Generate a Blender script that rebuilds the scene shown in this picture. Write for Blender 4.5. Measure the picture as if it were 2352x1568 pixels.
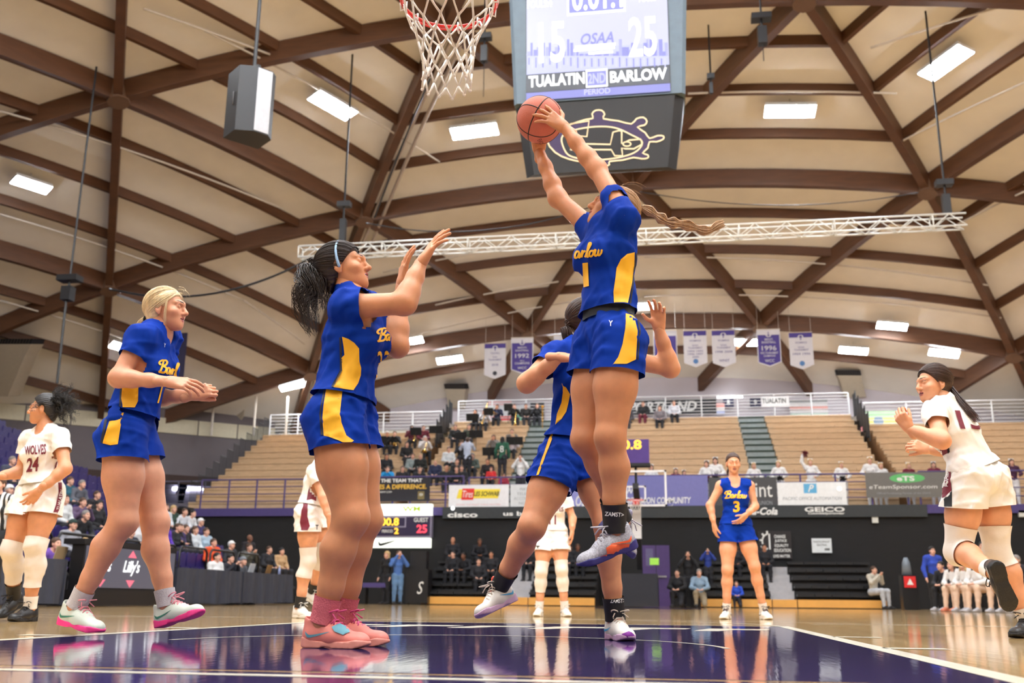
import bpy, bmesh, math, random
import numpy as np
from mathutils import Vector, Matrix
from mathutils.bvhtree import BVHTree
from mathutils.geometry import delaunay_2d_cdt

for o in list(bpy.data.objects):
    bpy.data.objects.remove(o)
SC = bpy.context.scene
COL = SC.collection
rnd = random.Random(7)

# ------------------------------------------------------------------ camera
W, H, FL = 2352, 1568, 2287.0
CP = np.array([1.003, -2.632, 0.187])
_y, _p, _r = (math.radians(a) for a in (9.033, 14.538, 0.51))
CF = np.array([-math.sin(_y) * math.cos(_p), math.cos(_y) * math.cos(_p), math.sin(_p)])
_R0 = np.array([math.cos(_y), math.sin(_y), 0.0])
_U0 = np.cross(_R0, CF)
CR = math.cos(_r) * _R0 + math.sin(_r) * _U0
CU = math.cos(_r) * _U0 - math.sin(_r) * _R0
CHF = np.array([-math.sin(_y), math.cos(_y), 0.0])       # horizontal heading
cam = bpy.data.cameras.new('camera')
cam.sensor_width = 36.0
cam.lens = FL / W * 36.0
cam.clip_end = 300
cam.dof.use_dof = True
cam.dof.focus_distance = 4.75
cam.dof.aperture_fstop = 3.2
cam_ob = bpy.data.objects.new('camera', cam)
COL.objects.link(cam_ob)
cam_ob.matrix_world = Matrix(((CR[0], CU[0], -CF[0], CP[0]), (CR[1], CU[1], -CF[1], CP[1]),
                              (CR[2], CU[2], -CF[2], CP[2]), (0, 0, 0, 1)))
SC.camera = cam_ob

# ------------------------------------------------------------------ world + exposure
wd = bpy.data.worlds.new('world')
SC.world = wd
wd.use_nodes = True
wd.node_tree.nodes['Background'].inputs[0].default_value = (0.90, 0.93, 1.0, 1)
wd.node_tree.nodes['Background'].inputs[1].default_value = 0.06
SC.view_settings.view_transform = 'Standard'
SC.view_settings.look = 'None'
SC.view_settings.exposure = 0.0
SC.view_settings.gamma = 1.0
SC.view_settings.use_curve_mapping = False
LAMP = 140.0           # emission of every ceiling fixture's lens


def ray(px, py):
    v = CF + CR * (px - W / 2) / FL - CU * (py - H / 2) / FL
    return v / np.linalg.norm(v)
def at_Y(px, py, Y):
    v = ray(px, py); return CP + v * ((Y - CP[1]) / v[1])
def at_X(px, py, X):
    v = ray(px, py); return CP + v * ((X - CP[0]) / v[0])
def at_Z(px, py, z=0.0):
    v = ray(px, py); return CP + v * ((z - CP[2]) / v[2])
def at_F(px, py, F):                                       # plane square to the heading, F metres ahead
    v = ray(px, py); return CP + v * (F / (v @ CHF))
def at_plane(px, py, q, n):
    v = ray(px, py); return CP + v * (((np.asarray(q) - CP) @ np.asarray(n)) / (v @ np.asarray(n)))
def camv(r, u, f):                                         # direction: picture right, picture up, away
    v = CR * r + CU * u + CF * f
    return v / np.linalg.norm(v)
def project(P):
    d = np.asarray(P, float) - CP; z = d @ CF
    return np.stack([W / 2 + FL * (d @ CR) / z, H / 2 - FL * (d @ CU) / z], -1)

# ------------------------------------------------------------------ materials
MATS = {}
def lin(c):
    return tuple(((x / 255) / 12.92 if x / 255 <= 0.04045 else ((x / 255 + 0.055) / 1.055) ** 2.4) for x in c)

def mat(name, rgb, rough=0.6, metal=0.0, var=0.06, scale=8.0, bump=0.0, bscale=60.0, emit=0.0, ergb=None, spec=0.5, sss=0.0, stretch=None, sheen=0.0, coat=0.0):
    if name in MATS:
        return MATS[name]
    m = bpy.data.materials.new(name); m.use_nodes = True
    nt = m.node_tree; b = nt.nodes['Principled BSDF']
    c = lin(rgb)
    b.inputs['Roughness'].default_value = rough
    b.inputs['Metallic'].default_value = metal
    b.inputs['Specular IOR Level'].default_value = spec
    tc = nt.nodes.new('ShaderNodeTexCoord')
    src = tc.outputs['Object']
    if stretch:
        mp = nt.nodes.new('ShaderNodeMapping'); mp.inputs['Scale'].default_value = stretch
        nt.links.new(src, mp.inputs['Vector']); src = mp.outputs['Vector']
    if var > 0:
        nz = nt.nodes.new('ShaderNodeTexNoise'); nz.inputs['Scale'].default_value = scale; nz.inputs['Detail'].default_value = 4
        nt.links.new(src, nz.inputs['Vector'])
        rp = nt.nodes.new('ShaderNodeValToRGB')
        rp.color_ramp.elements[0].position = 0.3; rp.color_ramp.elements[1].position = 0.7
        rp.color_ramp.elements[0].color = tuple(max(0, x * (1 - var)) for x in c) + (1,)
        rp.color_ramp.elements[1].color = tuple(min(1, x * (1 + var)) for x in c) + (1,)
        nt.links.new(nz.outputs['Fac'], rp.inputs['Fac']); nt.links.new(rp.outputs['Color'], b.inputs['Base Color'])
    else:
        b.inputs['Base Color'].default_value = c + (1,)
    if bump > 0:
        n2 = nt.nodes.new('ShaderNodeTexNoise'); n2.inputs['Scale'].default_value = bscale; n2.inputs['Detail'].default_value = 3
        nt.links.new(src, n2.inputs['Vector'])
        bp = nt.nodes.new('ShaderNodeBump'); bp.inputs['Strength'].default_value = bump; bp.inputs['Distance'].default_value = 0.02
        nt.links.new(n2.outputs['Fac'], bp.inputs['Height']); nt.links.new(bp.outputs['Normal'], b.inputs['Normal'])
    if emit > 0:
        b.inputs['Emission Color'].default_value = lin(ergb or rgb) + (1,)
        b.inputs['Emission Strength'].default_value = emit
    if sss > 0:
        b.inputs['Subsurface Weight'].default_value = sss
        b.inputs['Subsurface Radius'].default_value = (1.0, 0.35, 0.2)
        b.inputs['Subsurface Scale'].default_value = 0.012
    if sheen > 0:
        b.inputs['Sheen Weight'].default_value = sheen
    if coat > 0:
        b.inputs['Coat Weight'].default_value = coat
        b.inputs['Coat Roughness'].default_value = 0.15
    MATS[name] = m
    return m

# ------------------------------------------------------------------ mesh kit
class MB:
    """collects shapes of one part"""
    def __init__(s): s.V = []; s.F = []; s.M = []; s.n = 0
    def add(s, V, F, mi=0):
        V = np.asarray(V, float).reshape(-1, 3)
        fs = F if isinstance(F, list) and len(F) and isinstance(F[0], np.ndarray) and F[0].ndim == 2 else [np.asarray(F, int)] if not isinstance(F, list) else F
        if isinstance(fs, list) and len(fs) and not isinstance(fs[0], np.ndarray):
            for f in fs: s.F.append(np.asarray([f], int) + s.n); s.M.append(np.full(1, mi))
        else:
            for f in fs:
                if len(f) == 0: continue
                s.F.append(f + s.n); s.M.append(np.full(len(f), mi))
        s.V.append(V); s.n += len(V); return s
    def box(s, lo, hi, mi=0):
        (a, b, c), (d, e, f) = lo, hi
        V = [(a, b, c), (d, b, c), (d, e, c), (a, e, c), (a, b, f), (d, b, f), (d, e, f), (a, e, f)]
        return s.add(V, np.array([(0, 3, 2, 1), (4, 5, 6, 7), (0, 1, 5, 4), (1, 2, 6, 5), (2, 3, 7, 6), (3, 0, 4, 7)]), mi)
    def obox(s, c, ax, half, mi=0):
        """oriented box: centre, three axes, half sizes"""
        c = np.asarray(c, float); ax = [np.asarray(a, float) for a in ax]
        V = [c + ax[0] * half[0] * i + ax[1] * half[1] * j + ax[2] * half[2] * k for k in (-1, 1) for j in (-1, 1) for i in (-1, 1)]
        return s.add(V, np.array([(0, 2, 3, 1), (4, 5, 7, 6), (0, 1, 5, 4), (1, 3, 7, 5), (3, 2, 6, 7), (2, 0, 4, 6)]), mi)
    def tube(s, pts, r, n=8, mi=0, cap=True, closed=False):
        pts = np.asarray(pts, float); m = len(pts)
        r = np.full(m, r) if np.isscalar(r) else np.asarray(r, float)
        if closed: T = np.roll(pts, -1, 0) - np.roll(pts, 1, 0)
        else: T = np.gradient(pts, axis=0)
        T /= np.linalg.norm(T, axis=1)[:, None] + 1e-12
        up = np.array([0, 0, 1.0]) if abs(T[0][2]) < 0.9 else np.array([1.0, 0, 0])
        A = np.zeros_like(pts); a = np.cross(T[0], up); a /= np.linalg.norm(a)
        for i in range(m):
            a = a - T[i] * (a @ T[i]); a /= np.linalg.norm(a) + 1e-12; A[i] = a
        B = np.cross(T, A)
        th = np.arange(n) * 2 * math.pi / n
        V = pts[:, None] + r[:, None, None] * (A[:, None] * np.cos(th)[None, :, None] + B[:, None] * np.sin(th)[None, :, None])
        i, j = np.meshgrid(np.arange(m if closed else m - 1), np.arange(n), indexing='ij')
        i2 = (i + 1) % m; j2 = (j + 1) % n
        F = np.stack([i * n + j, i * n + j2, i2 * n + j2, i2 * n + j], -1).reshape(-1, 4)
        s.add(V.reshape(-1, 3), F, mi)
        if cap and not closed:
            k = s.n - m * n
            for base, rev in ((k, True), (k + (m - 1) * n, False)):
                f = np.arange(n) + base
                s.F.append(np.asarray([f[::-1] if rev else f])); s.M.append(np.full(1, mi))
        return s
    def cyl(s, a, b, r, n=10, mi=0, r2=None):
        return s.tube([a, b], [r, r if r2 is None else r2], n, mi)
    def sphere(s, c, r, n=10, mi=0, ax=None):
        r = np.full(3, r) if np.isscalar(r) else np.asarray(r, float)
        ph = np.linspace(0, math.pi, n + 1); th = np.arange(2 * n) * math.pi / n
        V = np.stack([np.sin(ph)[:, None] * np.cos(th), np.sin(ph)[:, None] * np.sin(th), np.cos(ph)[:, None] + 0 * th], -1).reshape(-1, 3) * r
        if ax is not None: V = V @ np.asarray(ax)
        i, j = np.meshgrid(np.arange(n), np.arange(2 * n), indexing='ij'); j2 = (j + 1) % (2 * n)
        F = np.stack([i * 2 * n + j, (i + 1) * 2 * n + j, (i + 1) * 2 * n + j2, i * 2 * n + j2], -1).reshape(-1, 4)
        return s.add(V + np.asarray(c, float), F, mi)
    def prism(s, poly, O, U, Vv, N, depth, mi=0):
        """2-D outline (ccw) in frame O,U,V pushed back by depth along -N"""
        O, U, Vv, N = (np.asarray(q, float) for q in (O, U, Vv, N))
        P = np.asarray(poly, float); n = len(P)
        f = O + P[:, :1] * U + P[:, 1:2] * Vv
        VV = np.vstack([f, f - N * depth])
        fs = [list(range(n)), list(range(2 * n - 1, n - 1, -1))] + [[i, i + n, (i + 1) % n + n, (i + 1) % n] for i in range(n)]
        return s.add(VV, fs, mi)
    def build(s, name, mats, parent=None, smooth=False, loc=None):
        return mk(name, np.vstack(s.V) if s.V else np.zeros((0, 3)), s.F, mats, np.concatenate(s.M) if s.M else None, smooth, parent, loc)

def mesh_data(name, V, F, mats, mi=None, smooth=False):
    me = bpy.data.meshes.new(name)
    if isinstance(F, np.ndarray): F = [F]
    F = [f for f in F if len(f)]
    sizes = np.concatenate([np.full(len(f), f.shape[1]) for f in F]) if F else np.zeros(0, int)
    loops = np.concatenate([f.ravel() for f in F]) if F else np.zeros(0, int)
    me.vertices.add(len(V)); me.vertices.foreach_set('co', np.asarray(V, np.float32).ravel())
    me.loops.add(len(loops)); me.loops.foreach_set('vertex_index', loops.astype(np.int32))
    st = np.concatenate([[0], np.cumsum(sizes)[:-1]]) if len(sizes) else np.zeros(0)
    me.polygons.add(len(sizes)); me.polygons.foreach_set('loop_start', st.astype(np.int32))
    if not isinstance(mats, (list, tuple)): mats = [mats]
    for m in mats: me.materials.append(m)
    if mi is not None and len(mats) > 1: me.polygons.foreach_set('material_index', np.asarray(mi, np.int32))
    me.polygons.foreach_set('use_smooth', np.full(len(sizes), bool(smooth)))
    me.update(calc_edges=True); me.validate()
    return me

ORIGIN = {}
def mk(name, V, F, mats, mi=None, smooth=False, parent=None, loc=None):
    """link one mesh object; V is in world space, stored relative to the parent thing's base"""
    base = np.zeros(3)
    if parent is not None: base = ORIGIN.get(parent.name, np.zeros(3))
    elif loc is not None: base = np.asarray(loc, float)
    o = bpy.data.objects.new(name, mesh_data(name, np.asarray(V) - base, F, mats, mi, smooth))
    COL.objects.link(o)
    if parent is not None: o.parent = parent
    elif loc is not None: o.location = base
    ORIGIN[o.name] = base
    return o

def thing(name, label, cat, loc=(0, 0, 0), group=None):
    o = bpy.data.objects.new(name, None); COL.objects.link(o)
    o.empty_display_size = 0.1
    o.location = tuple(loc); ORIGIN[o.name] = np.asarray(loc, float)
    tag(o, label, cat, group)
    return o
def tag(o, label=None, cat=None, group=None, kind=None):
    if label: o['label'] = label
    if cat: o['category'] = cat
    if group: o['group'] = group
    if kind: o['kind'] = kind
    return o
def struct(o, label=None):
    o['kind'] = 'structure'
    if label: o['label'] = label
    return o

# ------------------------------------------------------------------ lettering
_TX = {}
def text2d(body, shear=0.0, bold=0.0, spacing=1.0):
    """outline of a word in the built-in typeface: points (unit cap height), triangles, width"""
    key = (body, shear, bold, spacing)
    if key in _TX: return _TX[key]
    c = bpy.data.curves.new('tmp', 'FONT'); c.body = body; c.shear = shear; c.offset = bold; c.space_character = spacing
    c.fill_mode = 'FRONT'; c.resolution_u = 3
    o = bpy.data.objects.new('tmp', c)
    me = bpy.data.meshes.new_from_object(o)
    me.calc_loop_triangles()
    V = np.array([v.co[:2] for v in me.vertices]).reshape(-1, 2)
    T = np.array([t.vertices[:] for t in me.loop_triangles], int).reshape(-1, 3)
    bpy.data.objects.remove(o); bpy.data.curves.remove(c); bpy.data.meshes.remove(me)
    lo, hi = V.min(0), V.max(0)
    V = (V - lo) / (hi[1] - lo[1])
    _TX[key] = (V, T, (hi[0] - lo[0]) / (hi[1] - lo[1]))
    return _TX[key]

def lettering(body, O, U, V, N, width, height, mt, parent, name='lettering', shear=0.0, bold=0.0, off=0.004, spacing=1.0, spread=None):
    """flat print centred at O on a plane with axes U (reading direction), V (up), N (out)"""
    P, T, w = text2d(body, shear, bold, spacing)
    O, U, V, N = (np.asarray(q, float) for q in (O, U, V, N))
    X = (P[:, :1] / w - 0.5) * width; Y = (P[:, 1:2] - 0.5) * height
    return mk(name, O + X * U + Y * V + N * off, T, mt, None, False, parent)

def flat(poly, O, U, V, N, mt, parent, name, off=0.003):
    """thin printed patch on a plane"""
    b = MB(); b.prism(poly, np.asarray(O, float) + np.asarray(N, float) * off, U, V, N, off * 0.9)
    return b.build(name, mt, parent)
def rect(w, h, cx=0, cy=0):
    return [(cx - w / 2, cy - h / 2), (cx + w / 2, cy - h / 2), (cx + w / 2, cy + h / 2), (cx - w / 2, cy + h / 2)]
def stroke2d(pts, w, closed=False):
    """ribbon around a 2-D line: points, quads"""
    P = np.asarray(pts, float); n = len(P)
    T = (np.roll(P, -1, 0) - np.roll(P, 1, 0)) if closed else np.gradient(P, axis=0)
    T /= np.linalg.norm(T, axis=1)[:, None] + 1e-9
    Nn = np.stack([-T[:, 1], T[:, 0]], -1)
    w = np.full(n, w) if np.isscalar(w) else np.asarray(w)
    V = np.vstack([P + Nn * w[:, None] / 2, P - Nn * w[:, None] / 2])
    F = np.array([(i, i + n, (i + 1) % n + n, (i + 1) % n) for i in range(n if closed else n - 1)])
    return V, F
def smooth2d(pts, k=6, closed=False):
    """Catmull-Rom through the points"""
    P = np.asarray(pts, float); n = len(P); out = []
    rng = range(n) if closed else range(n - 1)
    for i in rng:
        if closed: p0, p1, p2, p3 = P[i - 1], P[i], P[(i + 1) % n], P[(i + 2) % n]
        else: p0, p1, p2, p3 = P[max(i - 1, 0)], P[i], P[i + 1], P[min(i + 2, n - 1)]
        for t in np.arange(k) / k:
            out.append(0.5 * ((2 * p1) + (-p0 + p2) * t + (2 * p0 - 5 * p1 + 4 * p2 - p3) * t * t + (-p0 + 3 * p1 - 3 * p2 + p3) * t ** 3))
    if not closed: out.append(P[-1])
    return np.array(out)
# ================================================================== STRUCTURE
# ---- floor
def floor_material():
    m = bpy.data.materials.new('court_maple'); m.use_nodes = True
    nt = m.node_tree; b = nt.nodes['Principled BSDF']
    tc = nt.nodes.new('ShaderNodeTexCoord')
    mp = nt.nodes.new('ShaderNodeMapping'); mp.inputs['Rotation'].default_value = (0, 0, math.pi / 2)
    nt.links.new(tc.outputs['Object'], mp.inputs['Vector'])
    br = nt.nodes.new('ShaderNodeTexBrick')
    br.inputs['Scale'].default_value = 1.0
    br.inputs['Brick Width'].default_value = 1.9; br.inputs['Row Height'].default_value = 0.057
    br.inputs['Mortar Size'].default_value = 0.0009; br.inputs['Bias'].default_value = 0.0
    br.inputs['Color1'].default_value = lin((226, 191, 136)) + (1,)
    br.inputs['Color2'].default_value = lin((206, 169, 116)) + (1,)
    br.inputs['Mortar'].default_value = lin((140, 98, 58)) + (1,)
    nt.links.new(mp.outputs['Vector'], br.inputs['Vector'])
    ns = nt.nodes.new('ShaderNodeTexNoise'); ns.inputs['Scale'].default_value = 3.0; ns.inputs['Detail'].default_value = 6
    mp2 = nt.nodes.new('ShaderNodeMapping'); mp2.inputs['Scale'].default_value = (14, 0.7, 1)
    nt.links.new(tc.outputs['Object'], mp2.inputs['Vector']); nt.links.new(mp2.outputs['Vector'], ns.inputs['Vector'])
    mx = nt.nodes.new('ShaderNodeMixRGB'); mx.blend_type = 'MULTIPLY'; mx.inputs['Fac'].default_value = 0.45
    rp = nt.nodes.new('ShaderNodeValToRGB'); rp.color_ramp.elements[0].color = (0.55, 0.5, 0.45, 1); rp.color_ramp.elements[1].color = (1, 1, 1, 1)
    nt.links.new(ns.outputs['Fac'], rp.inputs['Fac'])
    nt.links.new(br.outputs['Color'], mx.inputs['Color1']); nt.links.new(rp.outputs['Color'], mx.inputs['Color2'])
    nt.links.new(mx.outputs['Color'], b.inputs['Base Color'])
    b.inputs['Roughness'].default_value = 0.075
    n3 = nt.nodes.new('ShaderNodeTexNoise'); n3.inputs['Scale'].default_value = 2.2
    mp3 = nt.nodes.new('ShaderNodeMapping'); mp3.inputs['Scale'].default_value = (9, 1.2, 1)
    nt.links.new(tc.outputs['Object'], mp3.inputs['Vector']); nt.links.new(mp3.outputs['Vector'], n3.inputs['Vector'])
    bp = nt.nodes.new('ShaderNodeBump'); bp.inputs['Strength'].default_value = 0.035; bp.inputs['Distance'].default_value = 0.01
    nt.links.new(n3.outputs['Fac'], bp.inputs['Height']); nt.links.new(bp.outputs['Normal'], b.inputs['Normal'])
    return m
floor = struct(MB().box((-34, -24, -0.12), (30, 47, 0.0)).build('floor', floor_material()), 'polished maple basketball floor')
M_PURPLE = mat('court_purple_paint', (54, 42, 88), rough=0.055, var=0.05, scale=2.5, bump=0.02, bscale=5, stretch=(8, 1, 1))
M_LINE = mat('court_white_paint', (226, 220, 200), rough=0.16, var=0.03)
def ground_patch(name, poly, z, mt):
    b = MB(); b.prism(poly, (0, 0, z), (1, 0, 0), (0, 1, 0), (0, 0, 1), 0.0008); return b.build(name, mt, floor)
def ground_strip(name, pts, w, z=0.0022, closed=False):
    V, F = stroke2d(pts, w, closed)
    return mk(name, np.column_stack([V, np.full(len(V), z)]), F, M_LINE, None, False, floor)
def arc(cx, cy, r, a0, a1, n=40):
    t = np.radians(np.linspace(a0, a1, n)); return np.column_stack([cx + r * np.cos(t), cy + r * np.sin(t)])
ground_patch('lane_paint', [(-1.83, 0), (1.83, 0), (1.83, 5.79), (-1.83, 5.79)], 0.0012, M_PURPLE)
ground_patch('apron_paint', [(-9.5, -1.3), (9.5, -1.3), (9.5, -0.05), (-9.5, -0.05)], 0.0012, M_PURPLE)
ground_strip('baseline', [(-7.67, -0.17), (7.67, -0.17)], 0.055)
ground_strip('lane_line', [(1.855, 0), (1.855, 5.84)], 0.085)
ground_strip('lane_line', [(-1.855, 0), (-1.855, 5.84)], 0.085)
ground_strip('free_throw_line', [(-1.85, 5.79), (1.85, 5.79)], 0.05)
ground_strip('restricted_arc', arc(0, 1.6, 1.22, 5, 175), 0.03)
ground_strip('free_throw_arc', arc(0, 5.79, 1.83, 0, 180), 0.05)
ground_strip('three_point_arc', arc(0, 1.6, 6.32, 10, 170, 60), 0.05)
ground_strip('cross_line', [(-7.6, 6.85), (-2.2, 6.85)], 0.05)
ground_strip('cross_line', [(2.2, 6.85), (7.6, 6.85)], 0.05)
ground_strip('half_line', [(-7.62, 14.3), (7.62, 14.3)], 0.05)
ground_strip('sideline', [(-7.65, 0), (-7.65, 28.65)], 0.05)
ground_strip('sideline', [(7.65, 0), (7.65, 28.65)], 0.05)
ground_strip('far_baseline', [(-7.67, 28.65), (7.67, 28.65)], 0.05)
for sx in (-1, 1):
    for yy in (2.0, 3.4):
        ground_strip('lane_mark', [(sx * 1.88, yy), (sx * 2.14, yy)], 0.11)
for k in range(6):                                        # white block lettering across the paint, unreadable at this angle
    x0 = -1.62 + k * 0.55
    ground_patch('court_letter', [(x0, 4.25), (x0 + 0.16, 4.25), (x0 + 0.28, 4.62), (x0 + 0.5, 4.62), (x0 + 0.54, 4.85), (x0 + 0.12, 4.85)], 0.0022, M_LINE)
ground_patch('far_lane_paint', [(-1.83, 22.86), (1.83, 22.86), (1.83, 28.65), (-1.83, 28.65)], 0.0012, M_PURPLE)

# ---- dome
YC, Z0, RD, SL = 14.247, 17.611, 72.559, 10.424
DC = np.array([0, YC, Z0 - RD])
def dome_z(x, y, dr=0.0):
    return DC[2] + math.sqrt((RD + dr) ** 2 - x * x - (y - YC) ** 2)
def dome_pt(x, y, dr=0.0): return np.array([x, y, dome_z(x, y, dr)])
def at_dome(px, py, dr=0.0):
    v = ray(px, py); o = CP - DC; b = o @ v; c = o @ o - (RD + dr) ** 2
    return CP + v * (-b + math.sqrt(b * b - c))
M_CEIL = mat('ceiling_panels', (252, 247, 238), rough=0.9, var=0.03, scale=1.2, bump=0.15, bscale=9)
M_BEAM = mat('glulam_timber', (92, 58, 34), rough=0.55, var=0.16, scale=1.5, stretch=(1, 1, 6))
M_STEEL = mat('hub_steel', (112, 84, 64), rough=0.5, metal=0.2)
rho = np.concatenate([[0.01], np.arange(2, 42, 2.0)]); th = np.arange(96) * 2 * math.pi / 96
Vd = np.array([dome_pt(r * math.cos(t), YC + r * math.sin(t), 0.42) for r in rho for t in th])
i, j = np.meshgrid(np.arange(len(rho) - 1), np.arange(96), indexing='ij'); j2 = (j + 1) % 96
Fd = np.stack([i * 96 + j, i * 96 + j2, (i + 1) * 96 + j2, (i + 1) * 96 + j], -1).reshape(-1, 4)
ceiling = struct(mk('ceiling', Vd, Fd[:, ::-1], M_CEIL, None, True), 'tan panelled dome ceiling')

def dome_bar(name, a, b, w, d0, d1, n=6, mt=None):
    """timber following the dome from plan point a to b; radial offsets d0..d1"""
    pts = [np.array(a) * (1 - t) + np.array(b) * t for t in np.linspace(0, 1, n + 1)]
    lo = np.array([dome_pt(p[0], p[1], d0) for p in pts]); hi = np.array([dome_pt(p[0], p[1], d1) for p in pts])
    T = np.gradient(lo, axis=0); U = hi - lo
    S = np.cross(T, U); S /= np.linalg.norm(S, axis=1)[:, None]
    V = np.stack([lo - S * w / 2, lo + S * w / 2, hi + S * w / 2, hi - S * w / 2], 1).reshape(-1, 3)
    F = [(4 * q + c, 4 * q + (c + 1) % 4, 4 * q + 4 + (c + 1) % 4, 4 * q + 4 + c) for q in range(n) for c in range(4)]
    F += [(3, 2, 1, 0), (4 * n, 4 * n + 1, 4 * n + 2, 4 * n + 3)]
    return mk(name, V, np.array(F), mt or M_BEAM, None, False, ceiling)
def node(i, k): return np.array([i * SL, YC + k * SL * math.sqrt(3) / 2])
def in_dome(p, lim=37.5): return np.hypot(p[0], p[1] - YC) < lim
YB = 45.8                                                   # rear wall line
def wanted(p): return p[1] > 12.0 and p[1] < 52 and -35 < p[0] < 28
nodes = {}
for k in range(-1, 5):
    for a in range(-8, 9):
        i_ = a / 2
        if (a + k) % 2: continue
        nodes[(a, k)] = node(i_, k)
def clip_back(a, b):
    """stop a timber where it meets the rear wall"""
    a, b = np.array(a), np.array(b)
    if a[1] > b[1]: a, b = b, a
    if a[1] >= YB: return None
    if b[1] > YB: b = a + (b - a) * ((YB - a[1]) / (b[1] - a[1]))
    return a, b
done = set()
for (a, k), p in nodes.items():
    for da, dk in ((2, 0), (1, 1), (-1, 1)):
        q = nodes.get((a + da, k + dk))
        if q is None or not (wanted(p) or wanted(q)): continue
        if not (in_dome(p, 39) and in_dome(q, 43)): continue
        s = clip_back(p, q)
        if s is None: continue
        dome_bar('beam', s[0], s[1], 0.27, -0.22, 0.40)
    if wanted(p) and in_dome(p, 36) and p[1] < YB:
        P = dome_pt(p[0], p[1]); n = (P - DC) / np.linalg.norm(P - DC)
        b = MB(); b.cyl(P - n * 0.30, P + n * 0.3, 0.34, 12); b.build('hub_plate', M_STEEL, ceiling)
for (a, k), p in nodes.items():                             # purlins, three to a triangle, along the rings
    for tri in (((a, k), (a + 2, k), (a + 1, k + 1)), ((a, k), (a + 2, k), (a + 1, k - 1))):
        if not all(t in nodes for t in tri): continue
        T = [nodes[t] for t in tri]; c = sum(T) / 3
        if not wanted(c) or not in_dome(c, 36): continue
        ang = math.degrees(math.atan2(c[1] - YC, c[0])) % 360
        sec = int(ang // 60)
        rd = math.radians(sec * 60 + 30 + 90); rdir = np.array([math.cos(rd), math.sin(rd)])
        best = max(((0, 1, 2), (1, 2, 0), (2, 0, 1)), key=lambda e: abs((T[e[1]] - T[e[0]]) @ rdir))
        A, B, Cc = (T[q] for q in best)
        for f in (0.25, 0.5, 0.75):
            s = (A + (Cc - A) * f, B + (Cc - B) * f)
            if max(s[0][1], s[1][1]) > YB: continue
            dome_bar('purlin', s[0], s[1], 0.16, 0.08, 0.41, 4)
M_PIPE = mat('white_pipe', (214, 204, 190), rough=0.5)
# sprinkler mains that hang under the purlins
def pipe_on_dome(name, px, dr=-0.05, r=0.035, n=14, mt=None, parent=None):
    A = at_dome(*px[0], dr); B = at_dome(*px[1], dr)
    pts = [dome_pt(*(A[:2] + (B[:2] - A[:2]) * t), dr) for t in np.linspace(0, 1, n)]
    b = MB(); b.tube(pts, r, 6); return b.build(name, mt or M_PIPE, parent or ceiling, True)
for a, b in (((0, 255), (650, 480)), ((0, 492), (560, 690)), ((330, 20), (620, 125)), ((470, 70), (1010, 372)), ((0, 690), (420, 830)),
             ((880, 625), (1330, 545)), ((880, 790), (1330, 690)), ((1580, 215), (2060, 215)), ((1480, 590), (2270, 655)), ((1480, 680), (2300, 730)),
             ((2000, 110), (2352, 0)), ((2060, 330), (2352, 190)), ((1000, 700), (1330, 640)), ((560, 690), (700, 790)), ((2190, 520), (2352, 440))):
    pipe_on_dome('sprinkler_pipe', (a, b))
# pair of conduits beside the rib that runs down to the rear corner
for off in (0.0, 0.35):
    A, B = nodes[(-1, 1)], nodes[(-3, 3)]
    d = (B - A) / np.linalg.norm(B - A); nrm = np.array([d[1], -d[0]])
    pts = [dome_pt(*(A + (B - A) * t + nrm * (0.3 + off)), -0.15) for t in np.linspace(0.0, 1.22, 20)]
    pts = [p for p in pts if p[1] < YB]
    b = MB(); b.tube(pts, 0.07, 8); b.build('conduit', mat('conduit_grey', (176, 160, 146), rough=0.45), ceiling, True)

# ---- perimeter walls
M_BLACKWALL = mat('black_block_wall', (15, 15, 18), rough=0.75, var=0.2, scale=2, bump=0.1, bscale=3, stretch=(1, 1, 5))
M_UPWALL = mat('pale_upper_wall', (206, 198, 204), rough=0.85, var=0.04, scale=0.7)
M_GREYBAND = mat('grey_band_wall', (112, 104, 106), rough=0.85, var=0.06, scale=1)
M_CREAM = mat('cream_wall_panel', (214, 205, 178), rough=0.7, var=0.04)
M_PURPLEDECK = mat('purple_deck_edge', (74, 62, 120), rough=0.6)
M_DARK = mat('dark_recess', (30, 28, 34), rough=0.8)
YW = 34.0; ZD = 3.5
wall_back = struct(MB().box((-17.2, YW, 0), (26, YW + 0.3, ZD - 0.3)).build('wall_back', M_BLACKWALL), 'black painted block wall behind the far baseline')
struct(MB().box((-17.2, YW - 0.12, ZD - 0.3), (-7.35, YW + 1.2, ZD)).build('trim_1', M_PURPLEDECK), 'purple edge of the upper deck')
struct(MB().box((9.75, YW - 0.12, ZD - 0.3), (26, YW + 1.2, ZD)).build('trim_2', M_PURPLEDECK), 'purple edge of the upper deck')
struct(MB().box((-7.35, YW - 0.15, ZD - 0.42), (9.75, YW + 1.2, ZD)).build('trim_3', mat('slate_fascia', (52, 56, 58), rough=0.7)), 'slate fascia of the upper deck')
wall_rear = struct(MB().box((-22, YB, 7.5), (26, YB + 0.3, 12.5)).build('wall_rear', M_UPWALL), 'pale wall behind the top concourse')
struct(MB().box((-10.6, 43.7, 8.15), (10.6, YB, 8.35)).build('floor_concourse', mat('concourse_concrete', (150, 140, 130), rough=0.8)))
struct(MB().box((-40, -24.2, 0), (40, -24, 12)).build('wall_behind', M_GREYBAND), 'wall behind the near baseline')
struct(MB().box((29, -24, 0), (29.3, 46, 11)).build('wall_east', M_GREYBAND), 'side wall')
struct(MB().box((-34.3, -24, 0), (-34, 40, 10)).build('wall_west', M_GREYBAND), 'side wall')
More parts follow.
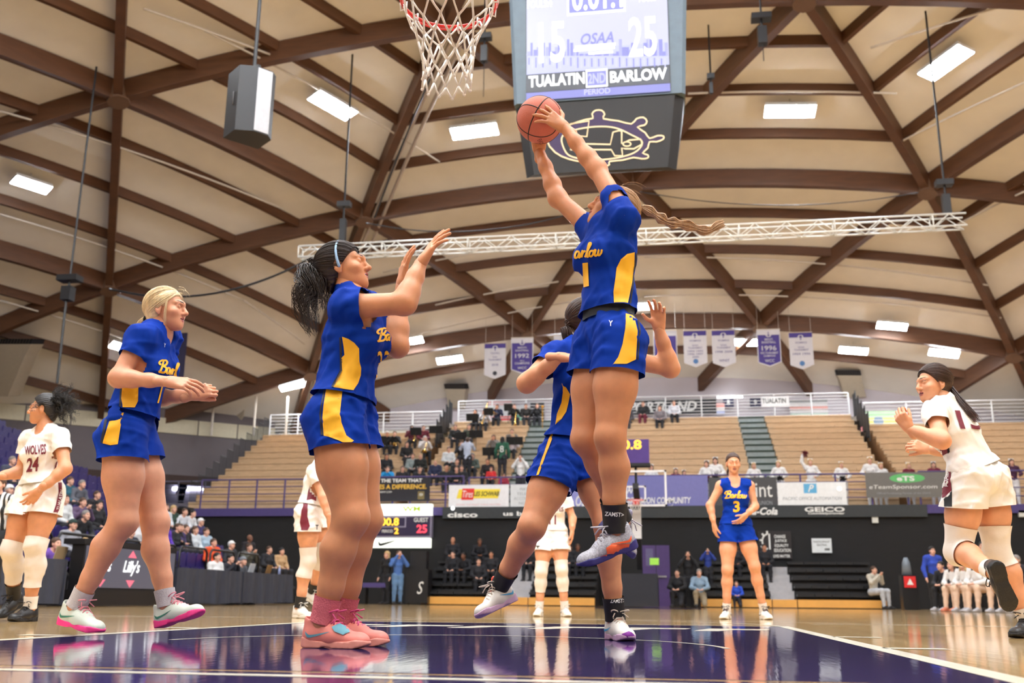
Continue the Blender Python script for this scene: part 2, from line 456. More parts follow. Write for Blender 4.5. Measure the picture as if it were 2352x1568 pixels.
# angled corner wall with a cream panel band
A0, B0 = np.array([-18.6, 44.6]), np.array([-30.5, 35.2])
def wall_line(name, a, b, z0, z1, mt, th=0.2, push=0.0, parent=None):
    d = (b - a) / np.linalg.norm(b - a); n = np.array([d[1], -d[0]])
    if n @ (CP[:2] - a) < 0: n = -n
    b_ = MB(); c = (a + b) / 2 + n * push
    b_.obox((c[0], c[1], (z0 + z1) / 2), ((d[0], d[1], 0), (n[0], n[1], 0), (0, 0, 1)), (np.linalg.norm(b - a) / 2, th / 2, (z1 - z0) / 2))
    return b_.build(name, mt, parent)
wall_corner = struct(wall_line('wall_corner', A0, B0, 5.6, 10.6, M_GREYBAND), 'grey angled wall at the corner of the stands')
npan = 8
for q in range(npan):
    a = A0 + (B0 - A0) * (q / npan) ; b = A0 + (B0 - A0) * ((q + 1) / npan - 0.004)
    wall_line('wall_panel', a, b, 7.75, 8.45, M_CREAM, 0.06, 0.12, wall_corner)
struct(wall_line('trim_4', A0, B0, 5.35, 5.75, mat('dark_timber_soffit', (62, 42, 34), rough=0.7), 0.5, 0.2), 'dark soffit under the corner wall')
# lit passage under the corner
passage = struct(MB().box((-29, 46.5, 2.5), (-17.8, 46.8, 7.6)).build('wall_passage', mat('passage_white', (196, 192, 226), rough=0.8)), 'pale wall of the lit passage')
struct(MB().box((-28, 40, 4.1), (-17.8, 46.5, 4.3)).build('floor_passage', mat('passage_floor', (120, 116, 130), rough=0.7)))
struct(MB().box((-17.9, YW, ZD), (-17.7, 44.4, 3.6)).build('trim_5', M_DARK))
nrm0 = lambda v: v / np.linalg.norm(v)
# air ducts with slotted grilles leaning out of the wall
M_DUCT = mat('duct_paint', (196, 184, 164), rough=0.7, var=0.04)
for n_, (tl, tr, ty, bl_, br_, by, Yt, Yb_) in enumerate(((508, 583, 868, 488, 548, 986, 42.0, 43.8), (1023, 1068, 893, 1030, 1066, 938, 44.6, 45.6), (1926, 1977, 862, 1941, 1990, 912, 44.6, 45.6), (0, 68, 790, -42, 18, 910, 33.0, 35.0))):
    TL, TR, BL, BR = at_Y(tl, ty, Yt), at_Y(tr, ty, Yt), at_Y(bl_, by, Yb_), at_Y(br_, by, Yb_)
    t = thing('air_duct', ('pale slanting air duct above the cream corner wall', 'pale air duct beside the band in the top bleachers', 'pale air duct above the bleacher aisle near the far wall corner', 'pale air duct at the frame edge above the purple seats')[n_], 'duct', (BL + BR) / 2, 'air ducts around the dome edge')
    dp = np.array([0, 0.8, 0.2]); w_ = TR - TL; up_ = nrm0(TL - BL)
    hexa = lambda q, r: MB().add([q[0], q[1], q[2], q[3], q[0] + r, q[1] + r, q[2] + r, q[3] + r], np.array([(0, 1, 2, 3), (7, 6, 5, 4), (0, 4, 5, 1), (1, 5, 6, 2), (2, 6, 7, 3), (3, 7, 4, 0)]))
    hexa((BL, BR, BR + (TR - BR) * 0.8, BL + (TL - BL) * 0.8), dp).build('shaft', M_DUCT, t)
    hexa((BL + (TL - BL) * 0.8, BR + (TR - BR) * 0.8, TR + w_ * 0.06, TL - w_ * 0.06), dp).build('hood', M_DUCT, t)
    g = hexa((TL - w_ * 0.04, TR + w_ * 0.04, TR + w_ * 0.04 + up_ * 0.32, TL - w_ * 0.04 + up_ * 0.32), dp).build('grille', M_DARK, t)
    for q in range(10):
        c = TL + w_ * (q + 0.5) / 10 - np.array([0, 0.02, 0]); hexa((c - w_ * 0.012, c + w_ * 0.012, c + w_ * 0.012 + up_ * 0.3, c - w_ * 0.012 + up_ * 0.3), dp * 0.02).build('slat', mat('grille_slat', (70, 62, 54)), g)
# concrete posts standing at the corner rail
for px, y0, y1 in ((30, 770, 900), (165, 860, 945), (485, 925, 1000), (582, 925, 1000), (655, 925, 1010)):
    A = at_Y(px, y1, 42.0); B = at_Y(px, y0, 42.0)
    struct(MB().cyl((A[0], A[1], A[2]), (A[0], A[1], B[2] + 0.3), 0.06, 8).build('trim_post', M_PIPE))

# ---- ceiling light fixtures (seen ones, their rings continued, and unseen fill added)
M_LENS = mat('light_lens', (255, 255, 255), emit=LAMP, ergb=(240, 247, 255), var=0)
M_HOUS = mat('fixture_housing', (214, 212, 206), rough=0.4)
fix = []
for s in range(6):
    for da, rr in ((-20.6, 15.1), (20.6, 15.1), (0, 24.6), (-22.0, 28.4), (22.0, 28.4)):
        if s == 2 and da < -21: continue
        fix.append((s * 60 + 30 + da, (25.7 if s == 1 else 23.2) if da == 0 else rr, s * 60 + 30))
for qx, qy in ((-6, 3), (0, 4), (6, 3), (-6, -2), (0, -3), (6, -2), (-7, 9), (7, 9), (-3, 0.5), (3, 0.5), (-8, -8), (0, -9), (8, -8), (-4, -14), (4, -14), (-11, -4), (11, -4)): fix.append((math.degrees(math.atan2(qy - YC, qx)), math.hypot(qx, qy - YC), 90))  # unseen fixtures added to brighten the players and the near floor
fix.append((70, 5.0, 90)); fix.append((250, 5.0, 90)); fix.append((160, 6.0, 90)); fix.append((340, 6.0, 90))
for px, py in ((1033, 825), (672, 885), (1960, 804), (2168, 810), (1715, 785), (285, 798), (1290, 800)):
    P = at_dome(px, py, -0.1); fix.append((math.degrees(math.atan2(P[1] - YC, P[0])), math.hypot(P[0], P[1] - YC), 90 if 300 < px < 2250 else 150))
where = ('over the near side of the centre scoreboard', 'over the far stands', 'over the side stands', 'over the near seats')
fl = {}
for n_, (ang, rr, sec) in enumerate(fix):
    x, y = rr * math.cos(math.radians(ang)), YC + rr * math.sin(math.radians(ang))
    if y > YB - 0.8: continue
    P = dome_pt(x, y, -0.12); nn = (P - DC) / np.linalg.norm(P - DC)
    rd = math.radians(sec + 90); u = np.array([math.cos(rd), math.sin(rd), 0]); u -= nn * (u @ nn); u /= np.linalg.norm(u); v = np.cross(nn, u)
    q = project(P); inview = (P - CP) @ CF > 0 and 0 < q[0] < W and 0 < q[1] < H
    big = rr < 20
    if inview:
        known = {0: 'paired ceiling light above the three-banner rib'}
        lab = None
        for (cx, cy, tx) in ((772, 245, 'bright twin ceiling light slanting beside the hanging speaker'), (1085, 300, 'bright twin ceiling light beside the net and scoreboard'),
                             (1815, 255, 'bright twin ceiling light on the far side of the scoreboard'), (2150, 150, 'bright slanting twin ceiling light near the upper corner'),
                             (80, 427, 'small ceiling light alone among the dark beams'), (1033, 825, 'ceiling light beside the first white pennant of the row'),
                             (672, 885, 'ceiling light lowest beside the conduit rib'), (1960, 804, 'ceiling light above the far air duct'), (2168, 810, 'ceiling light above the dark-haired runner'),
                             (1715, 785, 'ceiling light between the hanging pennants'), (285, 798, 'ceiling light behind the blonde player'), (1290, 800, 'ceiling light behind the half-hidden pennant'),
                             (960, 760, 'ceiling light behind the raised elbow'), (2045, 721, 'ceiling light alone between two purlins, high above the pennants'), (1490, 703, 'ceiling light behind the jumping player waist')):
            if math.hypot(q[0] - cx, q[1] - cy) < 75: lab = tx; break
        lab = lab or ('small ceiling light at the frame edge among dark beams' if q[0] < 70 else 'ceiling light on the dome above the stands')
        grp = 'ceiling lights in view'
    else:
        lab, grp = 'twin-lens ceiling light out of the picture, ring and added fill alike', 'ceiling lights overhead out of view'
    t = thing('ceiling_light', lab, 'light', P, grp)
    L = 0.82 if big else 0.62; wd2 = 0.30 if big else 0.22
    MB().obox(P + nn * 0.06, (u, v, nn), (L * 1.0, wd2 + 0.03, 0.06)).build('housing', M_HOUS, t)
    for e in (-1, 1):
        MB().obox(P + u * e * L * 0.5 - nn * 0.012, (u, v, nn), (L * 0.47, wd2, 0.012)).build('lens', M_LENS, t)
    MB().cyl(P + nn * 0.1, P + nn * 0.5, 0.02, 6).build('hanger', M_HOUS, t)
# ================================================================== HANGING SCOREBOARD
XA, YA, ZA = np.array([1.0, 0, 0]), np.array([0, 1.0, 0]), np.array([0, 0, 1.0])
def hue_screen(name, rgb, e): return mat(name, (20, 20, 24), rough=0.3, emit=e, ergb=rgb, var=0)
sb = thing('centre_scoreboard', 'grey video scoreboard with a black emblem skirt hung over centre court', 'scoreboard', (0, 14.3, 7.25))
M_SBGREY = mat('scoreboard_casing', (84, 100, 112), rough=0.5)
zb, zt = 8.52, 12.6
tilt = 0.045                                                # each face leans out towards its top
b = MB()
def sb_ring(z, hw, ch):
    y = 14.35
    return [(-hw + ch, y - hw, z), (hw - ch, y - hw, z), (hw, y - hw + ch, z), (hw, y + hw - ch, z), (hw - ch, y + hw, z), (-hw + ch, y + hw, z), (-hw, y + hw - ch, z), (-hw, y - hw + ch, z)]
def sb_plan(z, hw, ch, dep):
    y = 14.35 - 1.47
    return [(-hw + ch, y, z), (hw - ch, y, z), (hw, y + ch, z), (hw, y + dep, z), (-hw, y + dep, z), (-hw, y + ch, z)]
F = [[i, (i + 1) % 6, (i + 1) % 6 + 6, i + 6] for i in range(6)] + [list(range(5, -1, -1)), list(range(6, 12))]
R1, R2 = sb_plan(zb, 1.47, 0.06, 0.8), [(x, y - tilt * (zt - zb), z) for x, y, z in sb_plan(zt, 1.47 + tilt * (zt - zb), 0.06, 0.8)]
b = MB(); b.add(R1 + R2, F); b.build('casing', M_SBGREY, sb)
R1 = [(x, y + 0.19, z + max(0, y - 13.1) * 0.62) for x, y, z in sb_plan(7.26, 1.28, 0.14, 0.5)]; R2 = sb_plan(8.5, 1.45, 0.16, 0.78)
R2 = [(x, y + 0.02, z) for x, y, z in R2]
b = MB(); b.add(R1 + R2, F); skirt = b.build('skirt', mat('skirt_fabric', (20, 18, 18), rough=0.55, var=0.12, scale=3, bump=0.25, bscale=2.2, stretch=(3, 1, 0.7)), sb)
for sx in (-1, 1):
    MB().cyl((sx * 1.1, 13.2, zt), (sx * 1.3, 13.4, 17.4), 0.02, 6).build('cable', M_DARK, sb)
# the screen that faces the camera
SN = np.array([0, -1.0, -tilt]); SN /= np.linalg.norm(SN)
SV = np.array([0, -tilt, 1.0]); SV /= np.linalg.norm(SV)
def spt(px, py): return at_plane(px, py, (0, 12.88, zb), SN)
SO = np.array([-0.01, 12.88 - tilt * 1.5, zb + 1.5])
scr = MB().prism([(-1.24, -1.40), (1.24, -1.40), (1.24, 2.3), (-1.24, 2.3)], SO + SN * 0.02, XA, SV, SN, 0.03).build('screen', mat('screen_dark', (12, 12, 14), rough=0.3, var=0), sb)
LAV = hue_screen('screen_lavender', (200, 202, 255), 1.0)
LAV2 = hue_screen('screen_violet', (138, 138, 226), 0.95)
PALE = hue_screen('screen_pale', (214, 214, 252), 0.95)
WHT = hue_screen('screen_white', (255, 255, 255), 1.7)
NAV = hue_screen('screen_slate', (70, 76, 92), 0.5)
def s_rect(px0, py0, px1, py1, mt, off, name='screen_band'):
    P = [spt(px0, py1), spt(px1, py1), spt(px1, py0), spt(px0, py0)]
    x0, x1 = (P[0][0] + P[3][0]) / 2, (P[1][0] + P[2][0]) / 2
    z0, z1 = (P[0][2] + P[1][2]) / 2, (P[2][2] + P[3][2]) / 2
    z2y = lambda z: 12.88 - tilt * (z - zb)
    V = [(x0, z2y(z0), z0), (x1, z2y(z0), z0), (x1, z2y(z1), z1), (x0, z2y(z1), z1)]
    V = [np.array(v) + SN * (0.02 + off) for v in V]
    return mk(name, V, np.array([(0, 1, 2, 3)]), mt, None, False, scr)
def s_text(body, px0, py0, px1, py1, mt, off, shear=0, bold=0.02, name='screen_lettering'):
    P = spt((px0 + px1) / 2, (py0 + py1) / 2); a = spt(px0, (py0 + py1) / 2); c = spt(px1, (py0 + py1) / 2)
    d = spt((px0 + px1) / 2, py0); e = spt((px0 + px1) / 2, py1)
    return lettering(body, P, XA, SV, SN, abs(c[0] - a[0]), abs(d[2] - e[2]), mt, scr, name, shear, bold, 0.02 + off)
s_rect(1210, -170, 1532, 162, PALE, 0.004); s_rect(1210, 110, 1536, 162, LAV, 0.006)
s_rect(1209, 163, 1538, 203, NAV, 0.006); s_rect(1209, 204, 1540, 222, LAV2, 0.006)
random.seed(3)
for k in range(46):                                         # skyline on the water
    x = 1212 + k * 7.0; hh = random.choice((4, 8, 12, 18, 28, 36)) if abs(k - 22) > 7 else random.choice((3, 5, 8))
    s_rect(x, 128 - hh, x + random.choice((5, 7, 9)), 130, LAV2 if k % 3 else hue_screen('screen_mid', (168, 168, 240), 1.05), 0.008 + 0.0003 * (k % 3))
for k in range(40): s_rect(1214 + k * 8, 133 + random.random() * 4, 1217 + k * 8, 150 + random.random() * 9, PALE if k % 2 else LAV2, 0.009)
s_text('15', 1238, 52, 1298, 146, WHT, 0.014); s_text('25', 1444, 40, 1508, 132, WHT, 0.014)
s_rect(1303, -40, 1436, 34, WHT, 0.012); s_rect(1307, -36, 1432, 28, LAV2, 0.014); s_text('0:01.1', 1314, -34, 1430, 24, WHT, 0.018)
s_text('FOULS:4', 1212, 2, 1268, 20, WHT, 0.014); s_text('FOULS', 1468, -8, 1506, 6, WHT, 0.014)
s_text('OSAA', 1334, 77, 1410, 103, LAV2, 0.016, shear=0.25)
for q, (x0, x1) in enumerate(((1322, 1414), (1318, 1412), (1352, 1408))): s_rect(x0, 104 + q * 8, x1, 110 + q * 8, WHT, 0.014)
s_text('TUALATIN', 1214, 172, 1343, 199, WHT, 0.012, bold=0.035); s_text('BARLOW', 1401, 161, 1532, 188, WHT, 0.012, bold=0.035)
s_rect(1346, 161, 1396, 202, WHT, 0.012); s_rect(1349, 165, 1393, 198, LAV2, 0.014); s_text('2ND', 1351, 170, 1391, 194, LAV, 0.018, bold=0.03)
s_text('PERIOD', 1342, 205, 1402, 218, PALE, 0.012)
# ship's-wheel emblem on the skirt
KN = np.cross(np.array([1.0, 0, 0]), np.array([0, -0.17, 1.24])); KN /= np.linalg.norm(KN)
if KN[1] > 0: KN = -KN
KV = np.array([0, -0.17, 1.24]); KV /= np.linalg.norm(KV)
def kpt(px, py): return at_plane(px, py, (0, 13.07, 7.26), KN)
M_EMBC = mat('emblem_cream', (238, 214, 170), rough=0.6, var=0); M_EMBP = mat('emblem_purple', (50, 32, 72), rough=0.6, var=0.05)
def k_line(pts, wpx, closed=False, name='emblem_outline', sm=5):
    P = smooth2d(pts, sm, closed); V2, F2 = stroke2d(P, wpx, closed)
    return mk(name, [kpt(*v) + KN * 0.012 for v in V2], F2, M_EMBC, None, False, skirt)
def k_fill(pts, name='emblem_fill'):
    V2, e, f, *_ = delaunay_2d_cdt([Vector(p) for p in pts], [], [list(range(len(pts)))], 1, 1e-4)
    return mk(name, [kpt(v.x, v.y) + KN * 0.006 for v in V2], [np.array([q]) for q in f], M_EMBP, None, False, skirt)
outer = [(1256, 322), (1275, 300), (1305, 288), (1345, 275), (1362, 272), (1360, 262), (1368, 254), (1382, 254), (1389, 263), (1386, 273), (1420, 278), (1450, 285), (1462, 273), (1478, 270), (1486, 279), (1480, 288), (1464, 292),
         (1482, 305), (1492, 318), (1510, 312), (1524, 313), (1523, 320), (1508, 326), (1492, 326), (1488, 340), (1476, 352), (1488, 356), (1488, 363), (1474, 365), (1455, 362), (1430, 368), (1400, 371), (1400, 378), (1390, 382), (1378, 378), (1380, 372), (1340, 372), (1305, 365), (1275, 350)]
k_fill(outer); k_line(outer, 3.4, True, sm=2)
inner = [(1290, 318), (1310, 302), (1350, 293), (1390, 291), (1420, 296), (1450, 310), (1474, 324), (1470, 340), (1450, 354), (1410, 364), (1360, 368), (1320, 362), (1300, 350)]
V2, e_, f_, *_ = delaunay_2d_cdt([Vector(p) for p in smooth2d(inner, 3, True)], [], [list(range(39))], 1, 1e-4)
mk('emblem_ground', [kpt(v.x, v.y) + KN * 0.009 for v in V2], [np.array([q]) for q in f_], mat('skirt_print_dark', (19, 16, 18), rough=0.6), None, False, skirt)
k_line(inner, 3.2, True, sm=4)
k_line([(1310, 285), (1353, 278), (1348, 314), (1318, 312)], 3.2, sm=1)
k_fill([(1310, 330), (1402, 332), (1408, 304), (1422, 300), (1428, 302), (1428, 330), (1446, 322), (1472, 320), (1474, 332), (1456, 342), (1436, 342), (1428, 340), (1430, 358), (1412, 358), (1404, 344), (1310, 344)], 'emblem_fill')
k_line([(1310, 330), (1402, 332), (1408, 304), (1422, 300), (1428, 302), (1428, 330), (1446, 322), (1472, 320), (1474, 332), (1456, 342), (1436, 342), (1428, 340), (1430, 358), (1412, 358), (1404, 344), (1310, 344)], 3.2, True, sm=1)
k_line([(1440 + 9 * math.cos(t), 331 + 5 * math.sin(t)) for t in np.linspace(0, 6.2, 10)], 3, True, sm=2)

# ================================================================== NEAR HOOP
hp = thing('basketball_hoop', 'red rim with white net over the players', 'hoop', (0, 1.6, 3.05))
RC = np.array([0, 1.6, 3.05])
M_RIM = mat('rim_red', (214, 44, 34), rough=0.35); M_NET = mat('net_cord', (240, 236, 228), rough=0.8, bump=0.3, bscale=300)
tt = np.linspace(0, 2 * math.pi, 49)[:-1]
MB().tube(np.column_stack([RC[0] + 0.237 * np.cos(tt), RC[1] + 0.237 * np.sin(tt), np.full(48, 3.05)]), 0.0095, 8, closed=True).build('rim', M_RIM, hp, True)
MB().tube(np.column_stack([RC[0] + 0.232 * np.cos(tt), RC[1] + 0.232 * np.sin(tt), np.full(48, 3.028)]), 0.005, 6, closed=True).build('rim_brace', M_RIM, hp, True)
b = MB(); b.box((-0.11, 1.25, 3.02), (0.11, 1.36, 3.06)); b.box((-0.09, 1.22, 2.92), (0.09, 1.25, 3.08)); b.build('rim_mount', M_RIM, hp)
nst = 12; rows = [(0.0, 0.234), (0.09, 0.205), (0.17, 0.168), (0.25, 0.14), (0.33, 0.125), (0.41, 0.118), (0.47, 0.122)]
rnd_n = random.Random(5)
def netpt(s, lev):
    z, r = rows[lev]; a = 2 * math.pi * (s + 0.5 * (lev % 2)) / nst
    jr = rnd_n.uniform(-0.006, 0.006) if lev else 0
    return RC + np.array([(r + jr) * math.cos(a), (r + jr) * math.sin(a), -z + (rnd_n.uniform(-0.012, 0.012) if lev else 0)])
NP = {(s, l): netpt(s, l) for l in range(len(rows)) for s in range(nst)}
for l in range(len(rows) - 1):
    for s in range(nst):
        for d in ((0, -1) if l % 2 == 0 else (0, 1)):
            A, B = NP[(s, l)], NP[((s + d) % nst, l + 1)]
            mid = (A + B) / 2 + np.array([0, 0, -0.004])
            MB().tube([A, mid, B], [0.0058, 0.005, 0.0058], 6).build('net_cord', M_NET, hp, True)
for s in range(nst):
    a = NP[(s, 0)]; u = np.array([a[0], a[1] - 1.6, 0]) / 0.234
    MB().tube([a + u * 0.012 + ZA * 0.006, a - u * 0.02 + ZA * 0.008, a - u * 0.02 - ZA * 0.03, a + u * 0.01 - ZA * 0.035], 0.005, 5, closed=True).build('net_loop', M_NET, hp, True)
for l in range(1, len(rows)):
    for s in range(nst):
        if l % 2 == 0 or l == len(rows) - 1: MB().sphere(NP[(s, l)], 0.0085, 4).build('net_knot', M_NET, hp, True)
# glass board behind it, above the picture
b = MB(); b.box((-0.915, 1.18, 2.9), (0.915, 1.2, 3.97)); b.build('backboard', mat('board_glass', (210, 220, 222), rough=0.1), hp)

# ================================================================== RIGGING UNDER THE DOME
M_BLK = mat('black_gear', (18, 18, 22), rough=0.4, var=0.1)
M_GLOSSBLK = mat('speaker_face', (28, 30, 34), rough=0.16, var=0.05)
sp = thing('line_speaker', 'long black speaker cabinet hung from a beam', 'speaker', at_Y(577, 240, 10.0))
c0 = at_Y(577, 243, 10.0)
yaw = math.radians(-40)
u = np.array([math.cos(yaw), math.sin(yaw), 0]); v = np.array([-math.sin(yaw), math.cos(yaw), 0])
prof = [(-0.25, -0.28), (0.12, -0.28), (0.26, -0.06), (0.26, 0.18), (0.16, 0.28), (-0.25, 0.28)]
b = MB(); b.prism([(x, y) for x, y in prof], c0 + ZA * 0.52, u, v, ZA, 1.04); b.build('cabinet', M_BLK, sp)
b = MB(); b.obox(c0 + u * 0.262 + v * 0.06, (v, ZA, u), (0.115, 0.5, 0.006)); b.build('front_grille', mat('speaker_grille', (200, 205, 215), rough=0.25, metal=0.6), sp)
top = c0 + ZA * 0.52
MB().cyl(top, (top[0], top[1], dome_z(top[0], top[1], -0.1)), 0.03, 8).build('hanging_pole', M_BLK, sp)
MB().tube([top + u * -0.05, top + u * -0.3 - ZA * 0.12, top - v * 0.29 - ZA * 0.4, top - v * 0.285 - ZA * 0.6], 0.012, 6).build('cable', mat('cable_grey', (90, 90, 92)), sp, True)
MB().obox(top + ZA * 0.05, (u, v, ZA), (0.16, 0.03, 0.04)).build('yoke', M_BLK, sp)
def hang(name, label, cat, px, y0, y1, Y, w, extra=None):
    A, B = at_Y(px, y1, Y), at_Y(px, y0, Y); t = thing(name, label, cat, A)
    b = MB(); b.box((A[0] - w, A[1] - w, A[2]), (A[0] + w, A[1] + w, A[2] + (B[2] - A[2]) * 0.62)); b.build('body', M_BLK, t)
    MB().cyl((A[0], A[1], A[2] + (B[2] - A[2]) * 0.6), (A[0], A[1], dome_z(A[0], A[1], 0.1)), 0.03, 6).build('hanging_pole', M_BLK, t)
    MB().obox((A[0], A[1], B[2]), (XA, YA, ZA), (w * 2.2, w * 1.3, 0.08)).build('clamp', M_BLK, t)
    if extra: MB().cyl(A, (A[0], A[1], at_Y(px, extra, Y)[2]), 0.012, 5).build('pull_cord', M_DARK, t)
    return t
hang('hoist_motor', 'black hoist with a dangling cord between net and scoreboard', 'hoist', 1112, 85, 142, 21.5, 0.09, 222)
hang('hoist_motor', 'black hoist under the beam on the far side of the scoreboard', 'hoist', 1752, 40, 102, 22.0, 0.12, 140)
hang('hoist_motor', 'black hoist where the white truss ends', 'hoist', 2176, 420, 492, 24.0, 0.10)
hang('hoist_motor', 'dark hoist above the near end of the white truss', 'hoist', 786, 470, 560, 24.0, 0.09)
hang('hoist_motor', 'tiny hoist on the diagonal beam above the twin light', 'hoist', 1634, 175, 215, 24.5, 0.05)
t = hang('retracted_hoist', 'dark hoist box on a long black pole behind the blonde player', 'hoist', 154, 640, 690, 22.0, 0.14)
A = at_Y(152, 690, 22.0); B = at_Y(131, 880, 22.0); MB().tube([A, B], 0.035, 6).build('pole', M_BLK, t)
M_TR = mat('truss_white', (232, 232, 226), rough=0.35, metal=0.15)
tr = thing('lighting_truss', 'white aluminium box truss spanning the hall', 'truss', (0, 24, 10.1))
TA, TB = at_Y(690, 582, 24.0), at_Y(2216, 508, 24.0)
hs = 0.17
def tcorner(t, sy, sz):
    p = TA + (TB - TA) * t; sag = 0.0; return p + np.array([0, sy * hs, sz * hs])
for sy in (-1, 1):
    for sz in (-1, 1):
        MB().cyl(tcorner(0, sy, sz), tcorner(1, sy, sz), 0.026, 6).build('chord', M_TR, tr, True)
nb = 44
for q in range(nb):
    a, c = q / nb, (q + 1) / nb; e = q % 2
    b = MB()
    for sy in (-1, 1): b.cyl(tcorner(a, sy, 1 if e else -1), tcorner(c, sy, -1 if e else 1), 0.014, 5)
    b.cyl(tcorner(a, -1 if e else 1, -1), tcorner(c, 1 if e else -1, -1), 0.014, 5)
    b.build('brace', M_TR, tr, True)
for q in range(0, nb + 1, 6):
    b = MB()
    for (s1, s2) in (((-1, -1), (1, -1)), ((1, -1), (1, 1)), ((1, 1), (-1, 1)), ((-1, 1), (-1, -1))): b.cyl(tcorner(q / nb, *s1), tcorner(q / nb, *s2), 0.02, 5)
    b.build('frame', M_TR, tr, True)
def cable(name, label, pts, r=0.035, mt=None):
    b = MB(); b.tube(smooth2d(pts, 6), r, 6); o = b.build(name, mt or M_BLK, None, True, loc=pts[0]); tag(o, label, 'cable'); return o
def sagline(p0, p1, Y0, Y1, sagpx, n=7):
    out = []
    for t in np.linspace(0, 1, n):
        px = p0[0] + (p1[0] - p0[0]) * t; py = p0[1] + (p1[1] - p0[1]) * t + sagpx * 4 * t * (1 - t)
        out.append(at_Y(px, py, Y0 + (Y1 - Y0) * t))
    return out
cable('power_cable', 'black cable sagging from a beam to the truss behind the ponytail', sagline((252, 664), (768, 560), 24, 24.2, 58) )
cable('power_cable', 'thin dark cable slung from the truss end towards the centre beam', sagline((840, 512), (1372, 470), 24.5, 27, 38), 0.02)
cable('power_cable', 'thin dark cable slung across under the far beam', sagline((1470, 440), (2110, 442), 27, 26, 30), 0.015)
cable('power_cable', 'dark cable dropping beside the conduit rib under the net', sagline((988, 180), (860, 500), 22, 24.2, -6), 0.03)

# ================================================================== HANGING PENNANTS
M_PWHITE = mat('pennant_white', (226, 224, 230), rough=0.8, var=0.03); M_PPUR = mat('pennant_purple', (84, 72, 150), rough=0.8, var=0.04)
def pennant(px0, px1, y0, y1, purple, lines, label, mark):
    Y = 40.0
    A = at_Y((px0 + px1) / 2, y0, Y); wd_ = at_Y(px1, y0, Y)[0] - at_Y(px0, y0, Y)[0]
    h = A[2] - at_Y((px0 + px1) / 2, y1, Y)[2]
    t = thing('pennant', label, 'banner', A - ZA * h, 'champion pennants under the far dome')
    N = -YA; pt = 0.12 * h
    b = MB(); b.prism([(-wd_ / 2, -h + pt), (0, -h), (wd_ / 2, -h + pt), (wd_ / 2, 0), (-wd_ / 2, 0)], A, XA, ZA, N, 0.02); cl = b.build('cloth', M_PWHITE, t)
    if purple: flat([(-wd_ * 0.46, -h + pt + 0.02), (0, -h + 0.05), (wd_ * 0.46, -h + pt + 0.02), (wd_ * 0.46, -h * 0.14), (-wd_ * 0.46, -h * 0.14)], A, XA, ZA, N, M_PPUR, cl, 'purple_field')
    else: flat(rect(wd_ * 0.99, h * 0.13, 0, -h * 0.065), A, XA, ZA, N, M_PPUR, cl, 'purple_band')
    ink = M_PWHITE if purple else mat('pennant_ink', (120, 112, 160), rough=0.8)
    V2, F2 = stroke2d([(0.10 * math.cos(a), -h * 0.13 + 0.10 * math.sin(a)) for a in np.linspace(0, 2 * math.pi, 13)[:-1]], 0.05, True)
    em = M_PPUR if not purple else mat('pennant_ink', (120, 112, 160))
    mk('wheel_emblem', [A + XA * p[0] + ZA * p[1] - YA * 0.008 for p in V2], F2, M_PWHITE, None, False, cl)
    MB().box((A[0] - 0.02, A[1] - 0.012, A[2] - h * 0.2), (A[0] + 0.02, A[1] - 0.009, A[2] - h * 0.06)).build('wheel_spoke', em, cl)
    for (tx, yy, ww, hh) in lines:
        lettering(tx, A - ZA * h * yy, XA, ZA, N, wd_ * ww, h * hh, ink, cl, off=0.008, bold=0.01)
    if mark == 'disc':
        b = MB(); b.cyl(A - ZA * h * 0.84 - YA * 0.006, A - ZA * h * 0.84 - YA * 0.01, 0.11, 14); b.build('round_mark', mat('mark_blue', (88, 132, 190), rough=0.7), cl)
    if mark == 'dark':
        b = MB(); b.cyl(A - ZA * h * 0.84 - YA * 0.006, A - ZA * h * 0.84 - YA * 0.01, 0.1, 14); b.build('round_mark', mat('mark_dark', (60, 60, 70), rough=0.7), cl)
    b = MB(); b.cyl(A - XA * wd_ / 2 + ZA * 0.02, A + XA * wd_ / 2 + ZA * 0.02, 0.02, 6); b.build('top_rod', M_PIPE, t)
    for s in (-1, 1):
        q = A + XA * s * wd_ * 0.45; MB().cyl(q, (q[0], q[1], dome_z(q[0], q[1], 0)), 0.006, 4).build('cord', M_PIPE, t)
W_ = [('WOMEN\'S', 0.27, 0.5, 0.05), ('NCAA', 0.40, 0.26, 0.05), ('TOURNAMENT', 0.47, 0.62, 0.05)]
pennant(1113, 1162, 789, 870, False, [('VOLLEYBALL', 0.27, 0.42, 0.05), ('NCAA', 0.38, 0.2, 0.05), ('TOURNAMENT', 0.46, 0.62, 0.05), ('2018', 0.60, 0.3, 0.06)], 'white pennant with one year, first in the row', 'dark')
pennant(1174, 1225, 776, 858, True, [('MEN\'S', 0.27, 0.4, 0.05), ('BASKETBALL', 0.35, 0.6, 0.05), ('1992', 0.5, 0.62, 0.12), ('WCC', 0.64, 0.2, 0.04), ('CHAMPIONS', 0.71, 0.66, 0.06), ('WCC', 0.84, 0.4, 0.07)], 'purple pennant that reads 1992', None)
pennant(1272, 1322, 770, 850, True, [('1994', 0.5, 0.6, 0.12)], 'purple pennant half hidden behind a blue shoulder', None)
pennant(1500, 1554, 760, 842, True, [('1996', 0.5, 0.6, 0.12)], 'purple pennant behind the raised forearm', None)
pennant(1569, 1622, 760, 843, False, W_ + [('1994 1995', 0.56, 0.66, 0.05), ('1996 1997', 0.64, 0.66, 0.05), ('2000', 0.72, 0.28, 0.05)], 'white pennant listing five years above a blue disc', 'disc')
pennant(1634, 1687, 759, 843, False, W_ + [('1998 2008', 0.58, 0.74, 0.06), ('WNIT', 0.82, 0.45, 0.07)], 'white pennant with two years and lettering at its tip', None)
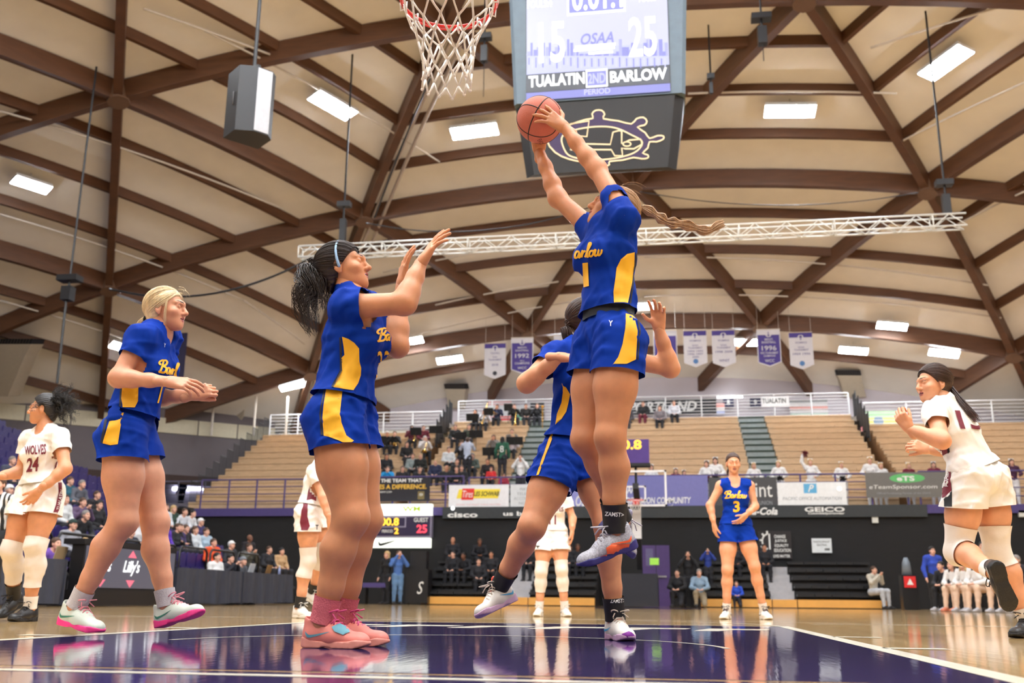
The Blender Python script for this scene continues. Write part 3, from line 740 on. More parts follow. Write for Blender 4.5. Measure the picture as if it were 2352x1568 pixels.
pennant(1737, 1791, 757, 842, True, [('MEN\'S', 0.26, 0.34, 0.06), ('BASKETBALL', 0.34, 0.6, 0.06), ('1996', 0.5, 0.62, 0.13), ('WCC TOURNAMENT', 0.63, 0.76, 0.06), ('CHAMPIONS', 0.71, 0.5, 0.05), ('WCC', 0.84, 0.4, 0.08)], 'purple pennant between two white ones, dated 1996', None)
pennant(1811, 1865, 764, 848, False, W_ + [('1959 1996', 0.58, 0.74, 0.06)], 'white pennant with two years above a blue disc, last in the row', 'disc')
for nm, px0, px1, y0, y1 in (('first', 285, 330, 738, 850), ('second', 395, 418, 765, 900)):
    A = at_Y(px0, y0, 36.0); B = at_Y(px1, y1, 36.0)
    t = MB().box((A[0], 36, B[2]), (B[0], 36.03, A[2])).build('hanging_flag', [mat('flag_navy', (44, 40, 70), rough=0.8)], None, loc=(A[0], 36, B[2]))
    tag(t, 'dark navy flag hung behind the blonde player' if nm == 'first' else 'dark navy flag behind the blonde player\'s neck', 'flag')
# ================================================================== UPPER BLEACHERS
M_BENCH = mat('bleacher_plank', (206, 174, 136), rough=0.5, var=0.1, scale=2.0, stretch=(1.5, 8, 8))
M_RISER_SHADE = mat('bleacher_riser_shade', (150, 112, 72), rough=0.7, var=0.1)  # darker than the plank: shadow below the benches put into the colour
Y0B, RUN, RISE = 35.0, 0.62, 0.345
def tread(i): return ZD + RISE * (i + 1)
def bleacher(label, x0, x1, nrow, grp='upper wooden bleacher blocks'):
    t = thing('bleacher_block', label, 'bleachers', ((x0 + x1) / 2, Y0B, ZD), grp)
    for i in range(nrow):
        y = Y0B + RUN * i
        MB().box((x0, y, ZD), (x1, y + RUN, tread(i) - 0.06)).build('step', M_RISER_SHADE, t)
        b = MB(); n = max(1, int(round((x1 - x0) / 0.48))); w = (x1 - x0) / n
        for q in range(n):
            b.box((x0 + q * w + 0.006, y - 0.05, tread(i) - 0.075), (x0 + (q + 1) * w - 0.006, y + 0.34, tread(i) + 0.0))
        b.build('bench', M_BENCH, t)
        MB().box((x0, y - 0.02, tread(i) - 0.26), (x1, y + 0.0, tread(i) - 0.085)).build('kick_board', M_BENCH, t)
    return t
bleacher('tan wooden bleacher block full of musicians, before the top railing', -9.0, -5.35, 14)
bleacher('wide empty tan bleacher block between the two grey aisles', -4.15, 4.15, 14)
bleacher('narrow tan bleacher block beyond the far grey aisle', 5.35, 9.1, 14)
bleacher('lower tan bleacher block at the passage end', -18.0, -9.5, 12)
bleacher('lower tan bleacher block behind the sponsor mesh banner', 9.6, 22.0, 12)
M_STEP = mat('aisle_grey', (150, 158, 156), rough=0.7, var=0.08); M_NOSE = mat('aisle_nosing', (40, 56, 46), rough=0.7)
def aisle(label, x0, x1, nrow):
    t = thing('aisle_stair', label, 'stairs', ((x0 + x1) / 2, Y0B, ZD), 'grey aisle stairs in the bleachers')
    for i in range(nrow):
        y = Y0B + RUN * i
        s = MB().box((x0, y, ZD), (x1, y + RUN, tread(i) - 0.02)).build('step', M_STEP, t)
        MB().box((x0, y - 0.02, tread(i) - 0.09), (x1, y + 0.03, tread(i) - 0.012)).build('nosing', M_NOSE, s)
aisle('grey stair aisle beside the musicians', -5.32, -4.18, 14)
aisle('grey stair aisle above the blue player facing us', 4.18, 5.32, 14)
# stepped side guards at the block ends
M_GUARD = mat('guard_black', (34, 36, 40), rough=0.6)
def guard(label, x, rows, h, grp='stepped black guards'):
    t = thing('side_guard', label, 'railing', (x, Y0B, ZD), grp)
    for i in rows:
        y = Y0B + RUN * i
        MB().box((x - 0.03, y, tread(i)), (x + 0.03, y + RUN * 0.9, tread(i) + h)).build('panel', M_GUARD, t)
        MB().cyl((x, y, tread(i) - 0.2), (x, y, tread(i) + h + 0.08), 0.03, 6).build('post', M_GUARD, t)
guard('stepped black guard between musicians and the lower block', -9.25, range(9, 14), 1.0)
guard('stepped black guard at the far end of the top bleachers', 9.35, range(9, 14), 1.0)
t = thing('side_guard', 'long stepped black rail down the passage end of the bleachers', 'railing', (-17.97, Y0B, ZD), 'stepped black guards')
for i in range(12):
    y = Y0B + RUN * i
    MB().box((-18.0, y, tread(i) - 0.5), (-17.94, y + RUN * 0.9, tread(i) + 0.0)).build('panel', M_GUARD, t)
    for q in range(5): MB().cyl((-17.97, y + q * 0.13, tread(i)), (-17.97, y + q * 0.13, tread(i) + 0.85), 0.014, 4).build('baluster', M_GUARD, t)
    MB().cyl((-17.97, y, tread(i) + 0.85), (-17.97, y + 0.54, tread(i) + 0.85), 0.02, 4).build('handrail', M_GUARD, t)
# ---- white railings along the top
M_RAILW = mat('railing_white', (224, 224, 224), rough=0.45)
def railing(label, x0, x1, y, z0, z1, nbar, posts, mt, r=0.022, grp=None, name='railing'):
    t = thing(name, label, 'railing', ((x0 + x1) / 2, y, z0), grp)
    for q in range(nbar):
        z = z0 + (z1 - z0) * (q + 1) / nbar
        MB().cyl((x0, y, z), (x1, y, z), r * (1.5 if q == nbar - 1 else 0.8), 6).build('rail', mt, t)
    for q in range(posts):
        x = x0 + (x1 - x0) * q / (posts - 1)
        MB().cyl((x, y, z0 - 0.02), (x, y, z1), r * 1.6, 6).build('post', mt, t)
    return t
railing('white railing along the top of the wide bleachers', -9.0, 9.2, 43.95, 8.35, 9.5, 8, 12, M_RAILW, grp='white top railings')
railing('white railing above the lower bleachers at the passage end', -18.0, -9.5, 42.6, 7.66, 8.75, 7, 7, M_RAILW, grp='white top railings')
railing('white railing above the lower bleachers by the far corner', 9.6, 22.0, 42.6, 7.66, 8.75, 7, 8, M_RAILW, grp='white top railings')
struct(MB().box((-18.4, 42.5, 7.3), (-9.5, 45.8, 7.64)).build('floor_side_walk', mat('concourse_concrete', (150, 140, 130))))
struct(MB().box((9.6, 42.5, 7.3), (24, 45.8, 7.64)).build('floor_far_walk', mat('concourse_concrete', (150, 140, 130))))
struct(MB().box((-18.4, 45.0, 7.6), (-9.6, 45.2, 8.3)).build('wall_low', M_CREAM))
# ---- things on the rear wall
def wall_sign(name, label, cat, px0, py0, px1, py1, Y, mt, depth=0.03, grp=None):
    A, B = at_Y(px0, py1, Y), at_Y(px1, py0, Y)
    t = thing(name, label, cat, ((A[0] + B[0]) / 2, Y, min(A[2], B[2])), grp)
    z0, z1 = at_Y((px0 + px1) / 2, py1, Y)[2], at_Y((px0 + px1) / 2, py0, Y)[2]
    pn = MB().box((A[0], Y, z0), (B[0], Y + depth, z1)).build('panel', mt, t)
    return t, pn, np.array([(A[0] + B[0]) / 2, Y, (z0 + z1) / 2]), B[0] - A[0], z1 - z0
NB = -YA
def put(pn, C_, w, h, tx, cx, cy, ww, hh, mt, shear=0, bold=0.0, off=0.006):
    """lettering at relative position on a wall sign"""
    return lettering(tx, C_ + XA * w * (cx - 0.5) + ZA * h * (0.5 - cy), XA, ZA, NB, w * ww, h * hh, mt, pn, shear=shear, bold=bold, off=off)
INKW = mat('ink_white', (236, 236, 232), rough=0.6, var=0); INKK = mat('ink_black', (26, 26, 28), rough=0.6, var=0)
t, pn, C_, w, h = wall_sign('wall_banner', 'black banner with slanted white PORTLAND lettering behind the top row', 'banner', 1385, 916, 1645, 951, 45.6, mat('banner_black', (38, 40, 44), rough=0.7))
put(pn, C_, w, h, 'BE PORTLAND', 0.45, 0.5, 0.76, 0.66, INKW, 0.3, 0.03)
for i_, (px, n8) in enumerate(((1673, '8'), (1735, '9'))):
    t, pn, C_, w, h = wall_sign('number_sign', 'navy number sign under the white tube light' if n8 == '8' else 'navy number sign beside the white team paper', 'sign', px - 12, 914, px + 12, 934, 45.5, mat('sign_navy', (36, 34, 72), rough=0.6))
    put(pn, C_, w, h, n8, 0.5, 0.5, 0.28, 0.62, INKW, bold=0.02)
t, pn, C_, w, h = wall_sign('team_sign', 'white paper sign lettered with a team name on the top railing', 'sign', 1750, 910, 1812, 934, 43.88, mat('paper_white', (224, 222, 220), rough=0.8))
put(pn, C_, w, h, 'TUALATIN', 0.45, 0.42, 0.86, 0.46, mat('ink_grey', (70, 74, 70)), 0.0, 0.02)
def flagset(name, label, px0, py0, px1, py1, Y, stripes, vert=False):
    t, pn, C_, w, h = wall_sign(name, label, 'flag', px0, py0, px1, py1, Y, mat('flag_white', (226, 222, 224), rough=0.8))
    n = len(stripes)
    for q, c in enumerate(stripes):
        if vert: flat(rect(w / n * 0.98, h, w * ((q + 0.5) / n - 0.5), 0), C_, XA, ZA, NB, mat('flag_%d_%d_%d' % c, c, rough=0.8), pn, 'stripe')
        else: flat(rect(w, h / n * 0.98, 0, h * (0.5 - (q + 0.5) / n)), C_, XA, ZA, NB, mat('flag_%d_%d_%d' % c, c, rough=0.8), pn, 'stripe')
    return t, pn, C_, w, h
flagset('wall_flag', 'flag with a red lower stripe behind the trombone player', 1120, 918, 1175, 968, 45.5, [(236, 190, 190), (226, 224, 224), (226, 224, 224), (226, 90, 90)])
flagset('wall_flag', 'flag with a green lower stripe behind the saxophone players', 1180, 930, 1228, 964, 45.5, [(226, 224, 224), (226, 224, 224), (120, 190, 150)])
t, pn, C_, w, h = wall_sign('wall_picture', 'dark square poster at the end of the top row', 'poster', 1218, 924, 1250, 968, 45.4, mat('poster_dark', (44, 40, 48), rough=0.7))
flat(rect(w * 0.5, h * 0.4, 0, h * 0.1), C_, XA, ZA, NB, mat('poster_shape', (90, 80, 86)), pn, 'picture')
flagset('wall_flag', 'navy and green flag between the blue shirt and the banner', 1277, 920, 1292, 950, 45.5, [(44, 42, 74), (44, 42, 74), (120, 190, 150)])
flagset('wall_flag', 'pink and white striped flag beside the number 8 sign', 1646, 926, 1664, 952, 45.5, [(240, 170, 160), (236, 232, 230), (190, 200, 236)])
flagset('wall_flag', 'red and white striped flag at the end of the top railing', 1815, 918, 1900, 956, 45.5, [(150, 150, 150), (226, 222, 220), (236, 170, 160), (226, 222, 220), (200, 220, 205)])
t, pn, C_, w, h = flagset('wall_flag', 'green yellow and red flag behind the raised fist', 1978, 944, 2058, 990, 43.2, [(168, 208, 160), (236, 222, 130), (232, 150, 150)])
b = MB(); b.cyl(C_ - YA * 0.006, C_ - YA * 0.012, 0.22, 16); b.build('disc_emblem', mat('flag_disc', (130, 150, 170)), pn)
tb = MB().box((at_Y(1647, 910, 45.3)[0], 45.2, at_Y(1647, 915, 45.3)[2]), (at_Y(1705, 910, 45.3)[0], 45.3, at_Y(1705, 909, 45.3)[2]))
tb = tb.build('tube_light', hue_screen('tube_white', (255, 255, 255), 6.0), None, loc=at_Y(1647, 912, 45.3)); tag(tb, 'white tube light above the number 8 sign', 'light')
# ================================================================== DECK RAIL AND SPONSOR BANNERS
M_RAILP = mat('railing_purple', (82, 70, 122), rough=0.5)
YR = YW - 0.02
railing('purple railing in front of the passage and lower bleachers', -17.0, -10.2, YR, ZD, ZD + 1.1, 4, 7, M_RAILP, grp='purple deck railings')
railing('purple railing in front of the musicians', -10.0, -6.6, YR, ZD, ZD + 1.15, 4, 6, M_RAILP, grp='purple deck railings')
railing('purple railing behind the cheer squad banners', -6.4, 9.2, YR + 0.05, ZD, ZD + 1.1, 4, 14, M_RAILP, grp='purple deck railings')
railing('purple railing behind the mesh sponsor banner', 9.6, 22, YR, ZD, ZD + 1.15, 4, 10, M_RAILP, grp='purple deck railings')
def ad(label, px0, py0, px1, py1, rgb, Y=YR - 0.06): return wall_sign('sponsor_banner', label, 'banner', px0, py0, px1, py1, Y, mat('ad_%d_%d_%d' % rgb, rgb, rough=0.7, var=0.04, bump=0.05, bscale=3), 0.02, 'sponsor banners along the deck rail')
GOLD = mat('ink_gold', (232, 184, 66), rough=0.6, var=0); YEL = mat('ink_yellow', (244, 220, 60), rough=0.6, var=0); RED = mat('ink_red', (226, 52, 40), rough=0.6, var=0)
PINK = mat('ink_pale', (222, 170, 170), rough=0.6, var=0); GRY = mat('ink_soft_grey', (150, 156, 160), rough=0.6, var=0)
t, pn, C_, w, h = ad('black recruiting banner with white and gold lettering', 836, 1097, 988, 1151, (34, 32, 40))
put(pn, C_, w, h, 'JOIN THE TEAM THAT', 0.46, 0.14, 0.84, 0.2, INKW, 0, 0.03); put(pn, C_, w, h, 'MAKES A DIFFERENCE.', 0.49, 0.38, 0.92, 0.2, GOLD, 0, 0.03)
put(pn, C_, w, h, 'GOARMY.COM', 0.3, 0.6, 0.24, 0.08, INKW); flat(rect(w * 0.1, h * 0.34, w * 0.37, -h * 0.25), C_, XA, ZA, NB, mat('badge_gold', (120, 104, 62)), pn, 'badge')
put(pn, C_, w, h, '*', 0.87, 0.72, 0.06, 0.14, INKW, off=0.012)
t, pn, C_, w, h = ad('white tire-shop banner with a yellow and red logo', 1030, 1113, 1169, 1166, (232, 232, 234))
flat([(-w * 0.37, -h * 0.09), (w * 0.32, -h * 0.09), (w * 0.36, h * 0.31), (-w * 0.33, h * 0.31)], C_, XA, ZA, NB, YEL, pn, 'logo_field')
flat([(-w * 0.29, -h * 0.15), (-w * 0.09, -h * 0.15), (-w * 0.07, h * 0.34), (-w * 0.27, h * 0.34)], C_, XA, ZA, NB, RED, pn, 'logo_tag', 0.006)
put(pn, C_, w, h, 'Tires', 0.32, 0.4, 0.17, 0.3, INKW, 0.3, 0.0, 0.012); put(pn, C_, w, h, 'LES SCHWAB', 0.63, 0.39, 0.42, 0.2, INKK, 0.2, 0.02, 0.01); put(pn, C_, w, h, 'DOING THE RIGHT THING MATTERS', 0.5, 0.86, 0.74, 0.07, PINK, 0.1)
t, pn, C_, w, h = ad('pale grey banner with small lettering next to the tire-shop one', 1172, 1112, 1262, 1166, (214, 218, 220))
for q, tx in enumerate(('MATCH', 'TELECOM', 'ACCOUNTING', 'NORTH')): put(pn, C_, w, h, tx, 0.42, 0.2 + q * 0.2, (0.34, 0.5, 0.66, 0.4)[q], 0.12, GRY)
t, pn, C_, w, h = ad('long lavender championship banner behind the far basket', 1300, 1093, 1625, 1184, (118, 118, 176))
put(pn, C_, w, h, 'OSAA', 0.14, 0.62, 0.14, 0.28, INKW, 0.25, 0.02); put(pn, C_, w, h, 'OSAA', 0.44, 0.34, 0.1, 0.2, INKW, 0.1, 0.02)
put(pn, C_, w, h, 'CREDIT UNION COMMUNITY', 0.62, 0.62, 0.52, 0.16, INKW, 0.15, 0.02); put(pn, C_, w, h, 'of', 0.74, 0.76, 0.03, 0.08, INKW, 0.2)
put(pn, C_, w, h, 'STATE CHAMPIONSHIPS', 0.72, 0.9, 0.46, 0.12, INKW, 0.25, 0.02)
flat([(-w * 0.46, -h * 0.42), (-w * 0.26, -h * 0.42), (-w * 0.25, h * 0.3), (-w * 0.45, h * 0.3)], C_, XA, ZA, NB, mat('ad_logo_violet', (140, 142, 204)), pn, 'logo_shape', 0.002)
t, pn, C_, w, h = ad('dark grey credit union banner behind the blue player', 1630, 1096, 1783, 1164, (74, 74, 76))
put(pn, C_, w, h, 'Point', 0.68, 0.42, 0.5, 0.5, INKW, 0, 0.0); put(pn, C_, w, h, 'CREDIT UNION', 0.72, 0.86, 0.4, 0.13, GRY)
t, pn, C_, w, h = ad('white office automation banner with a blue square logo', 1788, 1107, 1942, 1162, (236, 238, 238))
flat(rect(w * 0.19, h * 0.4, -w * 0.02, h * 0.24), C_, XA, ZA, NB, mat('ad_skyblue', (98, 176, 220)), pn, 'logo_square'); put(pn, C_, w, h, 'P', 0.49, 0.26, 0.09, 0.3, INKW, 0.4, 0.02, 0.01)
put(pn, C_, w, h, 'PACIFIC OFFICE AUTOMATION', 0.5, 0.68, 0.86, 0.13, GRY, 0.15)
t, pn, C_, w, h = ad('grey mesh sponsor banner with a green arrow oval', 1991, 1084, 2172, 1142, (112, 110, 106))
flat([(-w * 0.2 * math.cos(a) + (0.04 * w if math.cos(a) < -0.7 else 0), h * 0.26 + h * 0.18 * math.sin(a)) for a in np.linspace(0, 2 * math.pi, 17)[:-1]][::-1], C_, XA, ZA, NB, mat('ad_green', (96, 186, 110)), pn, 'logo_oval')
put(pn, C_, w, h, 'eTS', 0.5, 0.25, 0.22, 0.2, INKW, 0, 0.03, 0.01); put(pn, C_, w, h, 'eTeamSponsor.com', 0.46, 0.6, 0.84, 0.2, INKW, 0.1); put(pn, C_, w, h, 'Official Fundraising Partner of the OSAA', 0.46, 0.84, 0.66, 0.1, GRY, 0.1)
# marks on the slate strip
for tx, px0, px1, py0, py1, mt_, sh in (('cisco', 1028, 1097, 1176, 1188, INKW, 0), ('us bank', 1156, 1240, 1174, 1184, INKW, 0), ('Coca-Cola', 1692, 1786, 1165, 1182, INKW, 0.3), ('GEICO', 1848, 1940, 1164, 1175, INKW, 0), ('ColumbiaSportswear', 1856, 1940, 1176, 1182, INKW, 0.1)):
    A, B = at_Y(px0, (py0 + py1) / 2, YW - 0.16), at_Y(px1, (py0 + py1) / 2, YW - 0.16); hh = at_Y(px0, py0, YW - 0.16)[2] - at_Y(px0, py1, YW - 0.16)[2]
    o = lettering(tx, (A + B) / 2, XA, ZA, NB, B[0] - A[0], hh, mt_, None, 'fascia_lettering', sh, 0.03, 0.004)
    tag(o, 'white %s lettering on the slate fascia' % {'cisco': 'network maker', 'us bank': 'bank', 'Coca-Cola': 'script cola', 'GEICO': 'capital insurer', 'ColumbiaSportswear': 'small second-line'}[tx], 'lettering')
# ================================================================== WALL SCOREBOARD
A, B = at_Y(776, 1257, YW - 0.35), at_Y(991, 1157, YW - 0.35)
ws = thing('wall_scoreboard', 'lit wall scoreboard between two white sponsor panels', 'scoreboard', (A[0], YW - 0.35, A[2]))
zz = lambda py: at_Y(885, py, YW - 0.35)[2]
xx = lambda px: at_Y(px, 1200, YW - 0.35)[0]
LITW = hue_screen('lit_panel', (252, 255, 240), 1.6); SEG_A = hue_screen('segment_amber', (255, 196, 60), 2.2); SEG_R = hue_screen('segment_red', (255, 70, 90), 2.0)
M_NAVY = mat('scoreboard_navy', (40, 28, 66), rough=0.5)
YSb = YW - 0.35
def wsbox(name, px0, py0, px1, py1, mt, d=0.3, off=0.0, parent=ws):
    return MB().box((xx(px0), YSb - off, zz(py1)), (xx(px1), YSb - off + d, zz(py0))).build(name, mt, parent)
p1 = wsbox('sponsor_panel', 776, 1157, 990, 1183, LITW); p2 = wsbox('sponsor_panel', 772, 1235, 988, 1257, LITW)
p3 = wsbox('frame', 774, 1184, 991, 1233, mat('scoreboard_frame', (150, 144, 166), rough=0.5))
face = wsbox('display_face', 778, 1187, 988, 1230, M_NAVY, 0.02, 0.015)
bx_ = wsbox('clock_frame', 870, 1187, 933, 1211, mat('scoreboard_frame', (150, 144, 166)), 0.02, 0.025); wsbox('clock_face', 873, 1189, 930, 1208, M_NAVY, 0.02, 0.03)
def wstext(tx, px0, py0, px1, py1, mt, parent, sh=0, bold=0.02, off=0.05):
    return lettering(tx, (xx((px0 + px1) / 2), YSb, zz((py0 + py1) / 2)), XA, ZA, NB, xx(px1) - xx(px0), zz(py0) - zz(py1), mt, parent, shear=sh, bold=bold, off=off)
wstext('00.8', 875, 1189, 917, 1207, SEG_A, face, bold=0.03); wstext('2', 907, 1212, 917, 1226, SEG_A, face, bold=0.03); wstext('25', 958, 1205, 982, 1224, SEG_R, face, bold=0.03); wstext('15', 790, 1205, 814, 1224, SEG_R, face, bold=0.03)
wstext('GUEST', 951, 1189, 984, 1199, INKW, face); wstext('HOME', 786, 1189, 818, 1199, INKW, face); wstext('PERIOD', 879, 1216, 904, 1223, INKW, face)
wstext('WM', 924, 1163, 964, 1174, hue_screen('mark_lime', (190, 220, 60), 1.0), p1, off=0.01)
sw = smooth2d([(871, 1242), (872, 1251), (880, 1253), (911, 1240.5), (880, 1247), (875, 1247)], 4, True)
V2, e_, f_, *_ = delaunay_2d_cdt([Vector(p) for p in sw], [], [list(range(len(sw)))], 1, 1e-4)
mk('swoosh_mark', [(xx(v.x), YSb - 0.01, zz(v.y)) for v in V2], [np.array([q]) for q in f_], INKK, None, False, p2)
# ================================================================== FAR BASKET
fb = thing('far_basket', 'far basket with white-edged glass board and padded stand', 'hoop', (0, 29.5, 0))
M_GLASS = bpy.data.materials.new('board_clear'); M_GLASS.use_nodes = True
_b = M_GLASS.node_tree.nodes['Principled BSDF']; _b.inputs['Transmission Weight'].default_value = 1.0; _b.inputs['Roughness'].default_value = 0.02; _b.inputs['IOR'].default_value = 1.02; _b.inputs['Base Color'].default_value = (0.95, 0.97, 1, 1)
yb = 27.4; z0_, z1_ = 2.9, 3.97
MB().box((-0.9, yb, z0_), (0.9, yb + 0.02, z1_)).build('glass', M_GLASS, fb)
MW = mat('board_white', (236, 236, 236), rough=0.4)
for lo, hi in (((-0.915, z0_), (0.915, z0_ + 0.06)), ((-0.915, z1_ - 0.06), (0.915, z1_)), ((-0.915, z0_), (-0.855, z1_)), ((0.855, z0_), (0.915, z1_))):
    MB().box((lo[0], yb - 0.015, lo[1]), (hi[0], yb - 0.005, hi[1])).build('edge_line', MW, fb)
for lo, hi in (((-0.305, 3.05), (0.305, 3.1)), ((-0.305, 3.46), (0.305, 3.51)), ((-0.305, 3.05), (-0.255, 3.51)), ((0.255, 3.05), (0.305, 3.51))):
    MB().box((lo[0], yb - 0.015, lo[1]), (hi[0], yb - 0.005, hi[1])).build('target_line', MW, fb)
MB().box((-0.93, yb - 0.01, z0_ - 0.06), (0.93, yb + 0.05, z0_ - 0.005)).build('edge_pad', INKK, fb)
FR = np.array([0, yb - 0.37, 3.05]); MB().tube(np.column_stack([0.235 * np.cos(tt), FR[1] + 0.235 * np.sin(tt), np.full(48, 3.05)]), 0.012, 6, closed=True).build('rim', M_RIM, fb, True)
MB().box((-0.1, yb - 0.16, 2.95), (0.1, yb, 3.06)).build('rim_mount', M_RIM, fb)
for s in range(12):
    a0 = 2 * math.pi * s / 12
    for dd in (-1, 1):
        pts = [np.array([r * math.cos(a0 + dd * k * 0.26), r * math.sin(a0 + dd * k * 0.26), -z]) + FR for k, (z, r) in enumerate(((0, .232), (.1, .2), (.2, .16), (.3, .135), (.42, .13)))]
        MB().tube(pts, 0.004, 5).build('net_cord', M_NET, fb, True)
MB().obox((0, 28.2, 3.3), (XA, np.array([0, 0.97, -0.24]), np.array([0, 0.24, 0.97])), (0.09, 0.85, 0.09)).build('boom', INKK, fb)
MB().obox((0, 29.0, 2.3), (XA, np.array([0, 0.5, -0.866]), np.array([0, 0.866, 0.5])), (0.08, 1.3, 0.08)).build('strut', INKK, fb)
MB().box((-0.16, 28.0, 2.0), (0.12, 28.2, 2.85)).build('brace_plate', MW, fb)
MB().box((-0.55, 29.0, 0.02), (0.55, 31.2, 1.0)).build('base_pad', mat('base_vinyl', (34, 36, 44), rough=0.45), fb)
# shot clock over it
sc_ = thing('shot_clock', 'purple shot clock box on a black post above the far basket', 'clock', (0.2, 28.4, 4.6))
P0, P1 = at_Y(1380, 1064, 28.4), at_Y(1490, 1008, 28.4)
bxs = MB().box((P0[0], 28.4, P0[2]), (P1[0], 28.75, P1[2])).build('box', mat('clock_purple', (76, 46, 132), rough=0.5), sc_)
P = at_Y(1442, 1021, 28.4); lettering('00.8', P, XA, ZA, NB, 0.85, 0.3, SEG_A, bxs, bold=0.03, off=0.01)
MB().box((P0[0] - 0.03, 28.38, P0[2] - 0.1), (P1[0] + 0.03, 28.78, P0[2] - 0.0)).build('lower_edge', INKK, sc_)
MB().cyl((at_Y(1460, 1070, 28.5)[0], 28.55, P0[2] - 0.05), (at_Y(1460, 1070, 28.5)[0], 28.55, 3.5), 0.04, 8).build('post', INKK, sc_)
# ================================================================== DOOR AND WALL SIGNS
M_DOOR = mat('door_purple', (74, 52, 110), rough=0.5)
A, B = at_Y(1478, 1386, YW), at_Y(1537, 1252, YW)
d1 = struct(MB().box((A[0], YW - 0.05, 0.0), (B[0], YW - 0.005, B[2])).build('door_1', M_DOOR), 'purple double door with a green notice')
xm = (A[0] + B[0]) / 2
MB().box((xm - 0.01, YW - 0.06, 0), (xm + 0.01, YW - 0.05, B[2])).build('door_gap', INKK, d1)
MB().box((B[0] - 0.75, YW - 0.1, 1.0), (B[0] - 0.12, YW - 0.06, 1.06)).build('push_bar', mat('bar_steel', (180, 180, 186), rough=0.3, metal=0.8), d1)
P = at_Y(1503, 1289, YW - 0.06); MB().box((P[0] - 0.16, YW - 0.065, P[2] - 0.12), (P[0] + 0.16, YW - 0.055, P[2] + 0.12)).build('notice', mat('notice_green_glow', (170, 232, 90), rough=0.6, emit=0.15), d1)  # notice is no lamp; a faint glow is put into its material
MB().box((A[0] + 0.12, YW - 0.058, 1.4), (A[0] + 0.38, YW - 0.052, 2.0)).build('door_glass', mat('door_pane', (110, 104, 140), rough=0.15), d1)
t, pn, C_, w, h = wall_sign('wall_sign', 'black sign with white wheel emblem and stacked words', 'sign', 1744, 1219, 1816, 1283, YW - 0.08, mat('sign_black', (30, 24, 26), rough=0.6))
for q, tx in enumerate(('CHANGE', 'JUSTICE', 'EQUALITY', 'EDUCATION')): put(pn, C_, w, h, tx, 0.66 + 0.02 * q, 0.2 + q * 0.165, (0.34, 0.36, 0.42, 0.5)[q], 0.12, INKW, 0, 0.02)
put(pn, C_, w, h, 'BLACK LIVES MATTER', 0.55, 0.9, 0.78, 0.1, INKW, 0, 0.02)
V2, F2 = stroke2d([(w * (-0.22 + 0.16 * math.cos(a)), h * (0.12 + 0.26 * math.sin(a))) for a in np.linspace(math.pi / 2, math.pi * 1.5, 12)], 0.05)
mk('wheel_emblem', [C_ + XA * p[0] + ZA * p[1] - YA * 0.008 for p in V2], F2, INKW, None, False, pn)
for a in np.linspace(math.pi * 0.5, math.pi * 1.4, 5):
    V2, F2 = stroke2d([(w * (-0.22 + 0.16 * math.cos(a)), h * (0.12 + 0.26 * math.sin(a))), (w * (-0.22 + 0.24 * math.cos(a)), h * (0.12 + 0.38 * math.sin(a)))], 0.06)
    mk('wheel_handle', [C_ + XA * p[0] + ZA * p[1] - YA * 0.008 for p in V2], F2, INKW, None, False, pn)
flat(rect(0.05, h * 0.56, -w * 0.16, h * 0.12), C_, XA, ZA, NB, INKW, pn, 'wheel_spoke', 0.008)
t, pn, C_, w, h = wall_sign('wall_sign', 'white participant seating sign on the black wall', 'sign', 1866, 1236, 1909, 1269, YW - 0.08, mat('sign_white', (226, 232, 234), rough=0.6))
put(pn, C_, w, h, 'PARTICIPANT', 0.5, 0.24, 0.84, 0.14, INKK); put(pn, C_, w, h, 'SEATING', 0.5, 0.46, 0.5, 0.14, INKK); put(pn, C_, w, h, 'osaa', 0.76, 0.76, 0.26, 0.16, INKK, 0.3, 0.03)
for px, py, lb in ((2010, 1193, 'small white box sensor on the black wall below the banner'), (2347, 1179, 'small lit white sign at the frame edge')):
    P = at_Y(px, py, YW - 0.1); t = MB().box((P[0] - 0.1, YW - 0.12, P[2] - 0.11), (P[0] + 0.1, YW - 0.002, P[2] + 0.11)).build('wall_box', mat('box_white', (214, 214, 206), rough=0.5), None, loc=(P[0], YW - 0.12, P[2] - 0.11)); tag(t, lb, 'wall box')
for px, py in ((1928, 1122), (1040, 1167)):
    P = at_Y(px, py, YR - 0.3); t = thing('deck_lamp', 'small bright lamp on the purple railing by the %s' % ('office banner' if px > 1500 else 'tire-shop banner'), 'lamp', P)
    MB().sphere(P, 0.07, 6).build('globe', hue_screen('globe_white', (255, 255, 255), 3), t, True); MB().cyl(P + YA * 0.28, P, 0.02, 5).build('stem', M_RAILP, t)
# ================================================================== LOWER BLACK SEATING
M_BSEAT = mat('black_bench', (22, 22, 26), rough=0.45, var=0.1); M_YBASE = mat('yellow_kickboard', (226, 168, 84), rough=0.45, var=0.06, scale=3)
def lower_block(label, px0, px1, Yf=31.0, nrow=5):
    x0, x1 = at_Y(px0, 1380, Yf)[0], at_Y(px1, 1380, Yf)[0]
    t = thing('black_bleacher', label, 'bleachers', ((x0 + x1) / 2, Yf, 0), 'black lower bleachers at the far wall')
    MB().box((x0, Yf - 0.06, 0.03), (x1, Yf, 0.27)).build('kick_board', M_YBASE, t)
    for i in range(nrow):
        y = Yf + 0.55 * i; z = 0.3 + 0.27 * i
        MB().box((x0, y, 0.0), (x1, y + 0.55, z - 0.05)).build('step', M_BSEAT, t)
        n = int((x1 - x0) / 0.5); w = (x1 - x0) / n
        for q in range(n):
            MB().box((x0 + q * w + 0.01, y + 0.02, z + 0.06), (x0 + (q + 1) * w - 0.01, y + 0.42, z + 0.14)).build('seat', M_BSEAT, t)
        MB().box((x0, y + 0.3, z - 0.05), (x1, y + 0.34, z + 0.06)).build('seat_rail', M_BSEAT, t)
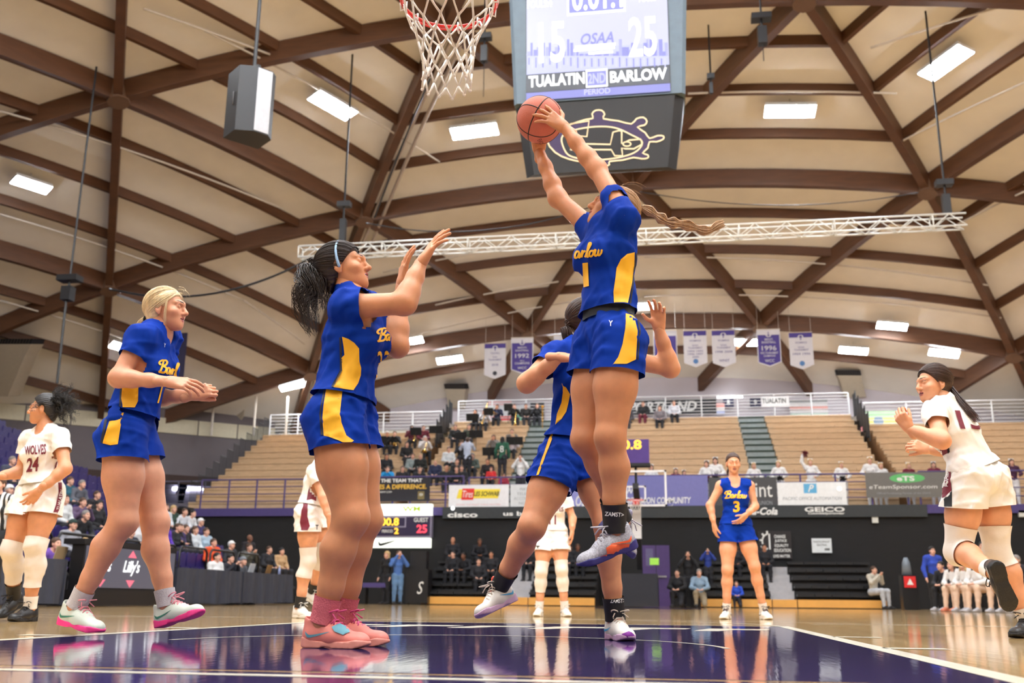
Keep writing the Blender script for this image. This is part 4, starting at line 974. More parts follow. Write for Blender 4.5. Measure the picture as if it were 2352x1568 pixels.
lower_block('black bleachers below the wall scoreboard with a seated squad', 968, 1150)
lower_block('black bleachers behind the white player in the middle', 1214, 1366)
lower_block('black bleachers behind the blue player facing us', 1610, 1772)
lower_block('black bleachers under the participant seating sign', 1832, 2036)
for px0, px1, lb in ((1152, 1212, 'pale grey steps between black bleachers below the bank lettering'), (1774, 1830, 'pale grey steps between black bleachers under the wheel sign')):
    x0, x1 = at_Y(px0, 1380, 31)[0], at_Y(px1, 1380, 31)[0]
    t = thing('gangway_stair', lb, 'stairs', ((x0 + x1) / 2, 31, 0), 'grey steps in the lower bleachers')
    MB().box((x0, 30.94, 0.03), (x1, 31, 0.27)).build('kick_board', M_YBASE, t)
    for i in range(5): MB().box((x0, 31 + 0.55 * i, 0), (x1, 31.55 + 0.55 * i, 0.27 * (i + 1))).build('step', mat('gangway_grey', (176, 174, 176), rough=0.6), t)
# ================================================================== PURPLE SEATS ON THE SIDE
M_PSEAT = mat('seat_purple', (48, 38, 100), rough=0.4); M_PRISER = mat('stand_riser', (38, 36, 46), rough=0.8)
XS0, XRUN, XRISE, ZS0 = -11.4, 0.86, 0.39, 0.5
NSR = 17
YE = lambda i: 27.4 + 0.25 * i
side = struct(thing('floor_tiers', 'stepped dark tiers carrying the purple chairs', None, (XS0, 15, 0)))
for i in range(NSR):
    x = XS0 - XRUN * i; z = ZS0 + XRISE * i
    MB().box((x - XRUN, 3.0, 0 if i < 9 else z - 1.2), (x, YE(i), z)).build('riser', M_PRISER, side)
def seat_proto():
    b = MB(); b.obox((0, 0, 0.44), (XA, YA, ZA), (0.21, 0.22, 0.035)); s1 = b
    c = MB(); prof = smooth2d([(-0.235, 0.46), (-0.235, 0.80), (-0.15, 0.87), (0, 0.83), (0.15, 0.87), (0.235, 0.80), (0.235, 0.46)], 3)
    c.prism([(p[0], p[1]) for p in prof][::-1], (-0.24, 0, 0), YA, ZA, -XA, 0.05)
    d = MB(); d.box((-0.06, -0.2, 0.0), (0.06, -0.16, 0.42)); d.box((-0.06, 0.16, 0.0), (0.06, 0.2, 0.42))
    return s1, c, d
s1, c1, d1_ = seat_proto()
seat_me = (mesh_data('seat_pad', np.vstack(s1.V), s1.F, M_PSEAT), mesh_data('backrest', np.vstack(c1.V), c1.F, M_PSEAT), mesh_data('bracket', np.vstack(d1_.V), d1_.F, M_PRISER))
cnt = 0; seat_spots = []
for i in range(NSR):
    x = XS0 - XRUN * i - 0.45; z = ZS0 + XRISE * i
    y = YE(i) - 0.4
    while y > 8:
        q = project((x, y, z + 0.6))
        if -15 < q[0] < 700 and q[1] > 880: seat_spots.append((x, y, z, q, i))
        y -= 0.56
seat_spots.sort(key=lambda s: -(1000 if s[3][0] > 20 else 0) + math.hypot(s[0] - CP[0], s[1] - CP[1]))
for x, y, z, q, i in seat_spots[:300]:
    t = bpy.data.objects.new('stadium_chair', None); COL.objects.link(t); t.location = (x, y, z); t.empty_display_size = 0.1
    tag(t, 'purple plastic stadium chair in the side stand', 'chair', 'purple stadium chairs')
    for nm, me in zip(('seat', 'backrest', 'bracket'), seat_me):
        o = bpy.data.objects.new(nm, me); COL.objects.link(o); o.parent = t
if len(seat_spots) > 300:
    b = MB()
    for x, y, z, q, i in seat_spots[300:]:
        b.add(np.vstack(c1.V) + np.array([x, y, z]), [f for f in c1.F]); b.add(np.vstack(s1.V) + np.array([x, y, z]), [f for f in s1.F])
    tag(b.build('stadium_chairs_rest', M_PSEAT), 'rest of the purple stadium chairs further up', 'chairs', None, 'stuff')
struct(MB().box((-40, 3, 0), (XS0 - XRUN * NSR, 29, 7.4)).build('wall_stand_back', M_PRISER))
# black front railing of the side stand
b = thing('stand_rail', 'black tubular rail before the purple chairs', 'railing', (-11.1, 20, 0))
for y0_ in np.arange(9, 26, 1.7):
    pts = [(-11.0, y0_, 0.1), (-11.0, y0_, 1.3), (-11.0, y0_ + 0.1, 1.4), (-11.0, y0_ + 1.4, 1.4), (-11.0, y0_ + 1.5, 1.3), (-11.0, y0_ + 1.5, 0.1)]
    MB().tube(pts, 0.03, 6).build('hoop_rail', M_BLK, b, True)
# ================================================================== COURTSIDE TABLES
M_CLOTH = mat('table_cloth_navy', (46, 50, 64), rough=0.8, var=0.08, scale=5, bump=0.1, bscale=30)
def skirt_table(label, y0_, y1_, x=-9.5, top=0.80):
    t = thing('courtside_table', label, 'table', (x - 0.38, (y0_ + y1_) / 2, 0), 'cloth-covered courtside tables')
    MB().box((x - 0.76, y0_, top - 0.03), (x, y1_, top)).build('tabletop', M_CLOTH, t)
    n = int((y1_ - y0_) / 0.05); ys = np.linspace(y0_, y1_, n)
    xo = x + 0.01 + 0.022 * np.sin(ys * 9.0) * (1 + 0.4 * np.sin(ys * 2.3)) + 0.012 * np.sin(ys * 23)
    V = np.vstack([np.column_stack([np.full(n, x + 0.005), ys, np.full(n, top + 0.004)]), np.column_stack([xo, ys, np.full(n, top * 0.5)]), np.column_stack([xo * 1.0 + (xo - x) * 0.8, ys, 0.03 + 0.03 * np.abs(np.sin(ys * 1.1))])])
    F = np.array([(r * n + i, r * n + i + 1, (r + 1) * n + i + 1, (r + 1) * n + i) for r in range(2) for i in range(n - 1)])
    mk('cloth_skirt', V, F, M_CLOTH, None, True, t)
    for yy in (y0_, y1_): MB().box((x - 0.75, yy - 0.012, 0.03), (x + 0.01, yy + 0.012, top)).build('end_drape', M_CLOTH, t)
skirt_table('long navy-draped table beyond the lit sideline board', 17.95, 21.3); skirt_table('navy-draped table furthest along the sideline', 21.4, 24.7)
skirt_table('navy-draped table in front of the person in a purple sweater', 10.4, 13.85)
led = thing('led_board', 'dark sideline video board showing white script and pink triangles', 'screen', (-9.5, 16, 0))
MB().box((-9.75, 14.35, 0.3), (-9.5, 17.8, 1.12)).build('casing', M_BLK, led)
MB().box((-9.9, 14.3, 0.02), (-9.45, 17.8, 0.3)).build('plinth', M_BLK, led); MB().box((-9.9, 14.3, 1.1), (-9.48, 17.8, 1.2)).build('top_pad', M_BLK, led)
scn = MB().box((-9.5, 14.4, 0.34), (-9.485, 17.75, 1.08)).build('screen', hue_screen('led_grey', (112, 108, 120), 0.75), led)
PK = hue_screen('led_pink', (255, 120, 140), 1.2)
for yc in (14.95, 16.0, 17.05):
    lettering("Lilly's", (-9.48, yc, 0.72), YA, ZA, XA, 0.62, 0.3, WHT, scn, 'screen_lettering', 0.3, 0.02, 0.006)
    for zz_, s in ((0.43, 1), (0.98, -1)): mk('triangle_mark', [(-9.478, yc - 0.16, zz_ + 0.06 * s), (-9.478, yc + 0.16, zz_ + 0.06 * s), (-9.478, yc, zz_ - 0.08 * s)], np.array([(0, 1, 2)]), PK, None, False, scn)
# ================================================================== FIGURES
def nrm(v):
    v = np.asarray(v, float); return v / (np.linalg.norm(v) + 1e-12)

class Field:
    """distance field on a grid, meshed with surface nets"""
    def __init__(s, lo, hi, res):
        s.lo = np.asarray(lo, float); s.res = res
        s.n = np.ceil((np.asarray(hi) - s.lo) / res).astype(int) + 1
        s.d = np.full(s.n, 0.3, np.float32)
        s.ax = [(s.lo[k] + res * np.arange(s.n[k])).astype(np.float32) for k in range(3)]
    def _win(s, lo, hi):
        i0 = np.clip(np.floor((lo - s.lo) / s.res).astype(int), 0, s.n); i1 = np.clip(np.ceil((hi - s.lo) / s.res).astype(int) + 1, 0, s.n)
        if np.any(i1 <= i0): return None
        sl = tuple(slice(a, b) for a, b in zip(i0, i1))
        return sl, s.ax[0][sl[0]][:, None, None], s.ax[1][sl[1]][None, :, None], s.ax[2][sl[2]][None, None, :]
    def put(s, p, k=0.02, inf=0.0, sub=False):
        a, b = np.asarray(p['a'], float), np.asarray(p.get('b', p['a']), float)
        ra, rb = p['r'][0] + inf, p['r'][1] + inf
        R = max(ra, rb) * p.get('m', 1.0) + k + 4 * s.res
        w = s._win(np.minimum(a, b) - R, np.maximum(a, b) + R)
        if w is None: return
        sl, x, y, z = w
        qx, qy, qz = x - a[0], y - a[1], z - a[2]
        ba = b - a; bb = ba @ ba
        if bb > 1e-9:
            t = np.clip((qx * ba[0] + qy * ba[1] + qz * ba[2]) / bb, 0, 1)
            qx, qy, qz = qx - t * ba[0], qy - t * ba[1], qz - t * ba[2]; r = ra + (rb - ra) * t
        else: r = ra
        for ax, f in p.get('flat', ()):
            pr = (qx * ax[0] + qy * ax[1] + qz * ax[2]) * (1 / f - 1)
            qx, qy, qz = qx + ax[0] * pr, qy + ax[1] * pr, qz + ax[2] * pr
        d = np.sqrt(qx * qx + qy * qy + qz * qz) - r
        for pt, n in p.get('clip', ()):
            d = np.maximum(d, (x - pt[0]) * n[0] + (y - pt[1]) * n[1] + (z - pt[2]) * n[2])
        o = s.d[sl]
        if sub:
            d = -d; h = np.clip(0.5 + 0.5 * (d - o) / k, 0, 1); s.d[sl] = o * (1 - h) + d * h + k * h * (1 - h)
        else:
            h = np.clip(0.5 + 0.5 * (o - d) / k, 0, 1); s.d[sl] = o * (1 - h) + d * h - k * h * (1 - h)
    def plane(s, pt, n):
        x, y, z = s.ax[0][:, None, None], s.ax[1][None, :, None], s.ax[2][None, None, :]
        s.d = np.maximum(s.d, ((x - pt[0]) * n[0] + (y - pt[1]) * n[1] + (z - pt[2]) * n[2]).astype(np.float32))
    def ripple(s, seed, amp, freq, axis=None, n=7):
        """soft cloth folds"""
        rg = np.random.RandomState(seed)
        x, y, z = s.ax[0][:, None, None], s.ax[1][None, :, None], s.ax[2][None, None, :]
        for q in range(n):
            k = rg.normal(size=3); k /= np.linalg.norm(k)
            if axis is not None: k = k + np.asarray(axis) * rg.choice([-1, 1]) * 1.3; k /= np.linalg.norm(k)
            k *= freq * rg.uniform(0.6, 1.6)
            w = np.sin(x * k[0] + y * k[1] + z * k[2] + rg.uniform(0, 6.28))
            k2 = rg.normal(size=3); k2 = k2 / np.linalg.norm(k2) * freq * 0.35
            s.d = s.d - (2.4 * amp / math.sqrt(n) * np.clip(w - 0.25, 0, 1) ** 1.3 * (0.5 + 0.5 * np.sin(x * k2[0] + y * k2[1] + z * k2[2] + q))).astype(np.float32)
    def mesh(s, smooth=1):
        d = s.d; d[0] = d[-1] = 0.3; d[:, 0] = d[:, -1] = 0.3; d[:, :, 0] = d[:, :, -1] = 0.3
        ins = d < 0
        cs = {}
        cnt = np.zeros(s.n - 1, np.int8)
        for c in np.ndindex(2, 2, 2):
            sl = tuple(slice(c[k], c[k] + s.n[k] - 1) for k in range(3)); cs[c] = sl; cnt += ins[sl]
        act = np.argwhere((cnt > 0) & (cnt < 8))
        if len(act) == 0: return np.zeros((0, 3)), np.zeros((0, 4), int)
        idx = np.full(s.n - 1, -1, int); idx[tuple(act.T)] = np.arange(len(act))
        acc = np.zeros((len(act), 3)); num = np.zeros(len(act))
        val = {c: d[tuple((act + np.array(c)).T)] for c in cs}
        for c in cs:
            for k in range(3):
                if c[k]: continue
                c2 = tuple(1 if q == k else c[q] for q in range(3))
                v0, v1 = val[c], val[c2]; m = (v0 < 0) != (v1 < 0)
                t = np.where(m, v0 / np.where(m, v0 - v1, 1), 0)
                p = np.tile(np.array(c, float), (len(act), 1)); p[:, k] = t
                acc[m] += p[m]; num[m] += 1
        V = s.lo + (act + acc / num[:, None]) * s.res
        F = []
        for k in range(3):
            a, b = (k + 1) % 3, (k + 2) % 3
            lo = [slice(1, s.n[q] - 1) for q in range(3)]; hi = list(lo)
            lo[k] = slice(0, s.n[k] - 1); hi[k] = slice(1, s.n[k])
            A, B = ins[tuple(lo)], ins[tuple(hi)]
            e = np.argwhere(A != B)
            if len(e) == 0: continue
            off = np.ones(3, int); off[k] = 0; g = e + off
            fl = A[tuple(e.T)]
            def cell(da, db):
                q = g.copy(); q[:, a] -= da; q[:, b] -= db; return idx[tuple(q.T)]
            f = np.stack([cell(1, 1), cell(0, 1), cell(0, 0), cell(1, 0)], -1)
            f[~fl] = f[~fl][:, ::-1]; F.append(f)
        F = np.vstack(F); F = F[(F >= 0).all(1)]
        for _ in range(smooth): V = relax(V, F)
        return V, F

def relax(V, F, lam=0.5, mu=-0.52):
    E = np.vstack([F[:, [i, (i + 1) % 4]] for i in range(4)])
    for l in (lam, mu):
        S = np.zeros_like(V); n = np.zeros(len(V))
        for k in range(3): S[:, k] = np.bincount(E[:, 0], V[E[:, 1], k], len(V)) + np.bincount(E[:, 1], V[E[:, 0], k], len(V))
        n = np.bincount(E[:, 0], minlength=len(V)) + np.bincount(E[:, 1], minlength=len(V))
        V = V + l * (S / np.maximum(n, 1)[:, None] - V)
    return V

def trim(V, F, cuts):
    """cut hems, cuffs and leg ends clean: each cut = point, outward normal, reach, own axis, other axes"""
    bm = bmesh.new(); vs = [bm.verts.new(v) for v in V]
    for f in F:
        try: bm.faces.new([vs[i] for i in f])
        except ValueError: pass
    def dax(P, ax):
        a, b = ax; ba = b - a; t = np.clip(((P - a) @ ba) / (ba @ ba), 0, 1.6); return np.linalg.norm(P - a - t[:, None] * ba, axis=1)
    for pt, nn, rad, own, oth in cuts:
        bm.faces.ensure_lookup_table(); fs = bm.faces[:]
        C = np.array([f.calc_center_median()[:] for f in fs])
        ok = np.linalg.norm(C - pt, axis=1) < rad
        if own is not None:
            d0 = dax(C, own[:2]); ok &= d0 < (0.3 if rad > 0.5 else 0.17)
            for o in oth: ok &= d0 - own[2] <= dax(C, o[:2]) - o[2] + 0.003
        sel = [f for f, k in zip(fs, ok) if k]
        g = list({x for f in sel for x in list(f.verts) + list(f.edges)}) + sel
        bmesh.ops.bisect_plane(bm, geom=g, plane_co=Vector(pt), plane_no=Vector(nn), clear_outer=True, dist=1e-5)
    bmesh.ops.delete(bm, geom=[v for v in bm.verts if not v.link_faces], context='VERTS')
    bm.verts.index_update(); V = np.array([v.co[:] for v in bm.verts])
    out = {}
    for f in bm.faces: out.setdefault(len(f.verts), []).append([v.index for v in f.verts])
    bm.free(); return V, [np.array(q) for q in out.values()]
def bounds(ps, pad):
    P = np.array([q for p in ps for q in (p['a'], p.get('b', p['a']))]); r = max(max(p['r']) * p.get('m', 1.0) for p in ps)
    return P.min(0) - r - pad, P.max(0) + r + pad
def solid(ps, res, k=0.025, inf=0.0, subs=(), planes=(), cuts=(), ripple=None, smooth=1):
    lo, hi = bounds(ps, inf + 3 * res + 0.01)
    f = Field(lo, hi, res)
    for p in ps: f.put(p, p.get('k', k), inf)
    if ripple: f.ripple(*ripple)
    for p in subs: f.put(p, p.get('k', 0.01), 0, True)
    for pt, n in planes: f.plane(pt, n)
    V, F = f.mesh(smooth)
    if len(cuts): V, F = trim(V, F, cuts)
    return V, F
def C_(a, b, r0, r1, **kw): return dict(a=np.asarray(a, float), b=np.asarray(b, float), r=(r0, r1), **kw)
def S_(a, r, **kw): return dict(a=np.asarray(a, float), r=(r, r), **kw)

# ---------------------------------------------------------------- head, modelled once
EX, EY, EZ = np.eye(3)
def head_mesh(res=0.0042):
    E3 = lambda c, rx, ry, rz: dict(a=np.array(c, float), r=(rx, rx), flat=((EY, ry / rx), (EZ, rz / rx)), m=max(1, ry / rx, rz / rx))
    ps = [E3((0, -0.018, 0.034), 0.074, 0.094, 0.086), E3((0, 0.024, -0.03), 0.060, 0.066, 0.076), E3((0, 0.045, -0.066), 0.043, 0.042, 0.036),
          E3((0, 0.069, -0.090), 0.021, 0.018, 0.017), C_((0, 0.088, 0.020), (0, 0.108, -0.020), 0.007, 0.0115, k=0.012), S_((0, 0.108, -0.023), 0.0105, k=0.008),
          S_((0.011, 0.097, -0.027), 0.0075, k=0.008), S_((-0.011, 0.097, -0.027), 0.0075, k=0.008),
          C_((-0.042, 0.070, 0.030), (0, 0.084, 0.030), 0.010, 0.011, k=0.02), C_((0.042, 0.070, 0.030), (0, 0.084, 0.030), 0.010, 0.011, k=0.02),
          E3((0.043, 0.058, -0.020), 0.022, 0.022, 0.02), E3((-0.043, 0.058, -0.020), 0.022, 0.022, 0.02),
          C_((-0.018, 0.083, -0.051), (0, 0.0925, -0.048), 0.0045, 0.0062, k=0.006), C_((0.018, 0.083, -0.051), (0, 0.0925, -0.048), 0.0045, 0.0062, k=0.006),
          C_((-0.015, 0.083, -0.061), (0.015, 0.083, -0.061), 0.0055, 0.0055, k=0.007), S_((0, 0.089, -0.0615), 0.0065, k=0.008)]
    for s in (-1, 1):
        ps.append(dict(a=np.array((s * 0.077, -0.008, -0.004)), r=(0.030, 0.030), flat=((EX, 0.28), (EY, 0.62)), k=0.006))
        ps.append(dict(a=np.array((s * 0.074, -0.004, -0.030)), r=(0.010, 0.010), flat=((EX, 0.5),), k=0.006))
    f = Field((-0.1, -0.125, -0.125), (0.1, 0.135, 0.135), res)
    for p in ps: f.put(p, p.get('k', 0.028))
    for s in (-1, 1):
        f.put(dict(a=np.array((s * 0.031, 0.094, 0.011)), r=(0.017, 0.017), flat=((EZ, 0.62),)), 0.012, 0, True)
        f.put(dict(a=np.array((s * 0.084, -0.006, 0.002)), r=(0.016, 0.016), flat=((EX, 0.4), (EY, 0.6))), 0.006, 0, True)
    f.put(C_((-0.019, 0.093, -0.0548), (0.019, 0.093, -0.0548), 0.0022, 0.0022), 0.003, 0, True)
    for s in (-1, 1): f.put(S_((s * 0.0062, 0.104, -0.034), 0.0035), 0.003, 0, True)
    for s in (-1, 1):
        f.put(S_((s * 0.031, 0.0735, 0.011), 0.0132), 0.004)
        f.put(dict(a=np.array((s * 0.031, 0.0735, 0.0115)), r=(0.0152, 0.0152), clip=((np.array((0, 0, 0.0145)), np.array((0, -0.2, -0.98))),)), 0.002)
        f.put(dict(a=np.array((s * 0.031, 0.0735, 0.0105)), r=(0.0148, 0.0148), clip=((np.array((0, 0, 0.0055)), np.array((0, -0.15, 0.99))),)), 0.002)
    V, F = f.mesh(1)
    c = V[F].mean(1); M = np.zeros(len(F), int)
    for s in (-1, 1):
        e = np.array((s * 0.031, 0.0735, 0.011)); r = np.linalg.norm(c - e, axis=1)
        eye = (r < 0.0143) & (c[:, 1] > 0.078) & (c[:, 2] < 0.0155) & (c[:, 2] > 0.0052) & (np.abs(c[:, 0] - e[0]) < 0.012)
        M[eye] = 2
        M[eye & (np.hypot(c[:, 0] - e[0], c[:, 2] - 0.0108) < 0.0058)] = 3
        lash = (np.abs(c[:, 0] - e[0]) < 0.0145) & (c[:, 2] > 0.0150) & (c[:, 2] < 0.0185) & (c[:, 1] > 0.080) & (r < 0.0172); M[lash] = 3
        bx = (s * c[:, 0] - 0.012) / 0.036
        zb_ = 0.0335 + 0.006 * np.sin(np.clip(bx, 0, 1) * 2.6)
        M[(bx > 0) & (bx < 1) & (np.abs(c[:, 2] - zb_) < 0.0042 * (1.1 - 0.5 * bx)) & (c[:, 1] > 0.05)] = 4
    lip = (np.abs(c[:, 0]) < 0.0225 - 0.9 * np.abs(c[:, 2] + 0.055)) & (c[:, 2] > -0.0665) & (c[:, 2] < -0.0435) & (c[:, 1] > 0.080); M[lip] = 1
    M[lip & (np.abs(c[:, 2] + 0.0548) < 0.0016)] = 3
    return V, F, M
HEAD = head_mesh()
HEAD_LO = head_mesh(0.011)

# ---------------------------------------------------------------- hand, posed by curls
def hand_prims(W_, D, N, side, curl=(25, 25, 25, 25), thumb=(35, 20), spread=6, sc=1.0):
    """wrist, pointing direction, palm normal; side = +1 right hand, -1 left"""
    D = nrm(D); N = nrm(np.asarray(N) - D * (np.asarray(N) @ D)); A = np.cross(D, N) * side      # A: towards the thumb
    ps = []
    kn = {}
    L = ((0.042, 0.026, 0.021), (0.047, 0.030, 0.022), (0.043, 0.028, 0.022), (0.034, 0.021, 0.019))
    for q in range(4):
        lat = (0.030, 0.010, -0.010, -0.028)[q] * sc; ln = (0.088, 0.092, 0.087, 0.078)[q] * sc
        K = W_ + D * ln + A * lat; kn[q] = K
        ps.append(C_(W_ + A * lat * 0.55 + D * 0.012 * sc, K, 0.0155 * sc, 0.0118 * sc, k=0.012))
        sp = math.radians(spread * (1.5, 0.4, -0.6, -1.7)[q]); d0 = nrm(D * math.cos(sp) + A * math.sin(sp)); p = K
        ang = 0.0
        for j in range(3):
            ang += math.radians(curl[q] * (0.8, 1.1, 0.8)[j])
            d = d0 * math.cos(ang) + N * math.sin(ang); e = p + d * L[q][j] * sc
            r0, r1 = ((0.0098, 0.0088), (0.0088, 0.0080), (0.0080, 0.0068))[j]; f = sc * (0.88 if q == 3 else 1.0)
            ps.append(C_(p, e, r0 * f, r1 * f, k=0.003)); p = e
    ps.append(dict(a=W_ + D * 0.05 * sc + N * 0.004, r=(0.034 * sc, 0.034 * sc), flat=((N, 0.42),), k=0.012))
    ps.append(C_(W_ + D * 0.022 * sc + A * 0.018 * sc + N * 0.008, W_ + D * 0.05 * sc + A * 0.032 * sc + N * 0.012, 0.017 * sc, 0.013 * sc, k=0.012))
    t0 = W_ + D * 0.04 * sc + A * 0.034 * sc + N * 0.010
    a1, b1 = math.radians(thumb[0]), math.radians(thumb[1])
    d = nrm(D * math.cos(a1) + A * math.sin(a1) + N * math.sin(b1)); t1 = t0 + d * 0.038 * sc
    d2 = nrm(D * math.cos(a1 * 0.6) + A * math.sin(a1 * 0.6) + N * math.sin(b1 * 1.5)); t2 = t1 + d2 * 0.030 * sc
    ps += [C_(t0, t1, 0.0118 * sc, 0.0105 * sc, k=0.006), C_(t1, t2, 0.0105 * sc, 0.0082 * sc, k=0.003)]
    ps.append(C_(W_ - D * 0.045, W_ + D * 0.02, 0.0265, 0.0255 * sc, flat=((N, 0.82),), k=0.02))
    return ps

# ---------------------------------------------------------------- shoe, modelled once
def shoe_parts():
    res = 0.0045
    up = [C_((0, -0.036, 0.045), (0, 0.05, 0.045), 0.036, 0.038), C_((0, 0.05, 0.042), (0.004, 0.155, 0.030), 0.041, 0.037, flat=((EZ, 0.82),)), S_((0.004, 0.165, 0.028), 0.034, flat=((EZ, 0.75),)),
          C_((0, -0.030, 0.05), (0, -0.032, 0.098), 0.040, 0.040), C_((0, 0.02, 0.075), (0, 0.085, 0.055), 0.034, 0.030)]
    f = Field((-0.07, -0.11, -0.01), (0.07, 0.225, 0.17), res)
    for p in up: f.put(p, 0.025)
    f.put(C_((0, -0.028, 0.085), (0, -0.020, 0.16), 0.034, 0.042), 0.006, 0, True)
    f.put(dict(a=np.array((0, 0.035, 0.125)), r=(0.030, 0.030)), 0.012, 0, True)
    f.plane((0, 0, 0.017), (0, 0, -1.0))
    U = f.mesh(1)
    f = Field((-0.07, -0.11, -0.02), (0.07, 0.225, 0.08), res)
    x, y, z = f.ax[0][:, None, None], f.ax[1][None, :, None], f.ax[2][None, None, :]
    d = np.full(f.n, 1.0, np.float32)
    for (a, b, r0, r1) in (((0, -0.040), (0, 0.05), 0.041, 0.036), ((0, 0.05), (0.005, 0.15), 0.036, 0.048), ((0.005, 0.15), (0.004, 0.163), 0.048, 0.043)):
        bx, by = b[0] - a[0], b[1] - a[1]; t = np.clip(((x - a[0]) * bx + (y - a[1]) * by) / (bx * bx + by * by), 0, 1)
        q = np.sqrt((x - a[0] - t * bx) ** 2 + (y - a[1] - t * by) ** 2) - (r0 + (r1 - r0) * t); d = np.minimum(d, q + 0 * z)
    zt = 0.026 + 0.016 * np.exp(-((y + 0.06) / 0.035) ** 2) + 0.008 * np.exp(-((y - 0.17) / 0.03) ** 2)
    zb_ = 0.0 + 0.016 * np.clip((y - 0.13) / 0.07, 0, 1) ** 2 + 0.006 * np.clip((-0.05 - y) / 0.03, 0, 1) ** 2 + 0.005 * np.exp(-((y - 0.03) / 0.022) ** 2)
    f.d = np.maximum(d, np.maximum(z - zt, zb_ - z)).astype(np.float32)
    SO_ = f.mesh(1)
    tg = Field((-0.05, -0.03, 0.05), (0.05, 0.12, 0.18), res)
    tg.put(dict(a=np.array((0, 0.07, 0.072)), b=np.array((0, 0.012, 0.122)), r=(0.024, 0.022), flat=((nrm((0, 0.65, 0.76)), 0.4),)), 0.01)
    tg.put(dict(a=np.array((0, 0.012, 0.122)), b=np.array((0, 0.004, 0.142)), r=(0.024, 0.022), flat=((nrm((0, 0.95, 0.3)), 0.32),)), 0.01)
    TG = tg.mesh(1)
    lc = MB()
    for q in range(6):
        y = 0.105 - q * 0.0165; zc_ = 0.068 + q * 0.0105
        w = 0.024 + 0.001 * q
        lc.tube([(-w, y - 0.006, zc_ - 0.010), (-w * 0.5, y, zc_ + 0.004), (w * 0.5, y + 0.004, zc_ + 0.004), (w, y + 0.006, zc_ - 0.010)], 0.0034, 5)
        lc.tube([(w, y - 0.006, zc_ - 0.010), (w * 0.5, y, zc_ + 0.005), (-w * 0.5, y + 0.006, zc_ + 0.005), (-w, y + 0.008, zc_ - 0.008)], 0.0034, 5)
    for s in (-1, 1):
        t = np.linspace(0, 2 * math.pi, 14)
        lc.tube(np.column_stack([s * (0.022 - 0.022 * np.cos(t)), 0.03 + 0.025 * np.sin(t) + 0.02 * (1 - np.cos(t)), 0.128 + 0.006 * np.sin(t) + 0.006 * (1 - np.cos(t))]), 0.003, 5)
        lc.tube([(0, 0.03, 0.128), (s * 0.025, 0.055, 0.125), (s * 0.04, 0.075, 0.108)], 0.003, 5)
    # curved tick on both flanks
    bt = BVHTree.FromPolygons([tuple(v) for v in U[0]], [tuple(int(i) for i in q) for q in U[1]])
    sw = smooth2d([(-0.050, 0.062), (-0.042, 0.043), (-0.022, 0.040), (0.055, 0.062), (-0.018, 0.050), (-0.036, 0.052)], 4, True)
    mkb = MB()
    for s in (-1, 1):
        V2, e_, f_, *_ = delaunay_2d_cdt([Vector(p) for p in sw], [], [list(range(len(sw)))], 1, 1e-5)
        P = []
        for v in V2:
            h = bt.ray_cast(Vector((s * 0.2, v.x, v.y)), Vector((-s, 0, 0)))
            P.append(np.array(h[0]) + np.array((s * 0.002, 0, 0)) if h[0] is not None else np.array((s * 0.04, v.x, v.y)))
        mkb.add(P, [np.array([q if s > 0 else q[::-1]]) for q in f_])
    return U, SO_, TG, lc, mkb
SHOE = shoe_parts()
SHOE_CACHE = {}
def shoe(parent, ankle, toe, hint, upper, sole, laces, tongue, tick, label=None):
    v = nrm(toe - ankle); hint = nrm(hint); n = nrm(hint - v * (hint @ v))
    a = math.atan2(0.075, 0.185); fw = v * math.cos(a) + n * math.sin(a); upv = n * math.cos(a) - v * math.sin(a); rt = np.cross(fw, upv)
    Rm = np.stack([rt, fw, upv], 0); o = ankle - upv * 0.093
    T = lambda V: np.asarray(V) @ Rm + o
    U, SO_, TG, lc, tk = SHOE
    s = mk('shoe', T(U[0]), U[1], upper, None, True, parent)
    if label: s['label'] = label
    mk('sole', T(SO_[0]), SO_[1], sole, None, True, s); mk('tongue', T(TG[0]), TG[1], tongue, None, True, s)
    mk('laces', T(np.vstack(lc.V)), lc.F, laces, None, True, s); mk('side_mark', T(np.vstack(tk.V)), tk.F, tick, None, True, s)
    return s
